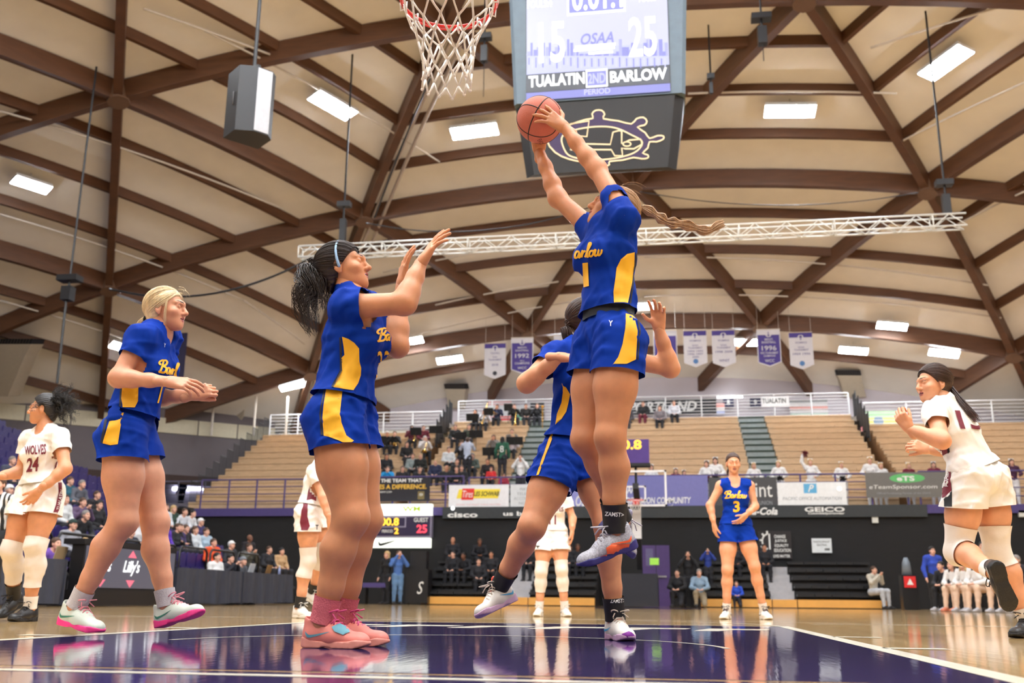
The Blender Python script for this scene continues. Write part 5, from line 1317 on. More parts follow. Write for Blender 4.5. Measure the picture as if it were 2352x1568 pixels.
# ORIGIN of sub-parts follows the thing
# ---------------------------------------------------------------- body from joints
def body_prims(J, g=1.0, leg=1.0, arm=1.0, bust=1.0):
    U = nrm((J['shL'] + J['shR']) / 2 - (J['hipL'] + J['hipR']) / 2)
    Rt = nrm(nrm(J['hipR'] - J['hipL']) + nrm(J['shR'] - J['shL'])); Rt = nrm(Rt - U * (Rt @ U)); Fw = np.cross(U, Rt)
    hc, sc = (J['hipL'] + J['hipR']) / 2, (J['shL'] + J['shR']) / 2
    tl = np.linalg.norm(sc - hc)
    wa, ch = hc + U * tl * 0.36, hc + U * tl * 0.72
    Rs, Rh = nrm(J['shR'] - J['shL']), nrm(J['hipR'] - J['hipL'])
    T = [C_(J['hipL'], J['hipR'], 0.084 * g, 0.084 * g, k=0.05), C_(hc + U * 0.04, wa, 0.120 * g, 0.108 * g, flat=((Fw, 0.76),), k=0.06), C_(wa, ch, 0.108 * g, 0.132 * g, flat=((Fw, 0.80),), k=0.06),
         C_(ch, sc - U * 0.05, 0.132 * g, 0.112 * g, flat=((Fw, 0.76),), k=0.06), C_(J['shL'] + Rs * 0.02, J['shR'] - Rs * 0.02, 0.052 * g, 0.052 * g, k=0.05),
         C_(J['neck'], J['shL'] - (J['shL'] - J['neck']) * 0.15, 0.045 * g, 0.045 * g, k=0.05), C_(J['neck'], J['shR'] - (J['shR'] - J['neck']) * 0.15, 0.045 * g, 0.045 * g, k=0.05)]
    for s in (-1, 1):
        T.append(S_(ch + Fw * 0.075 * g + Rs * s * 0.066 - U * 0.015, 0.057 * bust, k=0.04))
        T.append(S_(hc + Rh * s * 0.068 - Fw * 0.048 - U * 0.025, 0.078 * g, k=0.05))
    L = {}
    for s in 'LR':
        h, k, a = J['hip' + s], J['kn' + s], J['an' + s]
        sd = nrm(a - k); back = nrm((h - k) * -0.0 - Fw); back = nrm(-Fw - sd * (-Fw @ sd)); td = nrm(k - h)
        kf = nrm((k - (h + a) / 2) + Fw * 0.08); kf = nrm(kf - sd * (kf @ sd))
        L[s] = [C_(h, h + (k - h) * 0.5, 0.099 * leg, 0.086 * leg, k=0.04), C_(h + (k - h) * 0.5, k, 0.086 * leg, 0.060 * leg, k=0.04), S_(k + kf * 0.008, 0.0555 * leg, k=0.03),
                C_(k, k + (a - k) * 0.32 - kf * 0.016, 0.055 * leg, 0.0595 * leg, k=0.03), C_(k + (a - k) * 0.32 - kf * 0.016, k + (a - k) * 0.66 - kf * 0.004, 0.0595 * leg, 0.044 * leg, k=0.03), C_(k + (a - k) * 0.66 - kf * 0.004, a, 0.044 * leg, 0.036 * leg, k=0.02),
                S_(a, 0.037 * leg, k=0.01)]
    A = {}
    for s in 'LR':
        h, e, w = J['sh' + s], J['el' + s], J['wr' + s]
        m = e + (w - e) * 0.28
        A[s] = [S_(h, 0.056 * arm, k=0.04), C_(h, e, 0.0515 * arm, 0.041 * arm, k=0.03), S_(e, 0.040 * arm, k=0.03), C_(e, m, 0.0405 * arm, 0.0400 * arm, k=0.03), C_(m, e + (w - e) * 0.65, 0.0400 * arm, 0.0315 * arm, k=0.03), C_(e + (w - e) * 0.65, w, 0.0315 * arm, 0.0262 * arm, k=0.03)]
    N_ = [C_(J['neck'] - U * 0.02, J['head'] + (J['neck'] - J['head']) * 0.2, 0.056 * g, 0.050, k=0.03)]
    return dict(T=T, L=L, A=A, N=N_, U=U, R=Rt, F=Fw, hc=hc, sc=sc, tl=tl, wa=wa, ch=ch, Rs=Rs, Rh=Rh)

def skin(name, rgb):
    return mat(name, rgb, rough=0.48, var=0.07, scale=18, bump=0.05, bscale=250, sss=0.18)
M_EYEW = mat('eye_white', (226, 218, 210), rough=0.25, var=0); M_EYED = mat('eye_dark', (30, 20, 16), rough=0.2, var=0)
def head_frame(J, fwd, up=(0, 0, 1.0)):
    f = nrm(fwd); r = nrm(np.cross(f, up)); u = np.cross(r, f); return np.stack([r, f, u], 0)
def head_T(J, H3, sc=1.0): return lambda V: (np.asarray(V) * sc) @ H3 + J['head']

def strands(mb, path, n, spread, r, seed, seg=10, curl=0.0, ctw=3.0, taper=0.25, side=5):
    """a lock of hair: n fibres along a guide path; spread = radius along it"""
    rg = np.random.RandomState(seed); P = smooth2d(path, 8); 
    t = np.linspace(0, 1, len(P)); tt_ = np.linspace(0, 1, seg)
    G = np.stack([np.interp(tt_, t, P[:, k]) for k in range(3)], -1)
    T = np.gradient(G, axis=0); T /= np.linalg.norm(T, axis=1)[:, None]
    up = np.array([0.3, 0.2, 0.93]); A = np.cross(T, up); A /= np.linalg.norm(A, axis=1)[:, None] + 1e-9; B = np.cross(T, A)
    sp = np.interp(tt_, np.linspace(0, 1, len(spread)), spread)
    for q in range(n):
        a = rg.uniform(0, 6.28); rr = math.sqrt(rg.uniform(0, 1)); ln = rg.uniform(0.75, 1.0); ph = rg.uniform(0, 6.28)
        m = max(4, int(seg * ln)); i = np.linspace(0, (seg - 1) * ln, m)
        ip = lambda X: np.stack([np.interp(i, np.arange(seg), X[:, k]) for k in range(3)], -1)
        s_ = np.interp(i, np.arange(seg), sp); wob = rg.uniform(-0.25, 0.25)
        aa = a + wob * np.linspace(0, 3, m)
        pts = ip(G) + ip(A) * (s_ * rr * np.cos(aa))[:, None] + ip(B) * (s_ * rr * np.sin(aa))[:, None]
        if curl > 0:
            c = curl * np.clip(np.linspace(0, 2, m), 0, 1); w = np.linspace(0, ctw * 6.28, m) + ph
            pts = pts + ip(A) * (c * np.cos(w))[:, None] + ip(B) * (c * np.sin(w))[:, None]
        mb.tube(pts, np.linspace(r, r * taper, m), side, cap=False)
    return mb
def hair_cap(Hd, J, H3, thick=0.010, seed=1, front=(0.074, 0.072), ear=(0.004, -0.012), res=0.0055, ridge=0.0014, low=-0.092, sc=1.0):
    f = Field((-0.11, -0.145, -0.11), (0.11, 0.12, 0.16), res)
    f.put(dict(a=np.array((0, -0.020, 0.036)), r=(0.074 + thick, 0.074 + thick), flat=((EY, (0.094 + thick) / (0.074 + thick)), (EZ, (0.086 + thick) / (0.074 + thick))), m=1.3), 0.02)
    f.put(C_((0, -0.045, 0.0), (0, -0.052, -0.055), 0.062 + thick * 0.6, 0.042 + thick * 0.5), 0.03)
    x, y, z = f.ax[0][:, None, None], f.ax[1][None, :, None], f.ax[2][None, None, :]
    th_ = np.arctan2(x + 0 * z, z - 0.02 + 0 * x)
    f.d = f.d + (ridge * np.sin(th_ * 34 + 2.2 * np.sin(y * 40)) + ridge * 0.7 * np.sin(th_ * 61 + y * 30 + seed)).astype(np.float32)
    p0 = np.array((0, front[0], front[1])); p1 = np.array((0, ear[0], ear[1])); d = p1 - p0; n = nrm((0, -d[2], d[1]))
    if n[1] < 0: n = -n
    f.plane(p0, n); f.plane((0, 0, low), (0, 0.25, -0.97))
    for s in (-1, 1): f.put(dict(a=np.array((s * 0.085, -0.006, -0.004)), r=(0.030, 0.030), flat=((EY, 0.7),)), 0.006, 0, True)
    V, F = f.mesh(1)
    return head_T(J, H3, sc)(V), F

def px_decal(target, poly, name, mt, parent, off=0.0022, step=7.0, F=None, smooth=True):
    """a marking whose outline is known in the photograph, laid on the cloth it is printed on"""
    P = [Vector(p) for p in poly]
    lo, hi = np.min(poly, 0), np.max(poly, 0)
    inner = []
    def inside(x, y):
        c = False; n = len(poly); j = n - 1
        for i in range(n):
            if (poly[i][1] > y) != (poly[j][1] > y) and x < (poly[j][0] - poly[i][0]) * (y - poly[i][1]) / (poly[j][1] - poly[i][1] + 1e-9) + poly[i][0]: c = not c
            j = i
        return c
    for x in np.arange(lo[0] + step / 2, hi[0], step):
        for y in np.arange(lo[1] + step / 2, hi[1], step):
            if inside(x, y): inner.append(Vector((x, y)))
    V2, e, f, *_ = delaunay_2d_cdt(P + inner, [], [list(range(len(P)))], 1, 1e-4)
    return px_mesh(target, [(v.x, v.y) for v in V2], [list(q) for q in f], name, mt, parent, off, True)
BV = {}
def bvh_of(o):
    if o.name not in BV:
        me = o.data; base = ORIGIN[o.name]
        BV[o.name] = BVHTree.FromPolygons([tuple(np.array(v.co) + base) for v in me.vertices], [tuple(p.vertices) for p in me.polygons])
    return BV[o.name]
def px_mesh(target, V2, F, name, mt, parent, off=0.0022, one=False):
    bt = bvh_of(target); P = []; ok = []
    for x, y in V2:
        d = ray(x, y); h = bt.ray_cast(Vector(CP), Vector(d))
        if h[0] is None: P.append((0, 0, 0)); ok.append(False)
        else:
            n = np.array(h[1]); n = n if n @ d < 0 else -n
            P.append(np.array(h[0]) + n * off - d * off * 0.6); ok.append(True)
    P = np.array(P, float)
    FF = []
    for f in F:
        if not all(ok[i] for i in f): continue
        q = P[list(f)]
        if max(np.linalg.norm(q[i] - q[i - 1]) for i in range(len(q))) > 0.17: continue
        FF.append(np.array([f]))
    if not FF: return None
    if one:                                                  # keep a cloth panel in one piece
        par = {}
        def fd(x):
            while par.setdefault(x, x) != x: x = par[x]
            return x
        for f in FF:
            for i in f[0][1:]: par[fd(int(i))] = fd(int(f[0][0]))
        cnt = {}
        for f in FF: cnt[fd(int(f[0][0]))] = cnt.get(fd(int(f[0][0])), 0) + 1
        best = max(cnt, key=cnt.get); FF = [f for f in FF if fd(int(f[0][0])) == best]
    used = sorted({int(i) for f in FF for i in f[0]}); rm = {u: k for k, u in enumerate(used)}
    return mk(name, P[used], [np.array([[rm[int(i)] for i in f[0]]]) for f in FF], mt, None, True, parent)
def px_text(target, body, quad, mt, parent, name='lettering', shear=0, bold=0.02, spacing=1.0, sub=True):
    """lettering fitted to four picture corners: top-left, top-right, bottom-right, bottom-left"""
    P, T, w = text2d(body, shear, bold, spacing)
    q = np.asarray(quad, float); u = P[:, :1] / w; v = 1 - P[:, 1:2]
    V2 = (q[0] * (1 - u) + q[1] * u) * (1 - v) + (q[3] * (1 - u) + q[2] * u) * v
    V2 = V2.tolist(); T = T.tolist()
    for _ in range(3):                                       # break long glyph triangles so they follow the folds
        out = []; mid = {}
        def m(i, j):
            k = (min(i, j), max(i, j))
            if k not in mid: V2.append([(V2[i][0] + V2[j][0]) / 2, (V2[i][1] + V2[j][1]) / 2]); mid[k] = len(V2) - 1
            return mid[k]
        big = lambda i, j: math.hypot(V2[i][0] - V2[j][0], V2[i][1] - V2[j][1]) > 5
        for a, b, c in T:
            s = [big(a, b), big(b, c), big(c, a)]
            if sum(s) == 0: out.append([a, b, c])
            elif all(s): x, y, z = m(a, b), m(b, c), m(c, a); out += [[a, x, z], [x, b, y], [z, y, c], [x, y, z]]
            else:
                while not s[0]: a, b, c = b, c, a; s = s[1:] + s[:1]
                if s[2] and not s[1]: x, z = m(a, b), m(c, a); out += [[a, x, z], [x, b, c], [x, c, z]]
                elif s[1]: x, y = m(a, b), m(b, c); out += [[x, b, y], [a, x, y], [a, y, c]]
                else: x = m(a, b); out += [[a, x, c], [x, b, c]]
        T = out
    return px_mesh(target, V2, T, name, mt, parent, 0.0035)
def px_stroke(target, lines, wpx, mt, parent, name='script_lettering'):
    V = []; F = []; n = 0
    for ln in lines:
        v, f = stroke2d(smooth2d(ln, 5), wpx); V += v.tolist(); F += (f + n).tolist(); n += len(v)
    return px_mesh(target, V, F, name, mt, parent, 0.003)

class Player:
    def __init__(s, name, label, F0, px, face, skinmat, g=1.0, leg=1.0, arm=1.0, bust=1.0, res=0.0085, hands=None, up=(0, 0, 1.0), hs=1.0, ground=''):
        J = {k: at_F(v[0], v[1], F0 + (v[2] if len(v) > 2 else 0)) for k, v in px.items()}
        for sd in ground: J['an' + sd][2] = 0.094
        s.ground = ground
        s.J = J; s.face = nrm(face); s.lg = leg
        b = (J['anL'] + J['anR']) / 2
        s.t = thing(name, label, 'person', (b[0], b[1], max(0.0, min(J['anL'][2], J['anR'][2]) - 0.1)))
        s.B = B = body_prims(J, g, leg, arm, bust); s.res = res
        s.H3 = head_frame(J, face, up); s.hs = hs
        ps = B['T'] + B['L']['L'] + B['L']['R'] + B['A']['L'] + B['A']['R'] + B['N']
        V, F = solid(ps, res, 0.03)
        Vs, Fs, Ms = [V], [F], [np.zeros(len(F), int)]; n = len(V)
        hv, hf, hm = HEAD if res < 0.012 else HEAD_LO
        hv = head_T(J, s.H3, hs)(hv); Vs.append(hv); Fs.append(hf + n); Ms.append(hm); n += len(hv)
        for sd, h in (hands or {}).items():
            hp_ = hand_prims(J['wr' + sd], h[0], h[1], 1 if sd == 'R' else -1, *h[2:])
            v, f = solid(hp_, 0.0036 if res < 0.012 else 0.007, 0.006); Vs.append(v); Fs.append(f + n); Ms.append(np.zeros(len(f), int)); n += len(v)
        lip = mat(skinmat.name + '_lip', (176, 98, 92), rough=0.4); brow = mat(skinmat.name + '_brow', (64, 46, 36), rough=0.8)
        s.body = mk('body', np.vstack(Vs), Fs, [skinmat, lip, M_EYEW, M_EYED, brow], np.concatenate(Ms), True, s.t)
    def leg_piece(s, name, sd, f0, f1, mt, inf=0.006, part='shank', ripple=None):
        """sock, sleeve or brace: the leg thickened between two cuts (0 hip .. 1 knee .. 2 ankle)"""
        J = s.J; pt = lambda f: J['hip' + sd] + (J['kn' + sd] - J['hip' + sd]) * f if f <= 1 else J['kn' + sd] + (J['an' + sd] - J['kn' + sd]) * (f - 1)
        dr = lambda f: nrm(J['kn' + sd] - J['hip' + sd]) if f < 1 else nrm(J['an' + sd] - J['kn' + sd])
        a, b = pt(f0), pt(f1); na, nb = -dr(f0), dr(f1)
        r = min(s.res, 0.008)
        V, F = solid(s.B['L'][sd], r, 0.03, inf, cuts=((a, na, 2, None, ()), (b, nb, 2, None, ())), ripple=ripple)
        return mk(name, V, F, mt, None, True, s.t)
    def jersey(s, mt, hem=-0.03, sleeve=0.42, inf=0.008, sr=0.066, neck=0.07, rip=(1, 0.005, 26), tank=False, flare=0.012, name='jersey', drop=0.02):
        B, J = s.B, s.J; U, Fw = B['U'], B['F']
        ps = [dict(p) for p in B['T'][1:]] + [C_(B['hc'] + U * (hem - 0.05), B['wa'], 0.122 + flare * 0.6, 0.106, flat=((Fw, 0.82),), k=0.07), C_(J['hipL'] + U * 0.05, J['hipR'] + U * 0.05, 0.084 + flare * 0.5, 0.084 + flare * 0.5, k=0.05)]
        cuts = []
        subs = []
        if not tank:
            for sd in 'LR':
                h, e = J['sh' + sd], J['el' + sd]; d = nrm(e - h); end = h + (e - h) * sleeve
                ps.append(C_(h, end + d * 0.05, sr, sr * 0.95, k=0.035)); cuts.append((end, d, 0.16, (h, e, sr + inf), ((B['hc'], B['sc'] - U * 0.06, 0.142),)))
        else:
            for sd, sg in (('L', -1), ('R', 1)): subs.append(dict(a=J['sh' + sd] + B['Rs'] * sg * 0.045 - U * 0.0, b=J['sh' + sd] + B['Rs'] * sg * 0.05 - U * 0.13, r=(0.066, 0.062), k=0.012))
        hp_ = B['hc'] + U * hem; cuts.append((hp_, -U, 0.6, (B['hc'] - U * 0.1, B['sc'], 0.13), () if tank else tuple((J['sh' + q], J['el' + q], 0.06) for q in 'LR')))
        subs += [C_(J['neck'] + Fw * 0.015 + U * 0.045, J['neck'] + Fw * 0.06 - U * drop, neck, neck * 0.7, k=0.01)]
        V, F = solid(ps, s.res, 0.03, inf, subs, (), cuts, (rip[0], rip[1], rip[2]), 2)
        s.jer = mk(name, V, F, mt, None, True, s.t); return s.jer
    def shorts(s, mt, length=0.42, inf=0.007, flare=0.018, top=0.10, rip=(2, 0.006, 24), name='shorts', cutdir=None):
        B, J = s.B, s.J; U = B['U']
        ps = [dict(B['T'][0]), dict(B['T'][1])] + [dict(p) for p in B['T'][8::2]]
        cuts = []
        for sd in 'LR':
            h, k = J['hip' + sd], J['kn' + sd]; d = nrm(k - h); end = h + (k - h) * length
            n = nrm(d * 0.8 - U * 0.3) if cutdir is None else nrm(cutdir)
            ps.append(C_(h, end + d * 0.1, 0.097 * s.lg, 0.092 * s.lg + flare, k=0.03)); o_ = 'R' if sd == 'L' else 'L'; cuts.append((end, n, 0.3, (h, k, 0.1), ((J['hip' + o_], J['kn' + o_], 0.1),)))
        tp = B['hc'] + U * top; cuts.append((tp, U, 0.6, None, ()))
        V, F = solid(ps, s.res, 0.03, inf, (), (), cuts, (rip[0], rip[1], rip[2]), 2)
        s.sho = mk(name, V, F, mt, None, True, s.t); return s.sho
    def waistband(s, mt, z=0.09, h=0.04, inf=0.02):
        B = s.B; U = B['U']; a, b = B['hc'] + U * (z + h), B['hc'] + U * z
        V, F = solid([dict(p) for p in B['T'][:3]], s.res, 0.05, inf, (), (), ((a, U, 2, None, ()), (b, -U, 2, None, ())), None, 2)
        return mk('waistband', V, F, mt, None, True, s.t)
    def feet(s, toes, sty, hints=None):
        for sd, tp in toes.items():
            h = (hints or {}).get(sd, (0, 0, 1.0)); tp = np.array(tp, float)
            if sd in s.ground:
                a = s.J['an' + sd]; q = tp - a; q[2] = 0; tp = a + nrm(q) * 0.185; tp[2] = a[2] - 0.075
            u, so, la, tg, tk = sty
            shoe(s.t, s.J['an' + sd], tp, np.asarray(h, float), u, so, la, tg, tk)
    def hair(s, mt, **kw):
        V, F = hair_cap(None, s.J, s.H3, sc=s.hs, **kw); s.hr = mk('hair', V, F, mt, None, True, s.t); return s.hr
    def hl(s, p): return head_T(s.J, s.H3, s.hs)(np.asarray(p, float))
    def lens(s):
        J = s.J; d = lambda a, b: round(float(np.linalg.norm(J[a] - J[b])), 2)
        return dict(sh=d('shL', 'shR'), hip=d('hipL', 'hipR'), uaL=d('shL', 'elL'), uaR=d('shR', 'elR'), faL=d('elL', 'wrL'), faR=d('elR', 'wrR'), thL=d('hipL', 'knL'), thR=d('hipR', 'knR'), skL=d('knL', 'anL'), skR=d('knR', 'anR'), tl=round(float(s.B['tl']), 2), nh=d('neck', 'head'), anz=(round(float(J['anL'][2]), 2), round(float(J['anR'][2]), 2)), top=round(float(J['head'][2] + 0.12), 2))
# ================================================================== THE PLAYERS
M_BLUE = mat('jersey_blue', (5, 50, 150), rough=0.75, var=0.05, scale=14, bump=0.06, bscale=500, spec=0.12)
M_GOLDC = mat('jersey_gold', (244, 182, 24), rough=0.6, var=0.04, bump=0.06, bscale=500)
M_NAVYC = mat('jersey_piping', (16, 22, 44), rough=0.6)
M_WHITEC = mat('jersey_white', (238, 234, 226), rough=0.62, var=0.03, bump=0.05, bscale=500)
M_MAROON = mat('jersey_maroon', (112, 22, 42), rough=0.6)
M_SLEEVE = mat('sleeve_white', (228, 218, 206), rough=0.7, bump=0.08, bscale=120)
M_BLKC = mat('cloth_black', (20, 20, 22), rough=0.6)
SK_A = skin('skin_fair', (214, 152, 118)); SK_B = skin('skin_tan', (204, 140, 98)); SK_C = skin('skin_warm', (216, 150, 108)); SK_D = skin('skin_peach', (220, 158, 120)); SK_E = skin('skin_olive', (212, 148, 108))
H_BLONDE = mat('hair_blonde', (222, 200, 158), rough=0.4, var=0.18, scale=60, stretch=(1, 1, 0.15)); H_DARK = mat('hair_dark_brown', (38, 26, 20), rough=0.42, var=0.3, scale=60, stretch=(1, 1, 0.15))
H_BRAID = mat('hair_light_brown', (182, 146, 108), rough=0.42, var=0.25, scale=70, stretch=(1, 1, 0.2)); H_BLACK = mat('hair_black', (22, 17, 15), rough=0.45, var=0.3, scale=60); H_BROWN = mat('hair_brown', (66, 44, 34), rough=0.42, var=0.25, scale=60, stretch=(1, 1, 0.2))
def sm(name, rgb, rough=0.5, **k): return mat('shoe_' + name, rgb, rough=rough, **k)
PL = {}
def combed(p, tie, mt, n=330, r=0.0017, thick=0.0125, seed=1, front=(0.070, 0.080), ear=(0.004, -0.012), name='hair_strands', cut=0.0):
    """hair drawn back over the scalp to a tie point"""
    rg = np.random.RandomState(seed); c0 = np.array((0, -0.020, 0.036)); ra = np.array((0.074 + thick, 0.094 + thick, 0.086 + thick)); tie = np.asarray(tie, float)
    td = (tie - c0) / ra; td /= np.linalg.norm(td); mb = MB()
    p0 = np.array((0, front[0], front[1])); d = np.array((0, ear[0], ear[1])) - p0; nn = nrm((0, -d[2], d[1])); nn = nn if nn[1] > 0 else -nn
    k = 0
    while k < n:
        s = rg.normal(size=3); s /= np.linalg.norm(s); P = c0 + s * ra
        if (P - p0) @ nn > 0.001 or P[2] < -0.06 or (abs(P[0]) > 0.06 and abs(P[1] + 0.006) < 0.026 and abs(P[2] + 0.004) < 0.034): continue
        if rg.uniform() < 0.55:                              # start most fibres at the hairline
            t = 0.0
            while (P - p0) @ nn < -0.004 and t < 60:
                s = nrm(s - td * 0.05); P = c0 + s * ra; t += 1
            if t >= 60 or P[2] < -0.055: continue
        if s @ td < -0.985: continue
        ang = math.acos(np.clip(s @ td, -1, 1)); w = nrm(td - s * (s @ td)); m = max(4, int(ang / 0.25) + 2)
        aa = np.linspace(0, ang, m); lift = 1 + rg.uniform(0.0, 0.03) + 0.03 * np.sin(aa / max(ang, 0.01) * math.pi) * rg.uniform(0, 1)
        if any(((c0 + (s * math.cos(a) + w * math.sin(a)) * ra) - p0) @ nn > 0.004 for a in aa[1:]): continue
        pts = [c0 + (s * math.cos(a) + w * math.sin(a)) * ra * l for a, l in zip(aa, lift)]
        mb.tube([p.hl(q) for q in pts], np.linspace(r * 0.8, r, m), 4, cap=False); k += 1
    return mb.build(name, mt, p.t, True)
BARLOW = [  # script strokes, unit box: x 0..1, y 0..1 downwards
    [(0.10, 0.42), (0.03, 0.33), (0.07, 0.18), (0.16, 0.10), (0.15, 0.4), (0.11, 0.80), (0.05, 0.9)], [(0.15, 0.12), (0.24, 0.06), (0.29, 0.16), (0.25, 0.36), (0.15, 0.46), (0.26, 0.50), (0.29, 0.66), (0.23, 0.84), (0.09, 0.88)],
    [(0.41, 0.52), (0.35, 0.48), (0.31, 0.62), (0.32, 0.82), (0.38, 0.78), (0.41, 0.55), (0.41, 0.8), (0.44, 0.84)], [(0.44, 0.84), (0.48, 0.52), (0.49, 0.5), (0.48, 0.84), (0.50, 0.62), (0.54, 0.50), (0.57, 0.56)],
    [(0.57, 0.86), (0.62, 0.5), (0.68, 0.14), (0.66, 0.06), (0.63, 0.14), (0.61, 0.5), (0.62, 0.82), (0.66, 0.84)], [(0.73, 0.52), (0.68, 0.58), (0.67, 0.76), (0.71, 0.86), (0.76, 0.76), (0.76, 0.58), (0.73, 0.52)],
    [(0.77, 0.58), (0.81, 0.5), (0.80, 0.76), (0.83, 0.86), (0.88, 0.76), (0.89, 0.52), (0.88, 0.76), (0.91, 0.86), (0.96, 0.74), (0.97, 0.52)]]
def script(target, quad, wpx, mt, parent, lo=0, hi=7, name='script_lettering'):
    q = np.asarray(quad, float); out = []
    for st in BARLOW[lo:hi]:
        out.append([tuple((q[0] * (1 - u) + q[1] * u) * (1 - v) + (q[3] * (1 - u) + q[2] * u) * v) for u, v in st])
    return px_stroke(target, out, wpx, mt, parent, name)
LL = lambda a, b, n=8: [tuple(np.array(a) + (np.array(b) - np.array(a)) * t) for t in np.linspace(0, 1, n)]

# ---------------------------------------------------------------- blonde player, number 10
p = Player('person', 'blonde player in blue number 10 uniform and grey-green shoes striding', 5.03,
    dict(hipR=(283, 1000, -.085), hipL=(306, 998, .085), shR=(322, 778, -.14), shL=(386, 776, .14), neck=(366, 757, 0), head=(383, 714, 0), elR=(272, 868, -.2), wrR=(384, 876, -.26), elL=(352, 915, .16), wrL=(442, 907, .04),
         knR=(283, 1197, -.11), anR=(174, 1394, -.05), knL=(356, 1200, .10), anL=(384, 1392, .10)), camv(0.97, 0.06, -0.12), SK_A, g=0.98, leg=1.08,
    hands=dict(R=(camv(1, -0.12, 0.08), camv(-0.15, -0.75, 0.6), (18, 22, 26, 32), (30, 20), 5), L=(camv(0.85, 0.3, -0.1), camv(0.1, -0.3, 0.9), (72, 76, 78, 80), (15, 55), 1)))
PL['10'] = p
p.jersey(M_BLUE, hem=0.112, sleeve=0.46, sr=0.055, rip=(11, 0.011, 62)); p.shorts(M_BLUE, 0.30, rip=(12, 0.011, 62), top=0.13)
g = sm('mint', (206, 216, 204)); pk = sm('hot_pink', (240, 60, 140))
p.feet(dict(R=at_F(233, 1450, 5.03 - .12), L=at_F(482, 1408, 5.03 + .02)), (g, pk, sm('lace_pink', (232, 150, 160)), g, sm('tick_teal', (60, 130, 110))))
for sd in 'LR': p.leg_piece('sock', sd, 1.80, 2.0, mat('sock_grey', (188, 184, 186), rough=0.8, bump=0.2, bscale=150), 0.007)
p.hair(H_BLONDE, thick=0.010, seed=3, front=(0.07, 0.078)); combed(p, (0, -0.112, -0.03), H_BLONDE, 420, seed=3)
mb = MB(); strands(mb, [p.hl((0, -0.112, -0.035)), p.hl((0, -0.14, -0.06)), p.hl((0.01, -0.16, -0.10))], 60, (0.014, 0.020, 0.012), 0.0022, 5); strands(mb, [p.hl((0.074, 0.035, 0.04)), p.hl((0.08, 0.03, -0.03)), p.hl((0.07, 0.03, -0.10))], 14, (0.004, 0.008, 0.008), 0.0012, 6)
strands(mb, [p.hl((0, 0.06, 0.11)), p.hl((0.0, 0.09, 0.10)), p.hl((0.01, 0.1, 0.07))], 8, (0.02, 0.02, 0.03), 0.0007, 9)
mb.build('ponytail', H_BLONDE, p.t, True)
MB().tube([p.hl((0.016 * math.cos(a), -0.114 + 0.004 * math.sin(a), -0.036 + 0.016 * math.sin(a))) for a in np.linspace(0, 6.28, 12)[:-1]], 0.006, 6, closed=True).build('hair_tie', M_BLKC, p.t, True)
px_decal(p.jer, [(297, 880), (304, 862), (312, 848), (317, 868), (318, 890), (317, 920), (315, 948), (296, 946), (278, 940), (279, 915), (281, 892)], 'side_panel', M_GOLDC, p.jer)
px_decal(p.jer, LL((281, 885), (278, 942)) + LL((273, 942), (277, 885)), 'piping', M_NAVYC, p.jer)
px_decal(p.sho, [(257, 945), (284, 948), (277, 980), (271, 1020), (254, 1022), (236, 1018), (246, 985)], 'side_panel', M_GOLDC, p.sho)
px_decal(p.sho, LL((250, 946), (237, 1018)) + LL((231, 1016), (244, 946)), 'piping', M_NAVYC, p.sho)
script(p.jer, [(364, 822), (432, 838), (428, 876), (360, 856)], 4.2, M_GOLDC, p.jer, 0, 5)
px_text(p.jer, '10', [(370, 886), (396, 886), (386, 926), (360, 926)], M_GOLDC, p.jer, 'number', bold=0.0)
px_text(p.jer, 'Y', [(376, 787), (380, 789), (379, 798), (375, 796)], mat('mark_white', (230, 230, 235)), p.jer, 'maker_mark')

# ---------------------------------------------------------------- dark-haired player, hands up
p = Player('person', 'player in blue with dark ponytail and pink shoes, arms raised', 4.08,
    dict(hipR=(768, 958, -.08), hipL=(796, 954, .08), shR=(795, 706, -.14), shL=(850, 712, .13), neck=(806, 676, 0), head=(791, 620, 0), elR=(929, 696, -.18), wrR=(966, 606, -.12), elL=(913, 795, .13), wrL=(922, 658, .16),
         knR=(806, 1188, -.10), anR=(741, 1412, -.06), knL=(838, 1192, .10), anL=(786, 1398, .14)), camv(0.93, 0.26, -0.06), SK_B, g=1.0, leg=1.12, arm=1.06, hs=0.98, ground='LR',
    hands=dict(R=(camv(0.55, 0.85, 0.0), camv(0.75, -0.5, 0.35), (8, 10, 12, 14), (58, 15), 9), L=(camv(0.12, 1, 0.0), camv(0.85, 0.1, 0.4), (10, 12, 14, 16), (40, 20), 9)))
PL['33'] = p
p.jersey(M_BLUE, hem=0.075, sleeve=0.30, sr=0.057, rip=(21, 0.011, 62), flare=0.02); p.shorts(M_BLUE, 0.33, rip=(22, 0.012, 62), flare=0.015, top=0.13)
cr = sm('coral', (226, 132, 120)); p.feet(dict(R=at_F(843, 1472, 4.08 - .11), L=at_F(858, 1458, 4.08 + .12)), (cr, sm('coral_sole', (222, 146, 132)), sm('lace_magenta', (214, 76, 130)), cr, sm('tick_blue', (96, 150, 165))))
for sd in 'LR': p.leg_piece('sock', sd, 1.76, 2.0, mat('sock_rose', (206, 104, 112), rough=0.85, bump=0.3, bscale=150), 0.008)
p.hair(H_DARK, thick=0.012, seed=4, front=(0.074, 0.076), ear=(-0.002, -0.012)); combed(p, (0, -0.11, 0.055), H_DARK, 380, thick=0.0145, seed=4, front=(0.074, 0.076))
mb = MB()
strands(mb, [p.hl((0, -0.10, 0.055)), p.hl((0, -0.15, 0.055)), at_F(712, 650, 4.08), at_F(700, 700, 4.08), at_F(722, 770, 4.06)], 170, (0.02, 0.05, 0.072, 0.060, 0.022), 0.0026, 11, 16, 0.007, 4)
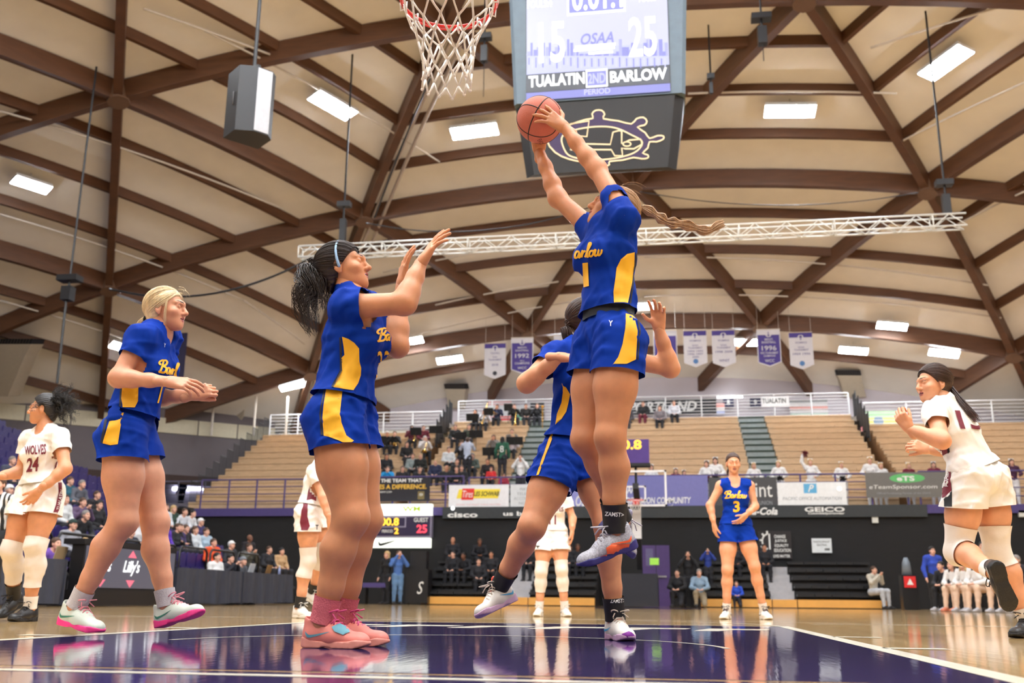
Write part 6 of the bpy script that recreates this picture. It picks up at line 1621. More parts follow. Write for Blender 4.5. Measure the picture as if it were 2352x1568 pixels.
strands(mb, [p.hl((0, -0.10, 0.055)), p.hl((0, -0.13, 0.03)), at_F(735, 650, 4.06), at_F(735, 715, 4.06)], 90, (0.02, 0.045, 0.05, 0.03), 0.0026, 12, 14, 0.006, 3)
mb.build('ponytail', H_DARK, p.t, True)
hb = [p.hl((0.088 * math.cos(a), 0.018 - 0.035 * math.sin(a) * 0.0 - 0.02 * abs(math.cos(a)), 0.03 + 0.101 * math.sin(a))) for a in np.linspace(-0.45, math.pi + 0.45, 30)]
MB().tube(hb, 0.0065, 6).build('headband', mat('band_sky', (150, 186, 220), rough=0.6), p.t, True)
px_decal(p.jer, [(786, 773), (800, 778), (814, 787), (825, 800), (825, 830), (829, 845), (828, 862), (822, 880), (811, 896), (790, 893), (766, 889), (778, 862), (786, 850), (785, 833), (784, 822), (791, 815), (789, 795)], 'side_panel', M_GOLDC, p.jer)
px_decal(p.jer, LL((784, 775), (787, 850), 10) + LL((766, 889), (761, 888), 2) + LL((781, 850), (780, 775), 10), 'piping', M_NAVYC, p.jer)
px_decal(p.sho, [(750, 893), (787, 893), (784, 915), (781, 945), (784, 970), (795, 1000), (812, 1012), (806, 1030), (780, 1012), (756, 1003), (744, 1001), (741, 960), (744, 925)], 'side_panel', M_GOLDC, p.sho)
px_decal(p.sho, LL((748, 896), (740, 930)) + LL((738, 950), (743, 1000)) + LL((737, 998), (734, 950)) + LL((737, 930), (744, 896)), 'piping', M_NAVYC, p.sho)
script(p.jer, [(864, 752), (940, 752), (936, 784), (862, 788)], 4.5, M_GOLDC, p.jer, 0, 3)
px_text(p.jer, '33', [(866, 806), (894, 804), (886, 872), (862, 872)], M_GOLDC, p.jer, 'number', bold=0.0)

# ---------------------------------------------------------------- jumping player, number 1
p = Player('person', 'leaping player in blue number 1 uniform holding the ball overhead', 4.32,
    dict(hipL=(1424, 778, -.09), hipR=(1374, 782, .09), shL=(1434, 500, -.13), shR=(1362, 530, .13), neck=(1414, 520, 0.02), head=(1406, 486, 0.04), elL=(1371, 388, .0), wrL=(1297, 294, .06), elR=(1281, 455, .24), wrR=(1238, 345, .31),
         knL=(1402, 1004, -.10), anL=(1412, 1222, -.02), knR=(1346, 1008, .08), anR=(1428, 1196, .30)), camv(-0.90, 0.42, 0.02), SK_B, g=0.97, leg=1.04, arm=0.98, hs=0.97,
    hands=dict(L=(camv(-0.78, 0.60, 0.12), camv(-0.35, -0.25, 1), (14, 16, 16, 18), (62, 12), 12), R=(camv(-0.08, 1, -0.05), camv(0.05, 0.15, -1), (14, 16, 16, 16), (50, 10), 10)))
PL['1'] = p
p.jersey(M_BLUE, hem=0.125, sleeve=0.24, sr=0.049, rip=(31, 0.010, 62), flare=0.0); p.shorts(M_BLUE, 0.36, rip=(32, 0.011, 62), top=0.13, flare=0.015)
p.waistband(mat('waist_black', (16, 24, 34), rough=0.6), 0.09, 0.055, 0.022)
gy = sm('speckle_grey', (168, 168, 176), var=0.35, scale=160)
p.feet(dict(L=at_F(1324, 1308, 4.32 - .06), R=at_F(1446, 1276, 4.32 + .44)), (gy, sm('royal_sole', (46, 42, 110)), sm('lace_grey', (190, 186, 192)), sm('tongue_lilac', (160, 156, 178)), sm('tick_orange', (246, 104, 56))), dict(L=camv(-0.5, 0.86, 0.0), R=camv(0.7, 0.5, 0.3)))
for sd in 'LR': p.leg_piece('ankle_brace', sd, 1.70, 2.0, mat('brace_black', (22, 22, 24), rough=0.55), 0.010)
p.hair(H_BRAID, thick=0.010, seed=6, front=(0.07, 0.078)); combed(p, (0, -0.115, 0.03), H_BRAID, 380, seed=6)
bp = [(1474, 476), (1492, 484), (1507, 494), (1520, 502), (1531, 509), (1546, 512), (1561, 514), (1580, 518), (1599, 524), (1616, 529), (1632, 528), (1648, 518), (1664, 511)]
bw = [0.010, 0.026, 0.012, 0.030, 0.013, 0.032, 0.013, 0.030, 0.013, 0.027, 0.013, 0.026, 0.018]
mb = MB(); BPp = [at_F(x, y, 4.37) for x, y in bp]
strands(mb, BPp, 130, bw, 0.0026, 14, 46, 0.0, taper=0.6); strands(mb, BPp[5:], 26, [0.02, 0.03, 0.035], 0.0008, 15, 12, 0.004, 2)
mb.build('braid', H_BRAID, p.t, True)
strands(MB(), [p.hl((0, 0.0, 0.12)), p.hl((0, -0.05, 0.14)), p.hl((0, -0.09, 0.13))], 22, (0.03, 0.05, 0.06), 0.0006, 16).build('loose_hair', H_BRAID, p.t, True)
for k in (0, 2, 4, 6): MB().sphere(BPp[k], 0.0075 + 0.001 * k / 4, 6).build('hair_tie', M_BLKC, p.t, True)
px_decal(p.jer, [(1457, 579), (1456, 610), (1451, 650), (1442, 696), (1425, 697), (1410, 695), (1409, 670), (1413, 640), (1416, 615), (1426, 595), (1440, 583)], 'side_panel', M_GOLDC, p.jer)
px_decal(p.jer, LL((1460, 579), (1445, 697)) + LL((1449, 697), (1464, 579)), 'piping', M_NAVYC, p.jer)
px_decal(p.sho, [(1437, 720), (1461, 724), (1464, 760), (1462, 790), (1460, 825), (1440, 835), (1417, 851), (1406, 840), (1420, 820), (1430, 790), (1436, 755)], 'side_panel', M_GOLDC, p.sho)
px_decal(p.sho, LL((1462, 725), (1467, 760)) + LL((1464, 800), (1462, 826)) + LL((1466, 826), (1468, 800)) + LL((1471, 760), (1466, 725)), 'piping', M_NAVYC, p.sho)
script(p.jer, [(1296, 560), (1388, 554), (1384, 590), (1292, 604)], 4.4, M_GOLDC, p.jer, 2, 7)
px_text(p.jer, '1', [(1339, 604), (1352, 602), (1354, 657), (1342, 660)], M_GOLDC, p.jer, 'number', bold=0.02)
px_text(p.sho, 'Y', [(1398, 736), (1408, 737), (1408, 750), (1398, 748)], mat('mark_white', (230, 230, 235)), p.sho, 'maker_mark')
for sd, q in (('L', [(1391, 1174), (1432, 1177), (1431, 1187), (1390, 1184)]),):
    o = [c for c in p.t.children if c.name.startswith('ankle_brace')][0]
    px_text(o, 'ZAMST>', q, INKW, o, bold=0.02)
def shoe_patch(p, k, poly, rgb, nm='shoe_panel', step=5):
    s = [c for c in p.t.children if c.name.startswith('shoe') and not c.name.startswith('shorts')][k]; px_decal(s, poly, nm, sm('p%d%d%d' % rgb, rgb), s, 0.0035, step)
shoe_patch(p, 0, [(1392, 1258), (1404, 1250), (1446, 1248), (1450, 1262), (1434, 1276), (1414, 1288), (1398, 1302), (1390, 1288), (1376, 1278), (1394, 1272)], (246, 104, 56))
shoe_patch(PL['33'], 0, [(762, 1440), (780, 1432), (802, 1438), (804, 1452), (788, 1458), (768, 1450)], (92, 152, 168))
# ---------------------------------------------------------------- the ball
BC = at_F(1240.5, 275, 4.32 + 0.19); BR = 0.1165
bl = thing('basketball', 'orange-pink leather basketball gripped overhead', 'ball', BC - np.array([0, 0, BR]))
b = MB(); b.sphere(BC, BR, 24); b.build('cover', mat('ball_leather', (206, 112, 88), rough=0.6, var=0.08, scale=10, bump=0.35, bscale=420), bl, True)
ax3 = np.stack([nrm(camv(0.35, 0.85, -0.4)), nrm(np.cross(camv(0.35, 0.85, -0.4), camv(0.9, -0.3, -0.3))), np.zeros(3)]); ax3[2] = np.cross(ax3[0], ax3[1])
def seam(fn, n=60):
    t = np.linspace(0, 2 * math.pi, n + 1)[:-1]; P = np.array([fn(a) for a in t]); P /= np.linalg.norm(P, axis=1)[:, None]
    MB().tube(BC + (P @ ax3) * (BR - 0.0012), 0.0034, 5, closed=True).build('seam', mat('ball_seam', (38, 26, 24), rough=0.6), bl, True)
seam(lambda a: (math.cos(a), math.sin(a), 0)); seam(lambda a: (math.cos(a), 0, math.sin(a)))
for s in (-1, 1): seam(lambda a: (0.62 * math.cos(a), s * (0.62 + 0.25 * math.cos(2 * a)), 0.9 * math.sin(a)))
cov = [c for c in bl.children if c.name.startswith('cover')][0]
px_text(cov, 'EVO', [(1243, 316), (1249, 327), (1240, 331), (1234, 321)], mat('ball_ink', (120, 56, 46)), cov, bold=0.02)

# ---------------------------------------------------------------- defender behind the jumper
p = Player('person', 'player in blue half hidden behind the jumper, one hand raised', 5.1,
    dict(hipR=(1290, 1048, -.06), hipL=(1352, 1046, .05), shR=(1272, 818, -.08), shL=(1412, 818, .06), neck=(1338, 788, 0), head=(1356, 738, .02), elR=(1210, 880, -.18), wrR=(1284, 820, -.28), elL=(1540, 846, .06), wrL=(1514, 756, .0),
         knR=(1222, 1208, -.17), anR=(1145, 1352, .10), knL=(1394, 1204, -.08), anL=(1413, 1394, .0)), camv(0.85, 0.2, 0.35), SK_C, g=1.0, leg=1.06, arm=1.05, ground='L',
    hands=dict(R=(camv(1, -0.05, 0.05), camv(-0.1, -1, 0.3), (16, 22, 26, 30), (30, 20), 5), L=(camv(-0.05, 1, 0), camv(-0.3, 0.1, -1), (26, 30, 34, 38), (55, 20), 8)))
PL['D'] = p
p.jersey(M_BLUE, hem=0.08, sleeve=0.42, sr=0.057, rip=(41, 0.011, 62)); p.shorts(M_BLUE, 0.44, rip=(42, 0.011, 62), flare=0.02, top=0.12)
wt = sm('white_knit', (226, 222, 214)); p.feet(dict(R=at_F(1086, 1434, 5.1 - .08), L=at_F(1442, 1464, 5.1 - .16)), (wt, sm('lilac_sole', (196, 160, 190)), sm('lace_sand', (206, 190, 174)), sm('tongue_red', (216, 84, 62)), sm('tick_cyan', (64, 160, 206))), dict(R=camv(-0.75, 0.55, -0.35), L=(0, 0, 1)))
p.leg_piece('sock', 'R', 1.72, 2.0, M_BLKC, 0.008); o = p.leg_piece('ankle_brace', 'L', 1.76, 2.0, mat('brace_black', (22, 22, 24)), 0.010)
px_text(o, 'ZAMST>', [(1402, 1374), (1434, 1374), (1434, 1384), (1402, 1384)], INKW, o, bold=0.02)
p.hair(H_BROWN, thick=0.011, seed=8); combed(p, (0, -0.11, 0.03), H_BROWN, 260, thick=0.0135, seed=8)
mb = MB(); strands(mb, [p.hl((0, -0.10, 0.03)), p.hl((0, -0.15, 0.0)), p.hl((0, -0.15, -0.12)), p.hl((0, -0.13, -0.2))], 70, (0.015, 0.03, 0.03, 0.015), 0.0025, 17); mb.build('ponytail', H_BROWN, p.t, True)
px_decal(p.jer, [(1291, 880), (1301, 890), (1310, 905), (1306, 925), (1301, 945), (1290, 962), (1276, 975), (1280, 950), (1290, 925), (1293, 900)], 'side_panel', M_GOLDC, p.jer, step=5)
px_decal(p.sho, [(1276, 978), (1268, 1010), (1252, 1050), (1238, 1090), (1232, 1092), (1246, 1050), (1260, 1010), (1270, 980)], 'side_panel', M_GOLDC, p.sho, step=4)

shoe_patch(p, 0, [(1080, 1436), (1092, 1424), (1106, 1422), (1107, 1432), (1096, 1442), (1084, 1444)], (150, 62, 170)); shoe_patch(p, 1, [(1428, 1456), (1444, 1450), (1462, 1456), (1460, 1464), (1442, 1464)], (150, 62, 170))
# ---------------------------------------------------------------- runner in white, number 13
p = Player('person', 'runner in white number 13 uniform seen from behind, one foot kicked up', 5.95,
    dict(hipL=(2224, 1098, -.07), hipR=(2272, 1098, .06), shL=(2146, 948, -.10), shR=(2212, 962, .10), neck=(2166, 922, .02), head=(2143, 884, .02), elL=(2164, 1012, -.24), wrL=(2088, 984, -.16), elR=(2196, 1036, .30), wrR=(2132, 1032, .34),
         knL=(2199, 1266, .02), anL=(2282, 1314, -.32), knR=(2290, 1266, .08), anR=(2357, 1408, .06)), camv(-0.95, 0.02, -0.22), SK_D, g=1.0, leg=1.08, arm=1.02, ground='R',
    hands=dict(L=(camv(-0.55, 0.8, 0.1), camv(0.55, 0.1, 0.8), (60, 64, 66, 70), (20, 50), 2), R=(camv(-0.85, 0.3, 0), camv(0.2, -0.5, 0.8), (55, 58, 60, 62), (25, 45), 2)))
PL['13'] = p
p.jersey(M_WHITEC, hem=0.06, sleeve=0.42, sr=0.060, rip=(51, 0.008, 62)); p.shorts(M_WHITEC, 0.40, rip=(52, 0.010, 62), flare=0.03, top=0.14)
bk = sm('black', (26, 26, 28), 0.4); bs = sm('black_sole', (18, 18, 20), 0.55, bump=0.3, bscale=90)
p.feet(dict(L=at_F(2322, 1404, 5.95 - .36), R=at_F(2334, 1456, 5.95 - .06)), (bk, bs, sm('lace_black', (20, 20, 22)), bk, sm('tick_white', (210, 210, 205))), dict(L=camv(0.05, 0.05, 1.0), R=(0, 0, 1)))
for sd in 'LR':
    p.leg_piece('knee_sleeve', sd, 0.66, 1.22, M_SLEEVE, 0.006, ripple=(53, 0.004, 40)); p.leg_piece('sock', sd, 1.82, 2.0, mat('sock_white', (230, 222, 212), rough=0.85), 0.007)
p.hair(H_BROWN, thick=0.010, seed=9, front=(0.07, 0.080)); combed(p, (0, -0.112, 0.008), H_BROWN, 340, seed=9)
mb = MB(); strands(mb, [p.hl((0, -0.108, 0.01)), at_F(2196, 905, 5.93), at_F(2222, 940, 5.86), at_F(2250, 968, 5.84)], 90, (0.010, 0.016, 0.024, 0.020), 0.0024, 18, 14); mb.build('ponytail', H_BROWN, p.t, True)
MB().sphere(p.hl((0, -0.112, 0.008)), 0.016, 6).build('hair_tie', M_BLKC, p.t, True)
px_text(p.jer, '13', [(2192, 942), (2250, 946), (2262, 987), (2206, 985)], M_MAROON, p.jer, 'number', bold=0.03)
px_decal(p.jer, [(2174, 1006), (2178, 1040), (2166, 1046), (2158, 1058), (2152, 1034), (2158, 1024)], 'side_panel', M_MAROON, p.jer, step=5)
px_decal(p.jer, [(2172, 1010), (2178, 1012), (2182, 1038), (2178, 1042)], 'piping', M_BLKC, p.jer, step=5)
px_decal(p.sho, [(2166, 1054), (2184, 1046), (2184, 1080), (2186, 1126), (2172, 1140), (2164, 1144), (2162, 1100)], 'side_panel', M_MAROON, p.sho, step=6)
px_decal(p.sho, [(2184, 1046), (2190, 1046), (2190, 1168), (2166, 1166), (2168, 1146), (2186, 1128)], 'piping', M_BLKC, p.sho, step=6)
px_text(p.sho, 'TUALATIN', [(2165, 1120), (2171, 1056), (2182, 1056), (2178, 1120)], INKW, p.sho, bold=0.0)

# ---------------------------------------------------------------- curly-haired player, number 24
p = Player('person', 'curly-haired player in white WOLVES 24 uniform with black shoes', 7.75,
    dict(hipR=(72, 1134, .06), hipL=(112, 1132, -.06), shR=(66, 1010, .08), shL=(138, 1004, -.08), neck=(106, 982, 0), head=(100, 941, -.02), elL=(150, 1076, -.16), wrL=(90, 1126, -.26), elR=(48, 1084, .10), wrR=(-6, 1094, -.02),
         knL=(82, 1252, -.12), anL=(70, 1386, -.05), knR=(26, 1262, .0), anR=(32, 1372, .22)), camv(-0.97, 0.03, -0.16), SK_E, g=1.0, leg=1.08, arm=1.04, res=0.0095, ground='L',
    hands=dict(L=(camv(-0.6, -0.75, -0.1), camv(-0.5, 0.2, 0.85), (22, 26, 30, 34), (30, 20), 5), R=(camv(-1, 0, 0), camv(0, 0.3, 1), (30, 30, 30, 30), (30, 20), 4)))
PL['24'] = p
p.jersey(M_WHITEC, hem=0.07, sleeve=0.46, sr=0.059, rip=(61, 0.007, 62)); p.shorts(M_WHITEC, 0.42, rip=(62, 0.010, 62), flare=0.03, top=0.13)
p.feet(dict(L=at_F(44, 1416, 7.75 - .16), R=at_F(6, 1406, 7.75 + .12)), (bk, bs, sm('lace_black', (20, 20, 22)), bk, bk))
for sd in 'LR': p.leg_piece('knee_sleeve', sd, 0.86, 1.66, M_SLEEVE, 0.007, ripple=(63, 0.004, 40))
p.leg_piece('sock', 'L', 1.80, 2.0, mat('sock_white', (230, 222, 212)), 0.007); p.leg_piece('ankle_brace', 'R', 1.70, 2.0, mat('brace_black', (22, 22, 24)), 0.010)
p.hair(H_BLACK, thick=0.014, seed=10, front=(0.062, 0.078), ear=(-0.012, -0.012), ridge=0.002)
mb = MB(); rg_ = np.random.RandomState(4)
for q in range(80):
    d = nrm(rg_.normal(size=3) * np.array([1, 0.9, 0.9]) + np.array([0, -1.0, 0.12])); a = np.array((0, -0.068, 0.062)) + rg_.normal(size=3) * np.array((0.035, 0.035, 0.03))
    L_ = rg_.uniform(0.09, 0.21); e = a + d * L_ + np.array((0, -0.02, -0.03))
    strands(mb, [p.hl(a), p.hl((a + e) / 2 + np.array((0, -0.01, 0.015))), p.hl(e)], 5, (0.006, 0.014, 0.012), 0.0028, 100 + q, 22, 0.010, 4.0, side=4)
mb.build('curls', H_BLACK, p.t, True)
px_text(p.jer, 'WOLVES', [(57, 1025), (106, 1019), (105, 1043), (57, 1044)], M_MAROON, p.jer, bold=0.03)
px_text(p.jer, '24', [(63, 1052), (90, 1048), (88, 1082), (61, 1084)], M_MAROON, p.jer, 'number', bold=0.03)
px_decal(p.jer, [(132, 1058), (128, 1078), (124, 1084), (128, 1062)], 'side_panel', M_MAROON, p.jer, step=4)
px_decal(p.sho, [(133, 1108), (146, 1106), (143, 1140), (136, 1170), (124, 1192), (116, 1186), (128, 1160), (134, 1132)], 'side_panel', M_MAROON, p.sho, step=4)
px_text(p.sho, 'TUALATIN', [(129, 1170), (138, 1124), (144, 1126), (137, 1172)], INKW, p.sho, bold=0.0)

# ---------------------------------------------------------------- white player behind the pink shoes
p = Player('person', 'player in white and maroon with knee sleeves beyond the dark ponytail player', 9.9,
    dict(hipR=(706, 1176, -.09), hipL=(722, 1176, .09), shR=(722, 1084, -.16), shL=(742, 1082, .16), neck=(735, 1066, 0), head=(745, 1030, 0), elR=(742, 1142, -.2), wrR=(757, 1194, -.22), elL=(764, 1130, .2), wrL=(776, 1180, .1),
         knR=(708, 1288, -.05), anR=(688, 1388, -.03), knL=(742, 1272, .12), anL=(718, 1360, .30)), camv(0.9, 0.1, -0.3), SK_D, leg=1.06, res=0.0115, ground='R',
    hands=dict(R=(camv(0.2, -1, 0), camv(0.3, 0, 1), (24, 26, 28, 30), (30, 20), 5), L=(camv(0.2, -1, 0), camv(0.3, 0, -1), (24, 26, 28, 30), (30, 20), 5)))
PL['WB'] = p
p.jersey(M_WHITEC, hem=0.07, sleeve=0.45, sr=0.058, rip=(71, 0.010, 62)); p.shorts(M_WHITEC, 0.40, rip=(72, 0.010, 62), flare=0.03, top=0.13)
p.feet(dict(R=at_F(706, 1406, 9.9 - .12), L=at_F(736, 1388, 9.9 + .22)), (wt, sm('white_sole', (224, 220, 210)), wt, wt, wt))
for sd in 'LR': p.leg_piece('knee_sleeve', sd, 0.72, 1.36, M_SLEEVE, 0.007); p.leg_piece('ankle_brace', sd, 1.76, 2.0, mat('brace_black', (22, 22, 24)), 0.009)
p.hair(H_BROWN, thick=0.012, seed=12, res=0.008)
px_decal(p.sho, [(693, 1150), (708, 1151), (706, 1185), (712, 1208), (706, 1222), (690, 1224), (689, 1200), (692, 1175)], 'side_panel', M_MAROON, p.sho, step=5)
px_decal(p.jer, [(714, 1108), (728, 1118), (726, 1150), (704, 1148), (708, 1128)], 'side_panel', M_MAROON, p.jer, step=5)
px_text(p.sho, 'T', [(724, 1205), (731, 1205), (731, 1216), (724, 1216)], INKK, p.sho, 'team_mark')

# ---------------------------------------------------------------- white player in the middle, facing us
p = Player('person', 'player in white facing us in mid-court, seen below the leaping defender', 12.2,
    dict(hipR=(1253, 1230), hipL=(1283, 1230), shR=(1241, 1146), shL=(1301, 1146), neck=(1270, 1132), head=(1270, 1098, -.02), elR=(1226, 1192), wrR=(1222, 1234, -.05), elL=(1315, 1190), wrL=(1314, 1220, -.08),
         knR=(1243, 1312, -.06), anR=(1239, 1392), knL=(1290, 1308, -.06), anL=(1297, 1386)), camv(0, 0.05, -1), SK_D, leg=1.06, res=0.012, ground='LR',
    hands=dict(R=(camv(0.1, -1, 0), camv(1, 0, 0.3), (24, 26, 28, 30), (30, 20), 5), L=(camv(0.0, -1, -0.1), camv(-1, 0, 0.2), (20, 22, 26, 28), (30, 20), 6)))
PL['CW'] = p
p.jersey(M_WHITEC, hem=0.06, sleeve=0.46, sr=0.058, rip=(81, 0.009, 62)); p.shorts(M_WHITEC, 0.44, rip=(82, 0.009, 62), flare=0.03, top=0.13)
p.feet(dict(R=at_F(1232, 1408, 12.2 - .22), L=at_F(1307, 1405, 12.2 - .2)), (wt, sm('white_sole', (224, 220, 210)), wt, bk, bk))
for sd in 'LR': p.leg_piece('knee_sleeve', sd, 0.74, 1.56, M_SLEEVE, 0.007); p.leg_piece('sock', sd, 1.80, 2.0, mat('sock_white', (230, 222, 212)), 0.007)
p.hair(H_BROWN, thick=0.012, seed=13, res=0.008)
px_text(p.jer, '11', [(1261, 1182), (1277, 1182), (1277, 1204), (1261, 1204)], M_MAROON, p.jer, 'number', bold=0.02); px_text(p.jer, 'WOLVES', [(1250, 1164), (1294, 1164), (1294, 1174), (1250, 1174)], M_MAROON, p.jer, bold=0.02)
px_text(p.sho, 'T', [(1231, 1253), (1240, 1253), (1240, 1264), (1231, 1264)], INKK, p.sho, 'team_mark')

# ---------------------------------------------------------------- number 3 facing us
p = Player('person', 'player in sleeveless blue number 3 uniform facing us', 11.4,
    dict(hipR=(1673, 1216), hipL=(1708, 1216), shR=(1655, 1116), shL=(1722, 1116), neck=(1686, 1102), head=(1684, 1065, -.02), elR=(1631, 1160), wrR=(1640, 1204, -.06), elL=(1734, 1162), wrL=(1714, 1182, -.16),
         knR=(1671, 1308, -.06), anR=(1669, 1396), knL=(1733, 1300, -.06), anL=(1754, 1390, .03)), camv(-0.06, 0.1, -1), SK_D, leg=1.0, arm=0.95, res=0.010, g=0.95, ground='LR',
    hands=dict(R=(camv(0.1, -1, 0), camv(1, 0, 0.3), (22, 26, 28, 30), (30, 20), 5), L=(camv(-0.7, -0.7, -0.1), camv(-0.4, 0.3, 0.9), (18, 20, 24, 26), (40, 20), 8)))
PL['3'] = p
p.jersey(M_BLUE, hem=0.05, tank=True, rip=(91, 0.009, 62), neck=0.075, drop=0.05); p.shorts(M_BLUE, 0.34, rip=(92, 0.010, 62), flare=0.02, top=0.12)
p.feet(dict(R=at_F(1660, 1414, 11.4 - .2), L=at_F(1768, 1411, 11.4 - .16)), (wt, sm('white_sole', (224, 220, 210)), sm('lace_black', (20, 20, 22)), sm('tongue_red', (216, 84, 62)), bk))
for sd in 'LR': p.leg_piece('sock', sd, 1.82, 2.0, mat('sock_white', (230, 222, 212)), 0.007)
p.hair(H_BROWN, thick=0.009, seed=14, res=0.007, front=(0.066, 0.084), ear=(-0.01, 0.0))
MB().tube([p.hl((0.035, -0.09, -0.05)), p.hl((0.05, -0.09, -0.09)), p.hl((0.055, -0.08, -0.13))], [0.014, 0.014, 0.006], 8).build('ponytail', H_BROWN, p.t, True)
script(p.jer, [(1664, 1126), (1717, 1126), (1715, 1146), (1662, 1146)], 2.6, M_GOLDC, p.jer)
px_text(p.jer, '3', [(1684, 1150), (1699, 1150), (1699, 1176), (1684, 1176)], M_GOLDC, p.jer, 'number', bold=0.03)
px_decal(p.jer, [(1653, 1140), (1657, 1150), (1659, 1165), (1656, 1184), (1651, 1184), (1652, 1165)], 'side_panel', M_GOLDC, p.jer, step=3)
# ================================================================== THE CROWD
CSK = [mat('crowd_skin_a', (222, 170, 146), rough=0.55), mat('crowd_skin_b', (200, 140, 108), rough=0.55), mat('crowd_skin_c', (126, 82, 60), rough=0.55)]
CH = dict(k=mat('crowd_hair_black', (24, 20, 20), rough=0.6), n=mat('crowd_hair_brown', (78, 54, 38), rough=0.6), y=mat('crowd_hair_fair', (190, 158, 108), rough=0.6), w=mat('crowd_hair_white', (206, 202, 198), rough=0.6), g=mat('crowd_hair_grey', (130, 124, 120), rough=0.6), r=mat('crowd_hair_auburn', (110, 60, 40), rough=0.6))
SHRT = {}
def cloth(rgb): return mat('cloth_%d_%d_%d' % rgb, rgb, rough=0.8, var=0.08, scale=10)
def jv(*a): return np.array(a, float)
def base_sit(lean=0.0, sh=0.19):
    J = dict(hipL=jv(-.09, -.04, .53), hipR=jv(.09, -.04, .53), knL=jv(-.12, .40, .55), knR=jv(.12, .40, .55), anL=jv(-.12, .42, .10), anR=jv(.12, .42, .10), shL=jv(-sh, -.05 + lean, 1.0 - lean * .3), shR=jv(sh, -.05 + lean, 1.0 - lean * .3), neck=jv(0, -.05 + lean * 1.1, 1.06 - lean * .3), head=jv(0, .0 + lean * 1.3, 1.20 - lean * .35))
    return J
def base_stand(sh=0.19):
    return dict(hipL=jv(-.09, 0, .92), hipR=jv(.09, 0, .92), knL=jv(-.1, .03, .50), knR=jv(.1, .03, .50), anL=jv(-.11, 0, .10), anR=jv(.11, 0, .10), shL=jv(-sh, 0, 1.42), shR=jv(sh, 0, 1.42), neck=jv(0, 0, 1.48), head=jv(0, .04, 1.62))
def arms(J, l, r):
    J['elL'], J['wrL'] = jv(*l[:3]), jv(*l[3:]); J['elR'], J['wrR'] = jv(*r[:3]), jv(*r[3:]); return J
def mirror(l): return (-l[0], l[1], l[2], -l[3], l[4], l[5])
def sym(J, l): return arms(J, l, mirror(l))
POSE = dict(
    sit=sym(base_sit(), (-.25, .0, .74, -.11, .22, .66)), lean=sym(base_sit(.18), (-.26, .20, .70, -.08, .40, .66)), play=sym(base_sit(.03), (-.26, .10, .80, -.06, .26, 1.02)),
    fold=arms(base_sit(), (-.26, .04, .74, .06, .22, .80), (.26, .04, .74, -.06, .20, .76)), stand=sym(base_stand(), (-.27, -.02, 1.14, -.27, .10, .90)), camera=sym(base_stand(), (-.28, .14, 1.28, -.07, .20, 1.58)),
    cheer=sym(base_stand(.17), (-.30, .02, 1.20, -.16, .18, 1.10)), wave=arms(base_stand(.17), (-.30, .02, 1.20, -.16, .18, 1.10), (.30, .02, 1.66, .26, .06, 1.90)))
K_ = base_sit(.06); K_.update(hipL=jv(-.09, -.1, .40), hipR=jv(.09, -.1, .40), knL=jv(-.13, .28, .10), knR=jv(.13, .26, .46), anL=jv(-.13, -.12, .08), anR=jv(.13, .26, .10))
for q in ('shL', 'shR', 'neck', 'head'): K_[q] = K_[q] + jv(0, -.08, -.12)
POSE['kneel'] = sym(K_, (-.26, .04, .62, -.10, .26, .56))
PROTO = {}
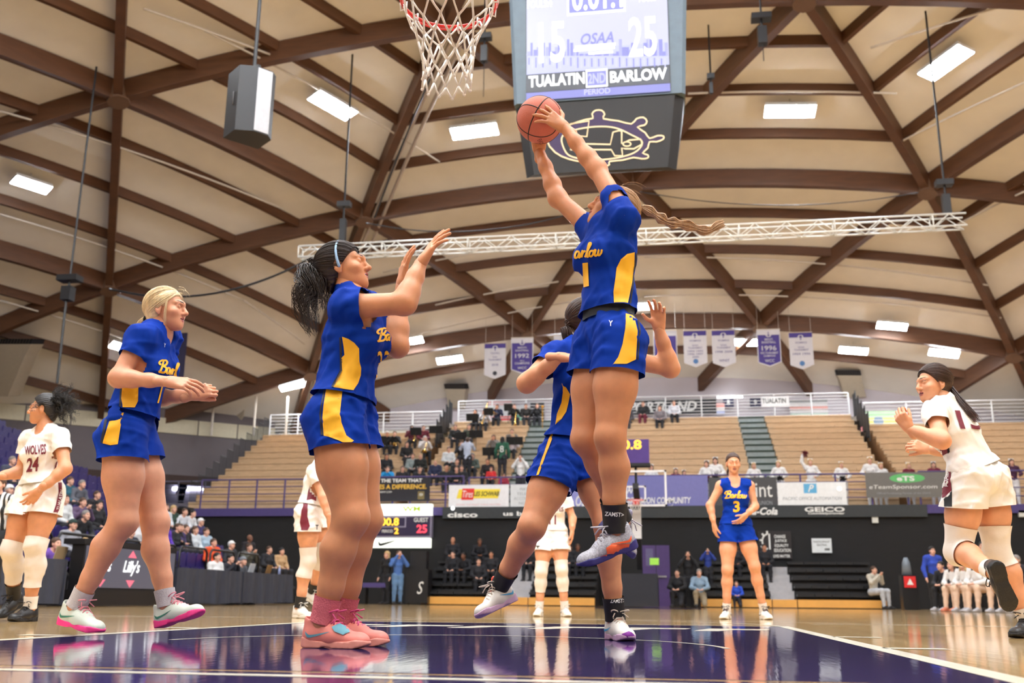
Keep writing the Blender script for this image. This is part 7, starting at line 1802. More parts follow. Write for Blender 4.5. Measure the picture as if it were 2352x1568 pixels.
def proto(pose):
    if pose in PROTO: return PROTO[pose]
    J = POSE[pose]; B = body_prims(J, 1.0, 0.95, 0.95, 0.7); res = 0.022
    ps = B['T'] + B['L']['L'] + B['L']['R'] + B['A']['L'] + B['A']['R'] + B['N']
    hand = []
    for sd, s in (('L', -1), ('R', 1)):
        w, e = J['wr' + sd], J['el' + sd]; d = nrm(w - e); hand += [C_(w, w + d * 0.09, 0.033, 0.026, k=0.01), C_(w + d * 0.08, w + d * 0.16, 0.026, 0.017, k=0.01), C_(w + d * 0.04, w + d * 0.09 + nrm(np.cross(d, jv(0, 0, 1))) * 0.04 * s, 0.015, 0.011, k=0.01)]
    V, F = solid(ps + hand, res, 0.03); H3 = np.eye(3)
    hv, hf, hm = HEAD_LO
    bm = mesh_data('body', np.vstack([V, hv + J['head']]), [F, hf + len(V)], [CSK[0], mat('crowd_lip', (160, 92, 84)), M_EYEW, M_EYED, mat('crowd_brow', (60, 44, 36))], np.concatenate([np.zeros(len(F), int), hm]), True)
    U = B['U']; tp = [dict(p) for p in B['T'][1:]] + [dict(p) for sd in 'LR' for p in B['A'][sd]]
    V, F = solid(tp, res, 0.04, 0.016, [S_(J['neck'] + B['F'] * 0.03 + U * 0.05, 0.07, k=0.01)], [(J['wr' + sd] + nrm(J['wr' + sd] - J['el' + sd]) * 0.0, nrm(J['wr' + sd] - J['el' + sd])) for sd in ()], (), (5, 0.008, 40))
    sm_ = mesh_data('shirt', V, F, cloth((60, 60, 64)), None, True)
    lg = [dict(B['T'][0])] + [dict(p) for p in B['T'][8::2]] + [dict(p) for sd in 'LR' for p in B['L'][sd]]
    V, F = solid(lg, res, 0.04, 0.014, (), (), (), (6, 0.006, 40)); pm = mesh_data('trousers', V, F, cloth((40, 40, 46)), None, True)
    Ux, SO_, TG, lc, tk = SHOE; sv, sf = [], []; n = 0
    for sd in 'LR':
        o = J['an' + sd] - jv(0, 0, 0.095)
        for (v, f) in (Ux, SO_): sv.append(v[:, :] * 1.05 + o); sf.append(f + n); n += len(v)
    shm = mesh_data('shoes', np.vstack(sv), sf, cloth((40, 38, 40)), None, True)
    hs = {}
    for kind, kw in (('s', dict(thick=0.012, low=-0.06)), ('l', dict(thick=0.018, low=-0.10))):
        v, f = hair_cap(None, J, H3, res=0.011, ridge=0.0, **kw)
        if kind == 'l':
            hv_, hf_ = solid([C_(J['head'] + jv(0, -.075, .03), J['head'] + jv(0, -.10, -.14), 0.055, 0.06, flat=((jv(0, 1, 0), 0.6),), k=0.03), C_(J['head'] + jv(-.07, -.04, 0), J['head'] + jv(-.075, -.02, -.16), 0.028, 0.025), C_(J['head'] + jv(.07, -.04, 0), J['head'] + jv(.075, -.02, -.16), 0.028, 0.025)], 0.014, 0.02)
            v, f = np.vstack([v, hv_]), np.vstack([f, hf_ + len(v)])
        hs[kind] = mesh_data('hair', v, f, CH['n'], None, True)
    v, f = hair_cap(None, J, H3, thick=0.016, res=0.011, ridge=0.0, front=(0.085, 0.05), ear=(-0.02, 0.03), low=0.0)
    vb, fb_ = solid([dict(a=J['head'] + jv(0, .09, .055), r=(0.06, 0.06), flat=((jv(0, 0, 1), 0.16),))], 0.012, 0.01)
    hs['c'] = mesh_data('cap', np.vstack([v, vb]), np.vstack([f, fb_ + len(v)]), cloth((30, 40, 36)), None, True)
    PROTO[pose] = (bm, sm_, pm, shm, hs, J); return PROTO[pose]
def oc(name, me, mt, parent):
    o = bpy.data.objects.new(name, me); COL.objects.link(o); o.parent = parent
    if mt is not None: o.material_slots[0].link = 'OBJECT'; o.material_slots[0].material = mt
    return o
def fan(pose, loc, yaw, shirt, hair, label, pants=(38, 38, 44), skin_=0, cap=None, group='spectators', sc=1.0, shoes=(40, 38, 40)):
    """one onlooker; yaw 0 faces +Y"""
    bm, sm_, pm, shm, hs, J = proto(pose)
    t = bpy.data.objects.new('person', None); COL.objects.link(t); t.empty_display_size = 0.1
    t.location = tuple(loc); t.rotation_euler = (0, 0, yaw); t.scale = (sc, sc, sc); tag(t, label, 'person', group)
    oc('body', bm, CSK[skin_], t); oc('shirt', sm_, cloth(shirt), t); oc('trousers', pm, cloth(pants), t); oc('shoes', shm, cloth(shoes), t)
    if hair and hair != 'b':
        kind, col = hair[0], hair[1]
        if kind == 'c': oc('cap', hs['c'], cloth(cap or (34, 46, 40)), t); oc('hair', hs['s'], CH[col], t)
        else: oc('hair', hs[kind], CH[col], t)
    return t
def yaw_to(loc, tgt): d = np.asarray(tgt)[:2] - np.asarray(loc)[:2]; return math.atan2(-d[0], d[1])
rc = random.Random(11)
# ---- side stand: where the sight line through a head meets the slope of seated heads
def side_spot(px, py, hz=1.20):
    m = XRISE / XRUN; q0 = np.array([XS0 - 0.45, 0, ZS0 + hz]); P = at_plane(px, py, q0, np.array([m, 0, 1.0]))
    i = int(np.clip(round((XS0 - 0.45 - P[0]) / XRUN), 0, NSR - 1)); X = XS0 - 0.45 - XRUN * i
    Q = at_X(px, py, X); return np.array([X, Q[1], ZS0 + XRISE * i - 0.02])
SIDE = [
 (30, 1052, 'sit', (70, 74, 92), 'sg', 'grey-haired onlooker behind the referee', 0), (24, 1112, 'sit', (34, 34, 38), 'cw', 'onlooker in a white cap and black vest near the referee', 0),
 (163, 1094, 'sit', (40, 92, 110), 'sn', 'onlooker in a teal jacket behind the curly-haired player', 0), (177, 1098, 'lean', (96, 98, 108), 'sg', 'grey-sweatered onlooker beside the teal jacket', 0),
 (224, 1134, 'sit', (36, 34, 40), 'sn', 'onlooker in black, upper of two beside the blue shorts', 0), (228, 1157, 'sit', (30, 30, 34), 'lk', 'long-haired onlooker in black beside the striding thigh', 0),
 (190, 1142, 'play', (96, 76, 106), 'sn', 'onlooker in mauve holding a phone up', 0), (184, 1166, 'lean', (30, 30, 34), 'sg', 'older onlooker in a black jacket leaning forward', 0),
 (168, 1204, 'sit', (150, 152, 160), 'cn', 'onlooker with a dark green cap and grey shirt at the black rail', 0), (150, 1150, 'sit', (210, 212, 212), 'sn', 'onlooker in a pale shirt behind the white shorts', 0),
 (381, 1168, 'sit', (206, 210, 216), 'sn', 'onlooker in a white hood in the top row', 0), (399, 1170, 'sit', (44, 66, 56), 'ly', 'fair-haired onlooker in dark green in the top row', 0),
 (414, 1172, 'lean', (214, 216, 222), 'sn', 'onlooker in white leaning beside the dark green one', 0), (430, 1178, 'lean', (222, 224, 228), 'sk', 'onlooker in a white hoodie bent over at the row end', 0),
 (382, 1197, 'sit', (96, 56, 176), 'b', 'bald onlooker in a bright purple shirt', 0), (374, 1228, 'sit', (36, 34, 40), 'b', 'bald onlooker in black next to the striding knee', 0),
 (416, 1202, 'sit', (72, 58, 108), 'sn', 'onlooker in dull purple behind the folded arms', 0), (409, 1218, 'fold', (30, 32, 38), 'sn', 'onlooker in a black jacket with folded arms', 0),
 (427, 1222, 'sit', (32, 32, 38), 'sn', 'young onlooker beside the folded arms', 0), (449, 1218, 'sit', (206, 214, 220), 'ln', 'long-haired onlooker in a pale hoodie', 0),
 (474, 1224, 'sit', (164, 186, 204), 'sn', 'bearded onlooker in a light blue shirt', 0), (491, 1246, 'sit', (226, 84, 36), 'sn', 'onlooker in a bright orange hoodie', 0),
 (533, 1242, 'sit', (40, 42, 50), 'cw', 'onlooker in a white cap and dark jacket', 0), (574, 1236, 'sit', (34, 30, 34), 'b', 'bald onlooker standing out against the black curtain', 2),
 (571, 1260, 'play', (84, 84, 76), 'ln', 'onlooker in a camouflage jacket raising an arm', 0), (619, 1260, 'sit', (34, 34, 40), 'sn', 'onlooker in a dark suit with a blue shirt', 0),
 (647, 1266, 'sit', (196, 160, 118), 'lk', 'onlooker in a tan jacket at the end of the stand', 0), (302, 1220, 'sit', (36, 42, 60), 'sr', 'bearded onlooker in a navy blazer between the striding legs', 0),
 (317, 1202, 'sit', (214, 214, 216), 'sy', 'fair onlooker in white glimpsed between the striding legs', 0), (462, 1196, 'sit', (60, 52, 96), 'cw', 'onlooker in a white cap behind the slanting rail', 0)]
for px, py, pose, sh, hr, lb, sk_ in SIDE:
    P = side_spot(px, py); fan(pose, P, yaw_to(P, (2, P[1] - 5)) + rc.uniform(-.15, .15), sh, hr, lb, skin_=sk_, cap=(226, 226, 226) if 'white cap' in lb else (36, 56, 50), group='spectators in the side stand')
# ---- people working at the tables
for px, py, pose, sh, hr, lb in ((500, 1270, 'sit', (232, 232, 232), 'sk', 'black-haired person in a white T-shirt behind the draped table'), (528, 1276, 'play', (34, 34, 44), 'sk', 'person in dark blue with a hand to the face at the draped table'),
        (544, 1282, 'lean', (92, 96, 104), 'cg', 'person in a grey beanie bent over a laptop'), (113, 1222, 'lean', (122, 84, 178), 'sn', 'bearded person in a purple sweater at a laptop'), (196, 1248, 'sit', (30, 30, 34), 'ly', 'fair-haired person with glasses in black beside the lit board')):
    P = at_X(px, py, -10.75); P[2] = 0.0
    fan(pose, P, yaw_to(P, (2, P[1] - 4)), sh, hr, lb, cap=(120, 124, 130), group='people at the courtside tables', sc=1.0)
# ---- upper bleachers
def up_spot(px, py, hz):
    m = RISE / RUN; q0 = np.array([0, Y0B + 0.25, ZD + RISE + hz]); P = at_plane(px, py, q0, np.array([0, -m, 1.0]))
    i = int(np.clip(round((P[1] - Y0B - 0.25) / RUN), 0, 13)); Y = Y0B + RUN * i + 0.25
    Q = at_Y(px, py, Y); return np.array([Q[0], Y, tread(i)])
BAND = [
 (889, 998, 'play', (30, 30, 32), 'sw', 'pale-haired musician behind a black music stand, end of the third row'), (907, 995, 'play', (32, 30, 32), 'sn', 'brown-haired musician in black raising a trumpet'), (946, 981, 'play', (92, 30, 44), 'lk', 'long-haired musician in a maroon jacket'),
 (973, 983, 'sit', (104, 30, 46), 'sn', 'short-haired musician in a maroon jacket'), (976, 1007, 'play', (214, 208, 204), 'sw', 'white-haired musician in white with a brass horn'), (935, 1020, 'sit', (28, 28, 30), 'lk', 'musician in black below the maroon jackets'),
 (888, 1050, 'sit', (34, 34, 38), 'lk', 'long-haired onlooker in black above the blue T-shirt'), (891, 1072, 'play', (30, 150, 214), 'sn', 'onlooker in a bright blue T-shirt at the rail'), (925, 1071, 'sit', (36, 34, 36), 'ln', 'onlooker in black holding a white paper at the rail'),
 (948, 1052, 'sit', (142, 152, 150), 'sn', 'onlooker in a grey-green sweater'), (966, 1048, 'sit', (30, 32, 30), 'sy', 'fair onlooker in a black shirt with a white badge'), (962, 1072, 'lean', (32, 32, 36), 'sn', 'onlooker in a black jacket leaning on the rail'),
 (1000, 1064, 'sit', (40, 46, 76), 'sy', 'fair onlooker in a navy sweatshirt'), (1026, 1070, 'sit', (34, 36, 40), 'b', 'bald onlooker with a lanyard'), (1049, 1081, 'lean', (30, 30, 34), 'sn', 'onlooker in black bending over a drum'), (1050, 1058, 'sit', (32, 34, 38), 'sr', 'red-faced onlooker in black behind the drum'),
 (1031, 1034, 'sit', (212, 216, 218), 'sn', 'onlooker in a white sweatshirt among the band'), (1046, 979, 'sit', (28, 28, 28), 'sn', 'musician in a black tee by the stepped guard'), (1077, 986, 'sit', (60, 66, 52), 'ln', 'musician in olive near the stepped guard'), (1060, 1012, 'play', (36, 34, 36), 'sn', 'musician in black with a white shirt front'),
 (1134, 1000, 'play', (140, 132, 128), 'ln', 'long-haired musician in grey'), (1178, 1002, 'play', (206, 190, 192), 'ly', 'musician in pale pink'), (1176, 986, 'sit', (112, 104, 98), 'sn', 'musician in a grey sweater below the top row'),
 (1092, 942, 'play', (40, 38, 44), 'sk', 'top-row musician behind a square black music stand'), (1113, 941, 'play', (196, 194, 198), 'lk', 'top-row musician in white with a trombone'), (1142, 938, 'play', (44, 48, 74), 'sk', 'top-row musician in navy with a trumpet'), (1181, 938, 'play', (30, 28, 28), 'sn', 'top-row musician in black with a saxophone'),
 (1208, 936, 'sit', (34, 30, 28), 'sk', 'top-row musician in a black hoodie'), (1234, 933, 'play', (30, 30, 34), 'sn', 'top-row musician in black beside a tall brass horn'), (1120, 1056, 'sit', (36, 30, 32), 'sn', 'onlooker in a black T-shirt with red print'), (1086, 1050, 'lean', (84, 96, 90), 'lg', 'onlooker in a grey-green hood'),
 (1128, 1081, 'sit', (206, 44, 44), 'sr', 'small child in red at the rail'), (1157, 1094, 'sit', (160, 44, 66), 'sn', 'small child in maroon at the rail'), (1060, 1078, 'sit', (40, 40, 44), 'sn', 'onlooker in dark grey beside the green hood')]
for px, py, pose, sh, hr, lb in BAND:
    kid = 'child' in lb
    P = up_spot(px, py, 0.74); P[2] -= 0.46
    if kid: P[2] += 0.25
    fan(pose, P, yaw_to(P, (1, 0)) + rc.uniform(-.25, .25), sh, hr, lb, skin_=rc.choice((0, 0, 1)), group='band and onlookers in the bleachers', sc=0.75 if kid else 1.0)
for px, py, pose, sh, hr, lb, yw in ((1074, 1004, 'camera', (186, 196, 216), 'sn', 'person in a pale blue hoodie standing with back turned, arms raised', 0.2), (1154, 1012, 'stand', (40, 92, 70), 'lk', 'person in a green numbered jersey standing with back turned', 0.0), (1196, 1078, 'camera', (226, 226, 226), 'sn', 'photographer in a white shirt standing by the aisle foot', math.pi)):
    P = up_spot(px, py, 1.64); t = fan(pose, P, yw, sh, hr, lb, group='people standing in the bleachers')
    if 'green' in lb: lettering('8', np.array([0, -0.135, 1.22]), XA, ZA, NB, 0.16, 0.26, INKW, None, 'jersey_number').parent = t
for px, py, sh, pn_, hr, lb in ((1477, 930, (30, 30, 32), (110, 34, 54), 'sn', 'onlooker in black shirt and maroon trousers in the top row'), (1515, 932, (120, 112, 116), (34, 34, 40), 'ln', 'long-haired onlooker in grey in the top row'), (1548, 930, (206, 206, 212), (30, 30, 36), 'sn', 'onlooker in a white sweater in the top row'), (1441, 940, (70, 66, 70), (60, 56, 60), 'sn', 'onlooker in dark grey half hidden by the jumper')):
    P = up_spot(px, py, 0.74); P[2] -= 0.46; fan('sit', P, math.pi + rc.uniform(-.1, .2), sh, hr, lb, pn_, group='onlookers in the top row')
# ---- cheer squad on the deck behind the banners
MRN, WHC = (112, 24, 46), (230, 228, 226)
pomA = mat('pom_maroon', (104, 18, 36), rough=0.6); pomB = mat('pom_black', (28, 24, 26), rough=0.6)
def pompom(P, mt, label):
    rg = np.random.RandomState(int(abs(P[0]) * 100)); b = MB()
    for q in range(60):
        d = nrm(rg.normal(size=3)); b.tube([P, P + d * 0.09, P + d * 0.15 - np.array([0, 0, 0.02])], [0.012, 0.010, 0.006], 4, cap=False)
    o = b.build('pompom', mt, None, True, loc=P); tag(o, label, 'pompom', 'pompoms of the cheer squad')
CHEER = [(1552, 1082, MRN, 'ln', 'cheer squad member in maroon behind the glass board edge'), (1571, 1086, WHC, 'ln', 'cheer squad member in white next to the maroon one'), (1496, 1074, WHC, 'ln', 'cheer squad member seen through the glass board'), (1623, 1066, WHC, 'ln', 'cheer squad member with a white bow beside the blue player'), (1643, 1056, WHC, 'lk', 'dark-haired cheer squad member in white above the blue shoulder'),
 (1731, 1070, WHC, 'ly', 'cheer squad member at the foot of the grey aisle'), (1788, 1066, WHC, 'ly', 'cheer squad member in white beyond the grey aisle'), (1861, 1062, WHC, 'ly', 'cheer squad member raising a maroon pompom'), (1932, 1068, WHC, 'ly', 'cheer squad member holding a pompom at the waist'), (1998, 1058, WHC, 'ly', 'cheer squad member at the corner of the mesh banner'),
 (2023, 1070, WHC, 'ly', 'cheer squad member half behind the mesh banner'), (2086, 1070, MRN, 'ly', 'cheer squad member in maroon above the mesh banner'), (2144, 1068, MRN, 'ln', 'cheer squad member at the runner\'s hip'), (2323, 1062, (70, 34, 62), 'ln', 'cheer squad member with crossed arms near the frame edge')]
for n_, (px, py, sh, hr, lb) in enumerate(CHEER):
    P = at_Y(px, py, 34.75); hz = P[2]; P[2] = ZD; s_ = (hz - ZD) / 1.62
    s_ = float(np.clip(s_, 0.78, 1.05)); pose = 'wave' if 'raising' in lb else 'cheer'
    t = fan(pose, P, math.pi + rc.uniform(-.3, .3) + (0.0), sh, hr, lb, (226, 224, 222), group='cheer squad on the deck', sc=s_, shoes=(226, 226, 226))
    b = MB(); b.obox(np.array([0.04, -0.03, 1.745]), (XA, YA, ZA), (0.05, 0.015, 0.03)); b.obox(np.array([-0.04, -0.03, 1.745]), (XA, YA, ZA), (0.05, 0.015, 0.03)); o = b.build('bow', mat('bow_white', (236, 234, 232))); o.parent = t
    if 'raising' in lb: pompom(at_Y(1848, 1041, 34.7), pomA, 'maroon pompom raised high over the deck')
    elif n_ not in (10, 11, 13): pompom(P + np.array([-0.02, -0.32, 1.06 * s_]), pomA if n_ % 2 else pomB, 'pompom held by the %s' % lb.replace('cheer squad ', ''))
# ---- photographers and squad at the far baseline
def floor_fan(px, py, Y, pose, sh, hr, lb, pants=(34, 34, 40), yaw=math.pi, grp='people along the far baseline', skin_=0, seat=0.0, sc=1.0):
    P = at_Y(px, py, Y); P[2] = seat; return fan(pose, P, yaw, sh, hr, lb, pants, skin_, group=grp, sc=sc)
floor_fan(915, 1282, 30.4, 'camera', (74, 112, 180), 'sn', 'photographer in a blue shirt and jeans shouldering a camera', (96, 130, 170), math.pi + .5)
floor_fan(890, 1286, 30.8, 'stand', (30, 30, 34), 'ly', 'fair-haired person in black next to the blue-shirted photographer', yaw=math.pi - .5)
floor_fan(1580, 1280, 30.6, 'camera', (28, 28, 32), 'sn', 'photographer in black with a lanyard by the purple door')
floor_fan(1626, 1292, 31.9, 'camera', (44, 66, 150), 'sk', 'person in a blue jacket holding a phone up', sc=0.78, seat=0.55)
floor_fan(1556, 1338, 30.3, 'kneel', (26, 26, 30), 'sk', 'photographer in black sitting low by the padded stand', yaw=math.pi - .2)
floor_fan(1606, 1322, 30.2, 'kneel', (132, 156, 178), 'sg', 'grey-bearded photographer in a pale blue shirt kneeling', (150, 136, 112), math.pi)
floor_fan(1692, 1358, 30.5, 'kneel', (34, 74, 190), 'sn', 'small figure in bright blue behind the blue player\'s legs', sc=0.7)
floor_fan(2006, 1322, 31.0, 'play', (196, 190, 176), 'sn', 'photographer in a cream hoodie seated at the bleacher end', (186, 190, 196), math.pi + .7)
floor_fan(2140, 1270, 27.5, 'stand', (44, 72, 176), 'sk', 'standing coach in a royal blue polo beside the red sign', (26, 26, 30), math.pi + .2)
floor_fan(2254, 1232, 25.0, 'stand', (78, 80, 88), 'sk', 'coach in a grey shirt glimpsed between the runner\'s knees', (26, 26, 30), math.pi - .3)
for px, py, row, lb, hr in ((1040, 1256, 4, 'squad member in black in the back row under the network maker sign', 'b'), (1101, 1260, 4, 'squad member in black resting chin on hand in the back row', 'sn'), (1040, 1288, 2, 'squad member in black with a blue collar', 'sk'), (1070, 1288, 2, 'squad member in black with hands together', 'sk'), (1099, 1314, 1, 'squad member in patterned black at the bleacher end', 'sk'),
        (1128, 1292, 2, 'squad member in black with a basketball beside the leaping leg', 'sk'), (1327, 1258, 3, 'squad member in black beside the white player', 'sn'), (1308, 1266, 3, 'squad member in black behind the white player\'s shoulder', 'ln'), (1220, 1270, 3, 'squad member in black half hidden by the white player', 'sk'), (1757, 1286, 3, 'person in black with a white mask beside the grey steps', 'sk'), (1692, 1292, 3, 'person in black with a white cap behind the blue player', 'sk')):
    Y = 31 + 0.55 * row + 0.3; z = 0.3 + 0.27 * row + 0.14 - 0.46
    P = at_Y(px, py, Y); P[2] = z; fan('lean' if 'hand' in lb else 'sit', P, math.pi + rc.uniform(-.3, .3), (30, 30, 36), hr, lb, (28, 28, 34), rc.choice((0, 1, 2)), group='squad in the black bleachers')
# ---- bench on the right with seated players
M_CHAIR = mat('bench_chair', (30, 30, 36), rough=0.5)
for q, (px, py, sh, pn_, hr, lb) in enumerate(((2172, 1298, (30, 32, 40), (28, 28, 32), 'sk', 'coach in black leaning forward at the bench'), (2196, 1296, WHC, (226, 194, 168), 'ln', 'benched player in white nearest the coach'), (2222, 1300, WHC, (226, 194, 168), 'ly', 'benched player in white behind the kicked-up shin'), (2250, 1300, WHC, (226, 194, 168), 'ln', 'benched player in white third along the bench'), (2300, 1290, WHC, (226, 194, 168), 'lk', 'benched player in white beyond the black sole'), (2344, 1268, (40, 38, 46), (28, 28, 32), 'sg', 'grey-haired person in black at the frame edge'))):
    P = at_Y(px, py, 25.6 - q * 0.75); P[2] = 0.0
    t = fan('lean', P, math.pi / 2 + 0.75, sh, hr, lb, pn_, 0, group='people on the side bench', shoes=(226, 140, 110) if q == 1 else (190, 190, 196))
    c = thing('bench_chair', 'black folding chair under the %s' % lb, 'chair', P, 'bench chairs')
    d = np.array([-math.sin(math.pi / 2 + .75), math.cos(math.pi / 2 + .75), 0]); s_ = np.cross(d, ZA)
    MB().obox(P + ZA * 0.415 - d * 0.05, (s_, d, ZA), (0.21, 0.2, 0.02)).build('seat', M_CHAIR, c); MB().obox(P + ZA * 0.72 - d * 0.30, (s_, d, ZA), (0.21, 0.015, 0.12)).build('backrest', M_CHAIR, c)
    for a in (-1, 1):
        for e in (-1, 1): MB().cyl(P + s_ * a * 0.19 + d * (e * 0.18 - 0.05), P + s_ * a * 0.19 + d * (e * 0.18 - 0.05) + ZA * (0.4 if e > 0 else 0.8), 0.012, 5).build('leg', M_CHAIR, c)
# ---- referee at the frame edge and the steward in the passage
P = at_F(6, 1068, 13.5); P[2] = 0.0
rf = fan('stand', P, math.pi * 1.05, (226, 226, 226), 'sn', 'referee in a black and white striped shirt at the frame edge', (24, 24, 28), group='officials')
for o in rf.children:
    if o.name.startswith('shirt'):
        m = bpy.data.materials.new('referee_stripes'); m.use_nodes = True; nt = m.node_tree; w = nt.nodes.new('ShaderNodeTexWave'); w.inputs['Scale'].default_value = 5.0; w.bands_direction = 'X'
        tc = nt.nodes.new('ShaderNodeTexCoord'); rp = nt.nodes.new('ShaderNodeValToRGB'); rp.color_ramp.interpolation = 'CONSTANT'; rp.color_ramp.elements[0].color = (0.01, 0.01, 0.01, 1); rp.color_ramp.elements[1].position = 0.5; rp.color_ramp.elements[1].color = (0.75, 0.75, 0.75, 1)
        nt.links.new(tc.outputs['Object'], w.inputs['Vector']); nt.links.new(w.outputs['Fac'], rp.inputs['Fac']); nt.links.new(rp.outputs['Color'], nt.nodes['Principled BSDF'].inputs['Base Color']); o.material_slots[0].material = m
P = at_Y(422, 1082, 44.2); P[2] = 4.3
fan('stand', P, math.pi - .4, (34, 62, 112), 'sk', 'steward in a blue jacket standing in the lit passage', group='officials', sc=1.0)
t = MB().cyl(at_Y(397, 1122, 46.42), at_Y(487, 1122, 46.42), 0.09, 8).build('tube_light', hue_screen('tube_white', (255, 255, 255), 6.0), None, True, loc=at_Y(397, 1122, 46.2)); tag(t, 'bright tube light behind the steward in the passage', 'light')
railing('grey railing of the lit passage', -22.5, -17.3, 40.2, 4.1, 5.3, 4, 5, mat('rail_grey_blue', (110, 108, 130), rough=0.5))
# ---- band gear
M_BRASS = mat('brass', (226, 180, 92), rough=0.25, metal=0.9); M_STAND = mat('stand_black', (20, 20, 22), rough=0.5)
for n_, (px, py, w, lb) in enumerate(((882, 1010, 0.42, 'music stand beside the pale-haired musician'), (960, 990, 0.5, 'music stand between the maroon jackets'), (1005, 986, 0.6, 'wide music stand by the pale paper'), (1088, 958, 0.55, 'square music stand in the top row'), (1063, 1000, 0.5, 'music stand below the stepped guard'), (1097, 996, 0.6, 'music stand behind the raised arms'), (1125, 945, 0.45, 'low dark music stand in the top row'), (1128, 1036, 0.6, 'music stand before the green jersey'), (1185, 1012, 0.7, 'tilted music stand near the grey aisle'), (1170, 935, 0.4, 'raised black music stand in the top row'))):
    P = up_spot(px, py, 0.95); z = at_Y(px, py, P[1] - 0.35)[2]; b0 = np.array([P[0], P[1] - 0.35, 0.0])
    t = thing('music_stand', 'black ' + lb, 'music stand', (b0[0], b0[1], z - 0.7), 'music stands of the band')
    MB().obox((b0[0], b0[1], z), (XA, np.array([0, -0.3, 0.95]), np.array([0, 0.95, 0.3])), (w / 2, 0.17, 0.012)).build('desk', M_STAND, t); MB().cyl((b0[0], b0[1], z - 0.75), (b0[0], b0[1], z), 0.012, 5).build('stem', M_STAND, t)
    MB().cyl((b0[0] - .15, b0[1], z - 0.75), (b0[0] + .15, b0[1], z - 0.74), 0.01, 5).build('foot', M_STAND, t)
def horn(px, py, d, lb, L=0.45, bell=0.07):
    P = up_spot(px, py, 0.7); P = at_Y(px, py, P[1] - 0.35); d = nrm(d); t = thing('brass_horn', lb, 'instrument', P, 'brass instruments')
    MB().tube([P - d * L, P - d * L * .4, P + d * L * .5, P + d * L * .75, P + d * L * .8], [0.018, 0.02, 0.025, bell * .6, bell], 8).build('bell', M_BRASS, t, True); MB().tube([P - d * L * .8, P - d * L * .3 - ZA * .1, P + d * L * .2 - ZA * .1, P + d * L * .3], 0.015, 6).build('tubing', M_BRASS, t, True)
horn(1113, 952, (-0.25, 0, -1), 'long trombone held down in the top row', 0.6); horn(1136, 947, (-.3, -1, 0), 'trumpet pointed at us in the top row', 0.3, 0.08); horn(1184, 962, (0, -.4, -1), 'saxophone in the top row', 0.4, 0.09); horn(1246, 955, (0, 0, 1), 'tall brass horn at the end of the top row', 0.6, 0.1)
horn(909, 1018, (0, -1, -.3), 'trumpet of the brown-haired musician', 0.3, 0.09); horn(977, 1028, (0, -.6, -.6), 'bright horn of the white-haired musician', 0.3, 0.12); horn(952, 1000, (0, -.3, -1), 'silver horn of the maroon-jacketed musician', 0.35, 0.06)
P = at_Y(1050, 1104, 34.6); P[2] = ZD + 0.02; t = thing('hand_drum', 'tan hand drum by the rail', 'drum', P); MB().cyl(P, P + np.array([0, -.02, .6]), 0.2, 14).build('shell', mat('drum_shell', (120, 84, 50)), t); MB().cyl(P + np.array([0, -.02, .6]), P + np.array([0, -.021, .61]), 0.2, 14).build('head', mat('drum_skin', (222, 206, 172)), t)
# ---- laptops and odds on the tables
for px, py, rgb, lb in ((138, 1252, (168, 150, 120), 'tan laptop on the near draped table'), (577, 1292, (196, 200, 204), 'silver laptop on the far draped table'), (616, 1297, (150, 110, 60), 'brown laptop at the end of the draped table')):
    P = at_X(px, py, -9.95); P[2] = 0.805; t = thing('laptop', lb, 'laptop', P, 'laptops on the tables'); m = mat('laptop_%d' % rgb[0], rgb, rough=0.4)
    MB().box((P[0] - .26, P[1] - .17, 0.806), (P[0] - 0.02, P[1] + .17, 0.822)).build('keyboard', m, t); MB().obox((P[0] + .03, P[1], 0.935), (YA, nrm((0.25, 0, 1)), nrm((1, 0, -.25))), (.17, .12, .006)).build('screen_lid', m, t)
P = at_X(643, 1290, -9.9); P[2] = 0.805; t = thing('water_bottle', 'clear bottle on the far draped table', 'bottle', P); MB().tube([P, P + ZA * .16, P + ZA * .2, P + ZA * .24], [.035, .035, .014, .014], 10).build('body', mat('bottle_blue', (160, 170, 210), rough=0.2), t, True); MB().cyl(P + ZA * .24, P + ZA * .265, .016, 8).build('cap', INKW, t)
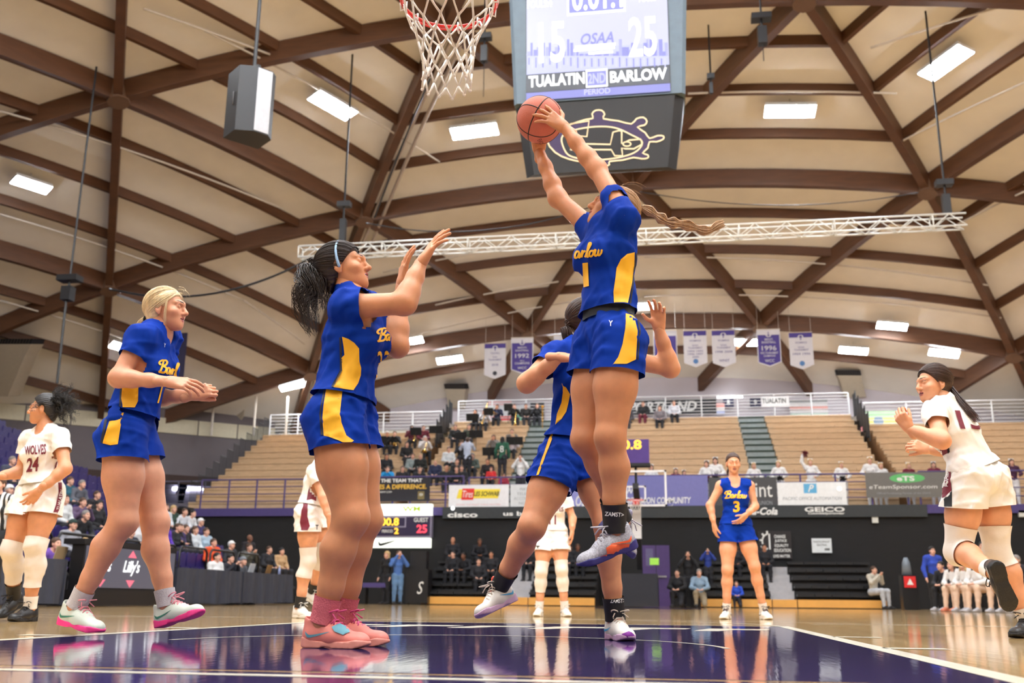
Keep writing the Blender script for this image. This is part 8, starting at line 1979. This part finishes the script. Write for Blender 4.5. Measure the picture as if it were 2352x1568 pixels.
# ---- red sign and cart by the far corner, rolling cart and camera gear under the scoreboard
P = at_Y(2090, 1336, 28.5); t = thing('floor_sign', 'red sign with a white emblem on a black stand', 'sign', (P[0], P[1], 0))
pn = MB().box((P[0] - .16, P[1] - .02, P[2] - .16), (P[0] + .16, P[1] + .02, P[2] + .16)).build('panel', mat('sign_red', (220, 40, 40), rough=0.5), t); MB().box((P[0] - .22, P[1] + .02, 0), (P[0] + .22, P[1] + .4, P[2] + .2)).build('cart', M_BLK, t)
mk('emblem', [(P[0] - .09, P[1] - .025, P[2] - .08), (P[0] + .09, P[1] - .025, P[2] - .08), (P[0], P[1] - .025, P[2] + .1)], np.array([(0, 1, 2)]), INKW, None, False, pn)
MB().tube([(P[0] - .02, P[1] + .2, P[2] + .2), (P[0] - .02, P[1] + .2, P[2] + .55), (P[0] - .02, P[1] + .2, P[2] + .7)], [.14, .11, .05], 10).build('bottle', mat('bottle_grey', (120, 130, 140), rough=0.3), t, True)
P = at_Y(962, 1350, 30.6); t = thing('equipment_cart', 'black equipment case with a white emblem under the wall scoreboard', 'case', (P[0], 30.6, 0))
cs = MB().box((P[0] - .45, 30.6, 0.05), (P[0] + .3, 31.2, 1.15)).build('case', M_BLK, t); MB().box((P[0] - .35, 30.7, 1.15), (P[0] + .2, 31.1, 1.75)).build('upper_case', M_BLK, t)
lettering('S', (P[0] + .05, 30.6, 0.55), XA, ZA, NB, .22, .4, INKW, cs, 'emblem', .3); 
for a in (-.38, .22): MB().cyl((P[0] + a, 30.75, 0.0), (P[0] + a, 30.75, 0.06), .04, 8).build('caster', M_BLK, t)
P = at_Y(872, 1350, 30.7); t = thing('equipment_table', 'low table with a purple cloth beside the photographers', 'table', (P[0], 30.9, 0)); MB().box((P[0] - .6, 30.7, .55), (P[0] + .35, 31.2, .7)).build('cloth_top', M_PURPLEDECK, t)
for a in (-.55, .3): MB().box((P[0] + a, 30.75, 0), (P[0] + a + .05, 31.1, .55)).build('leg', M_BLK, t)
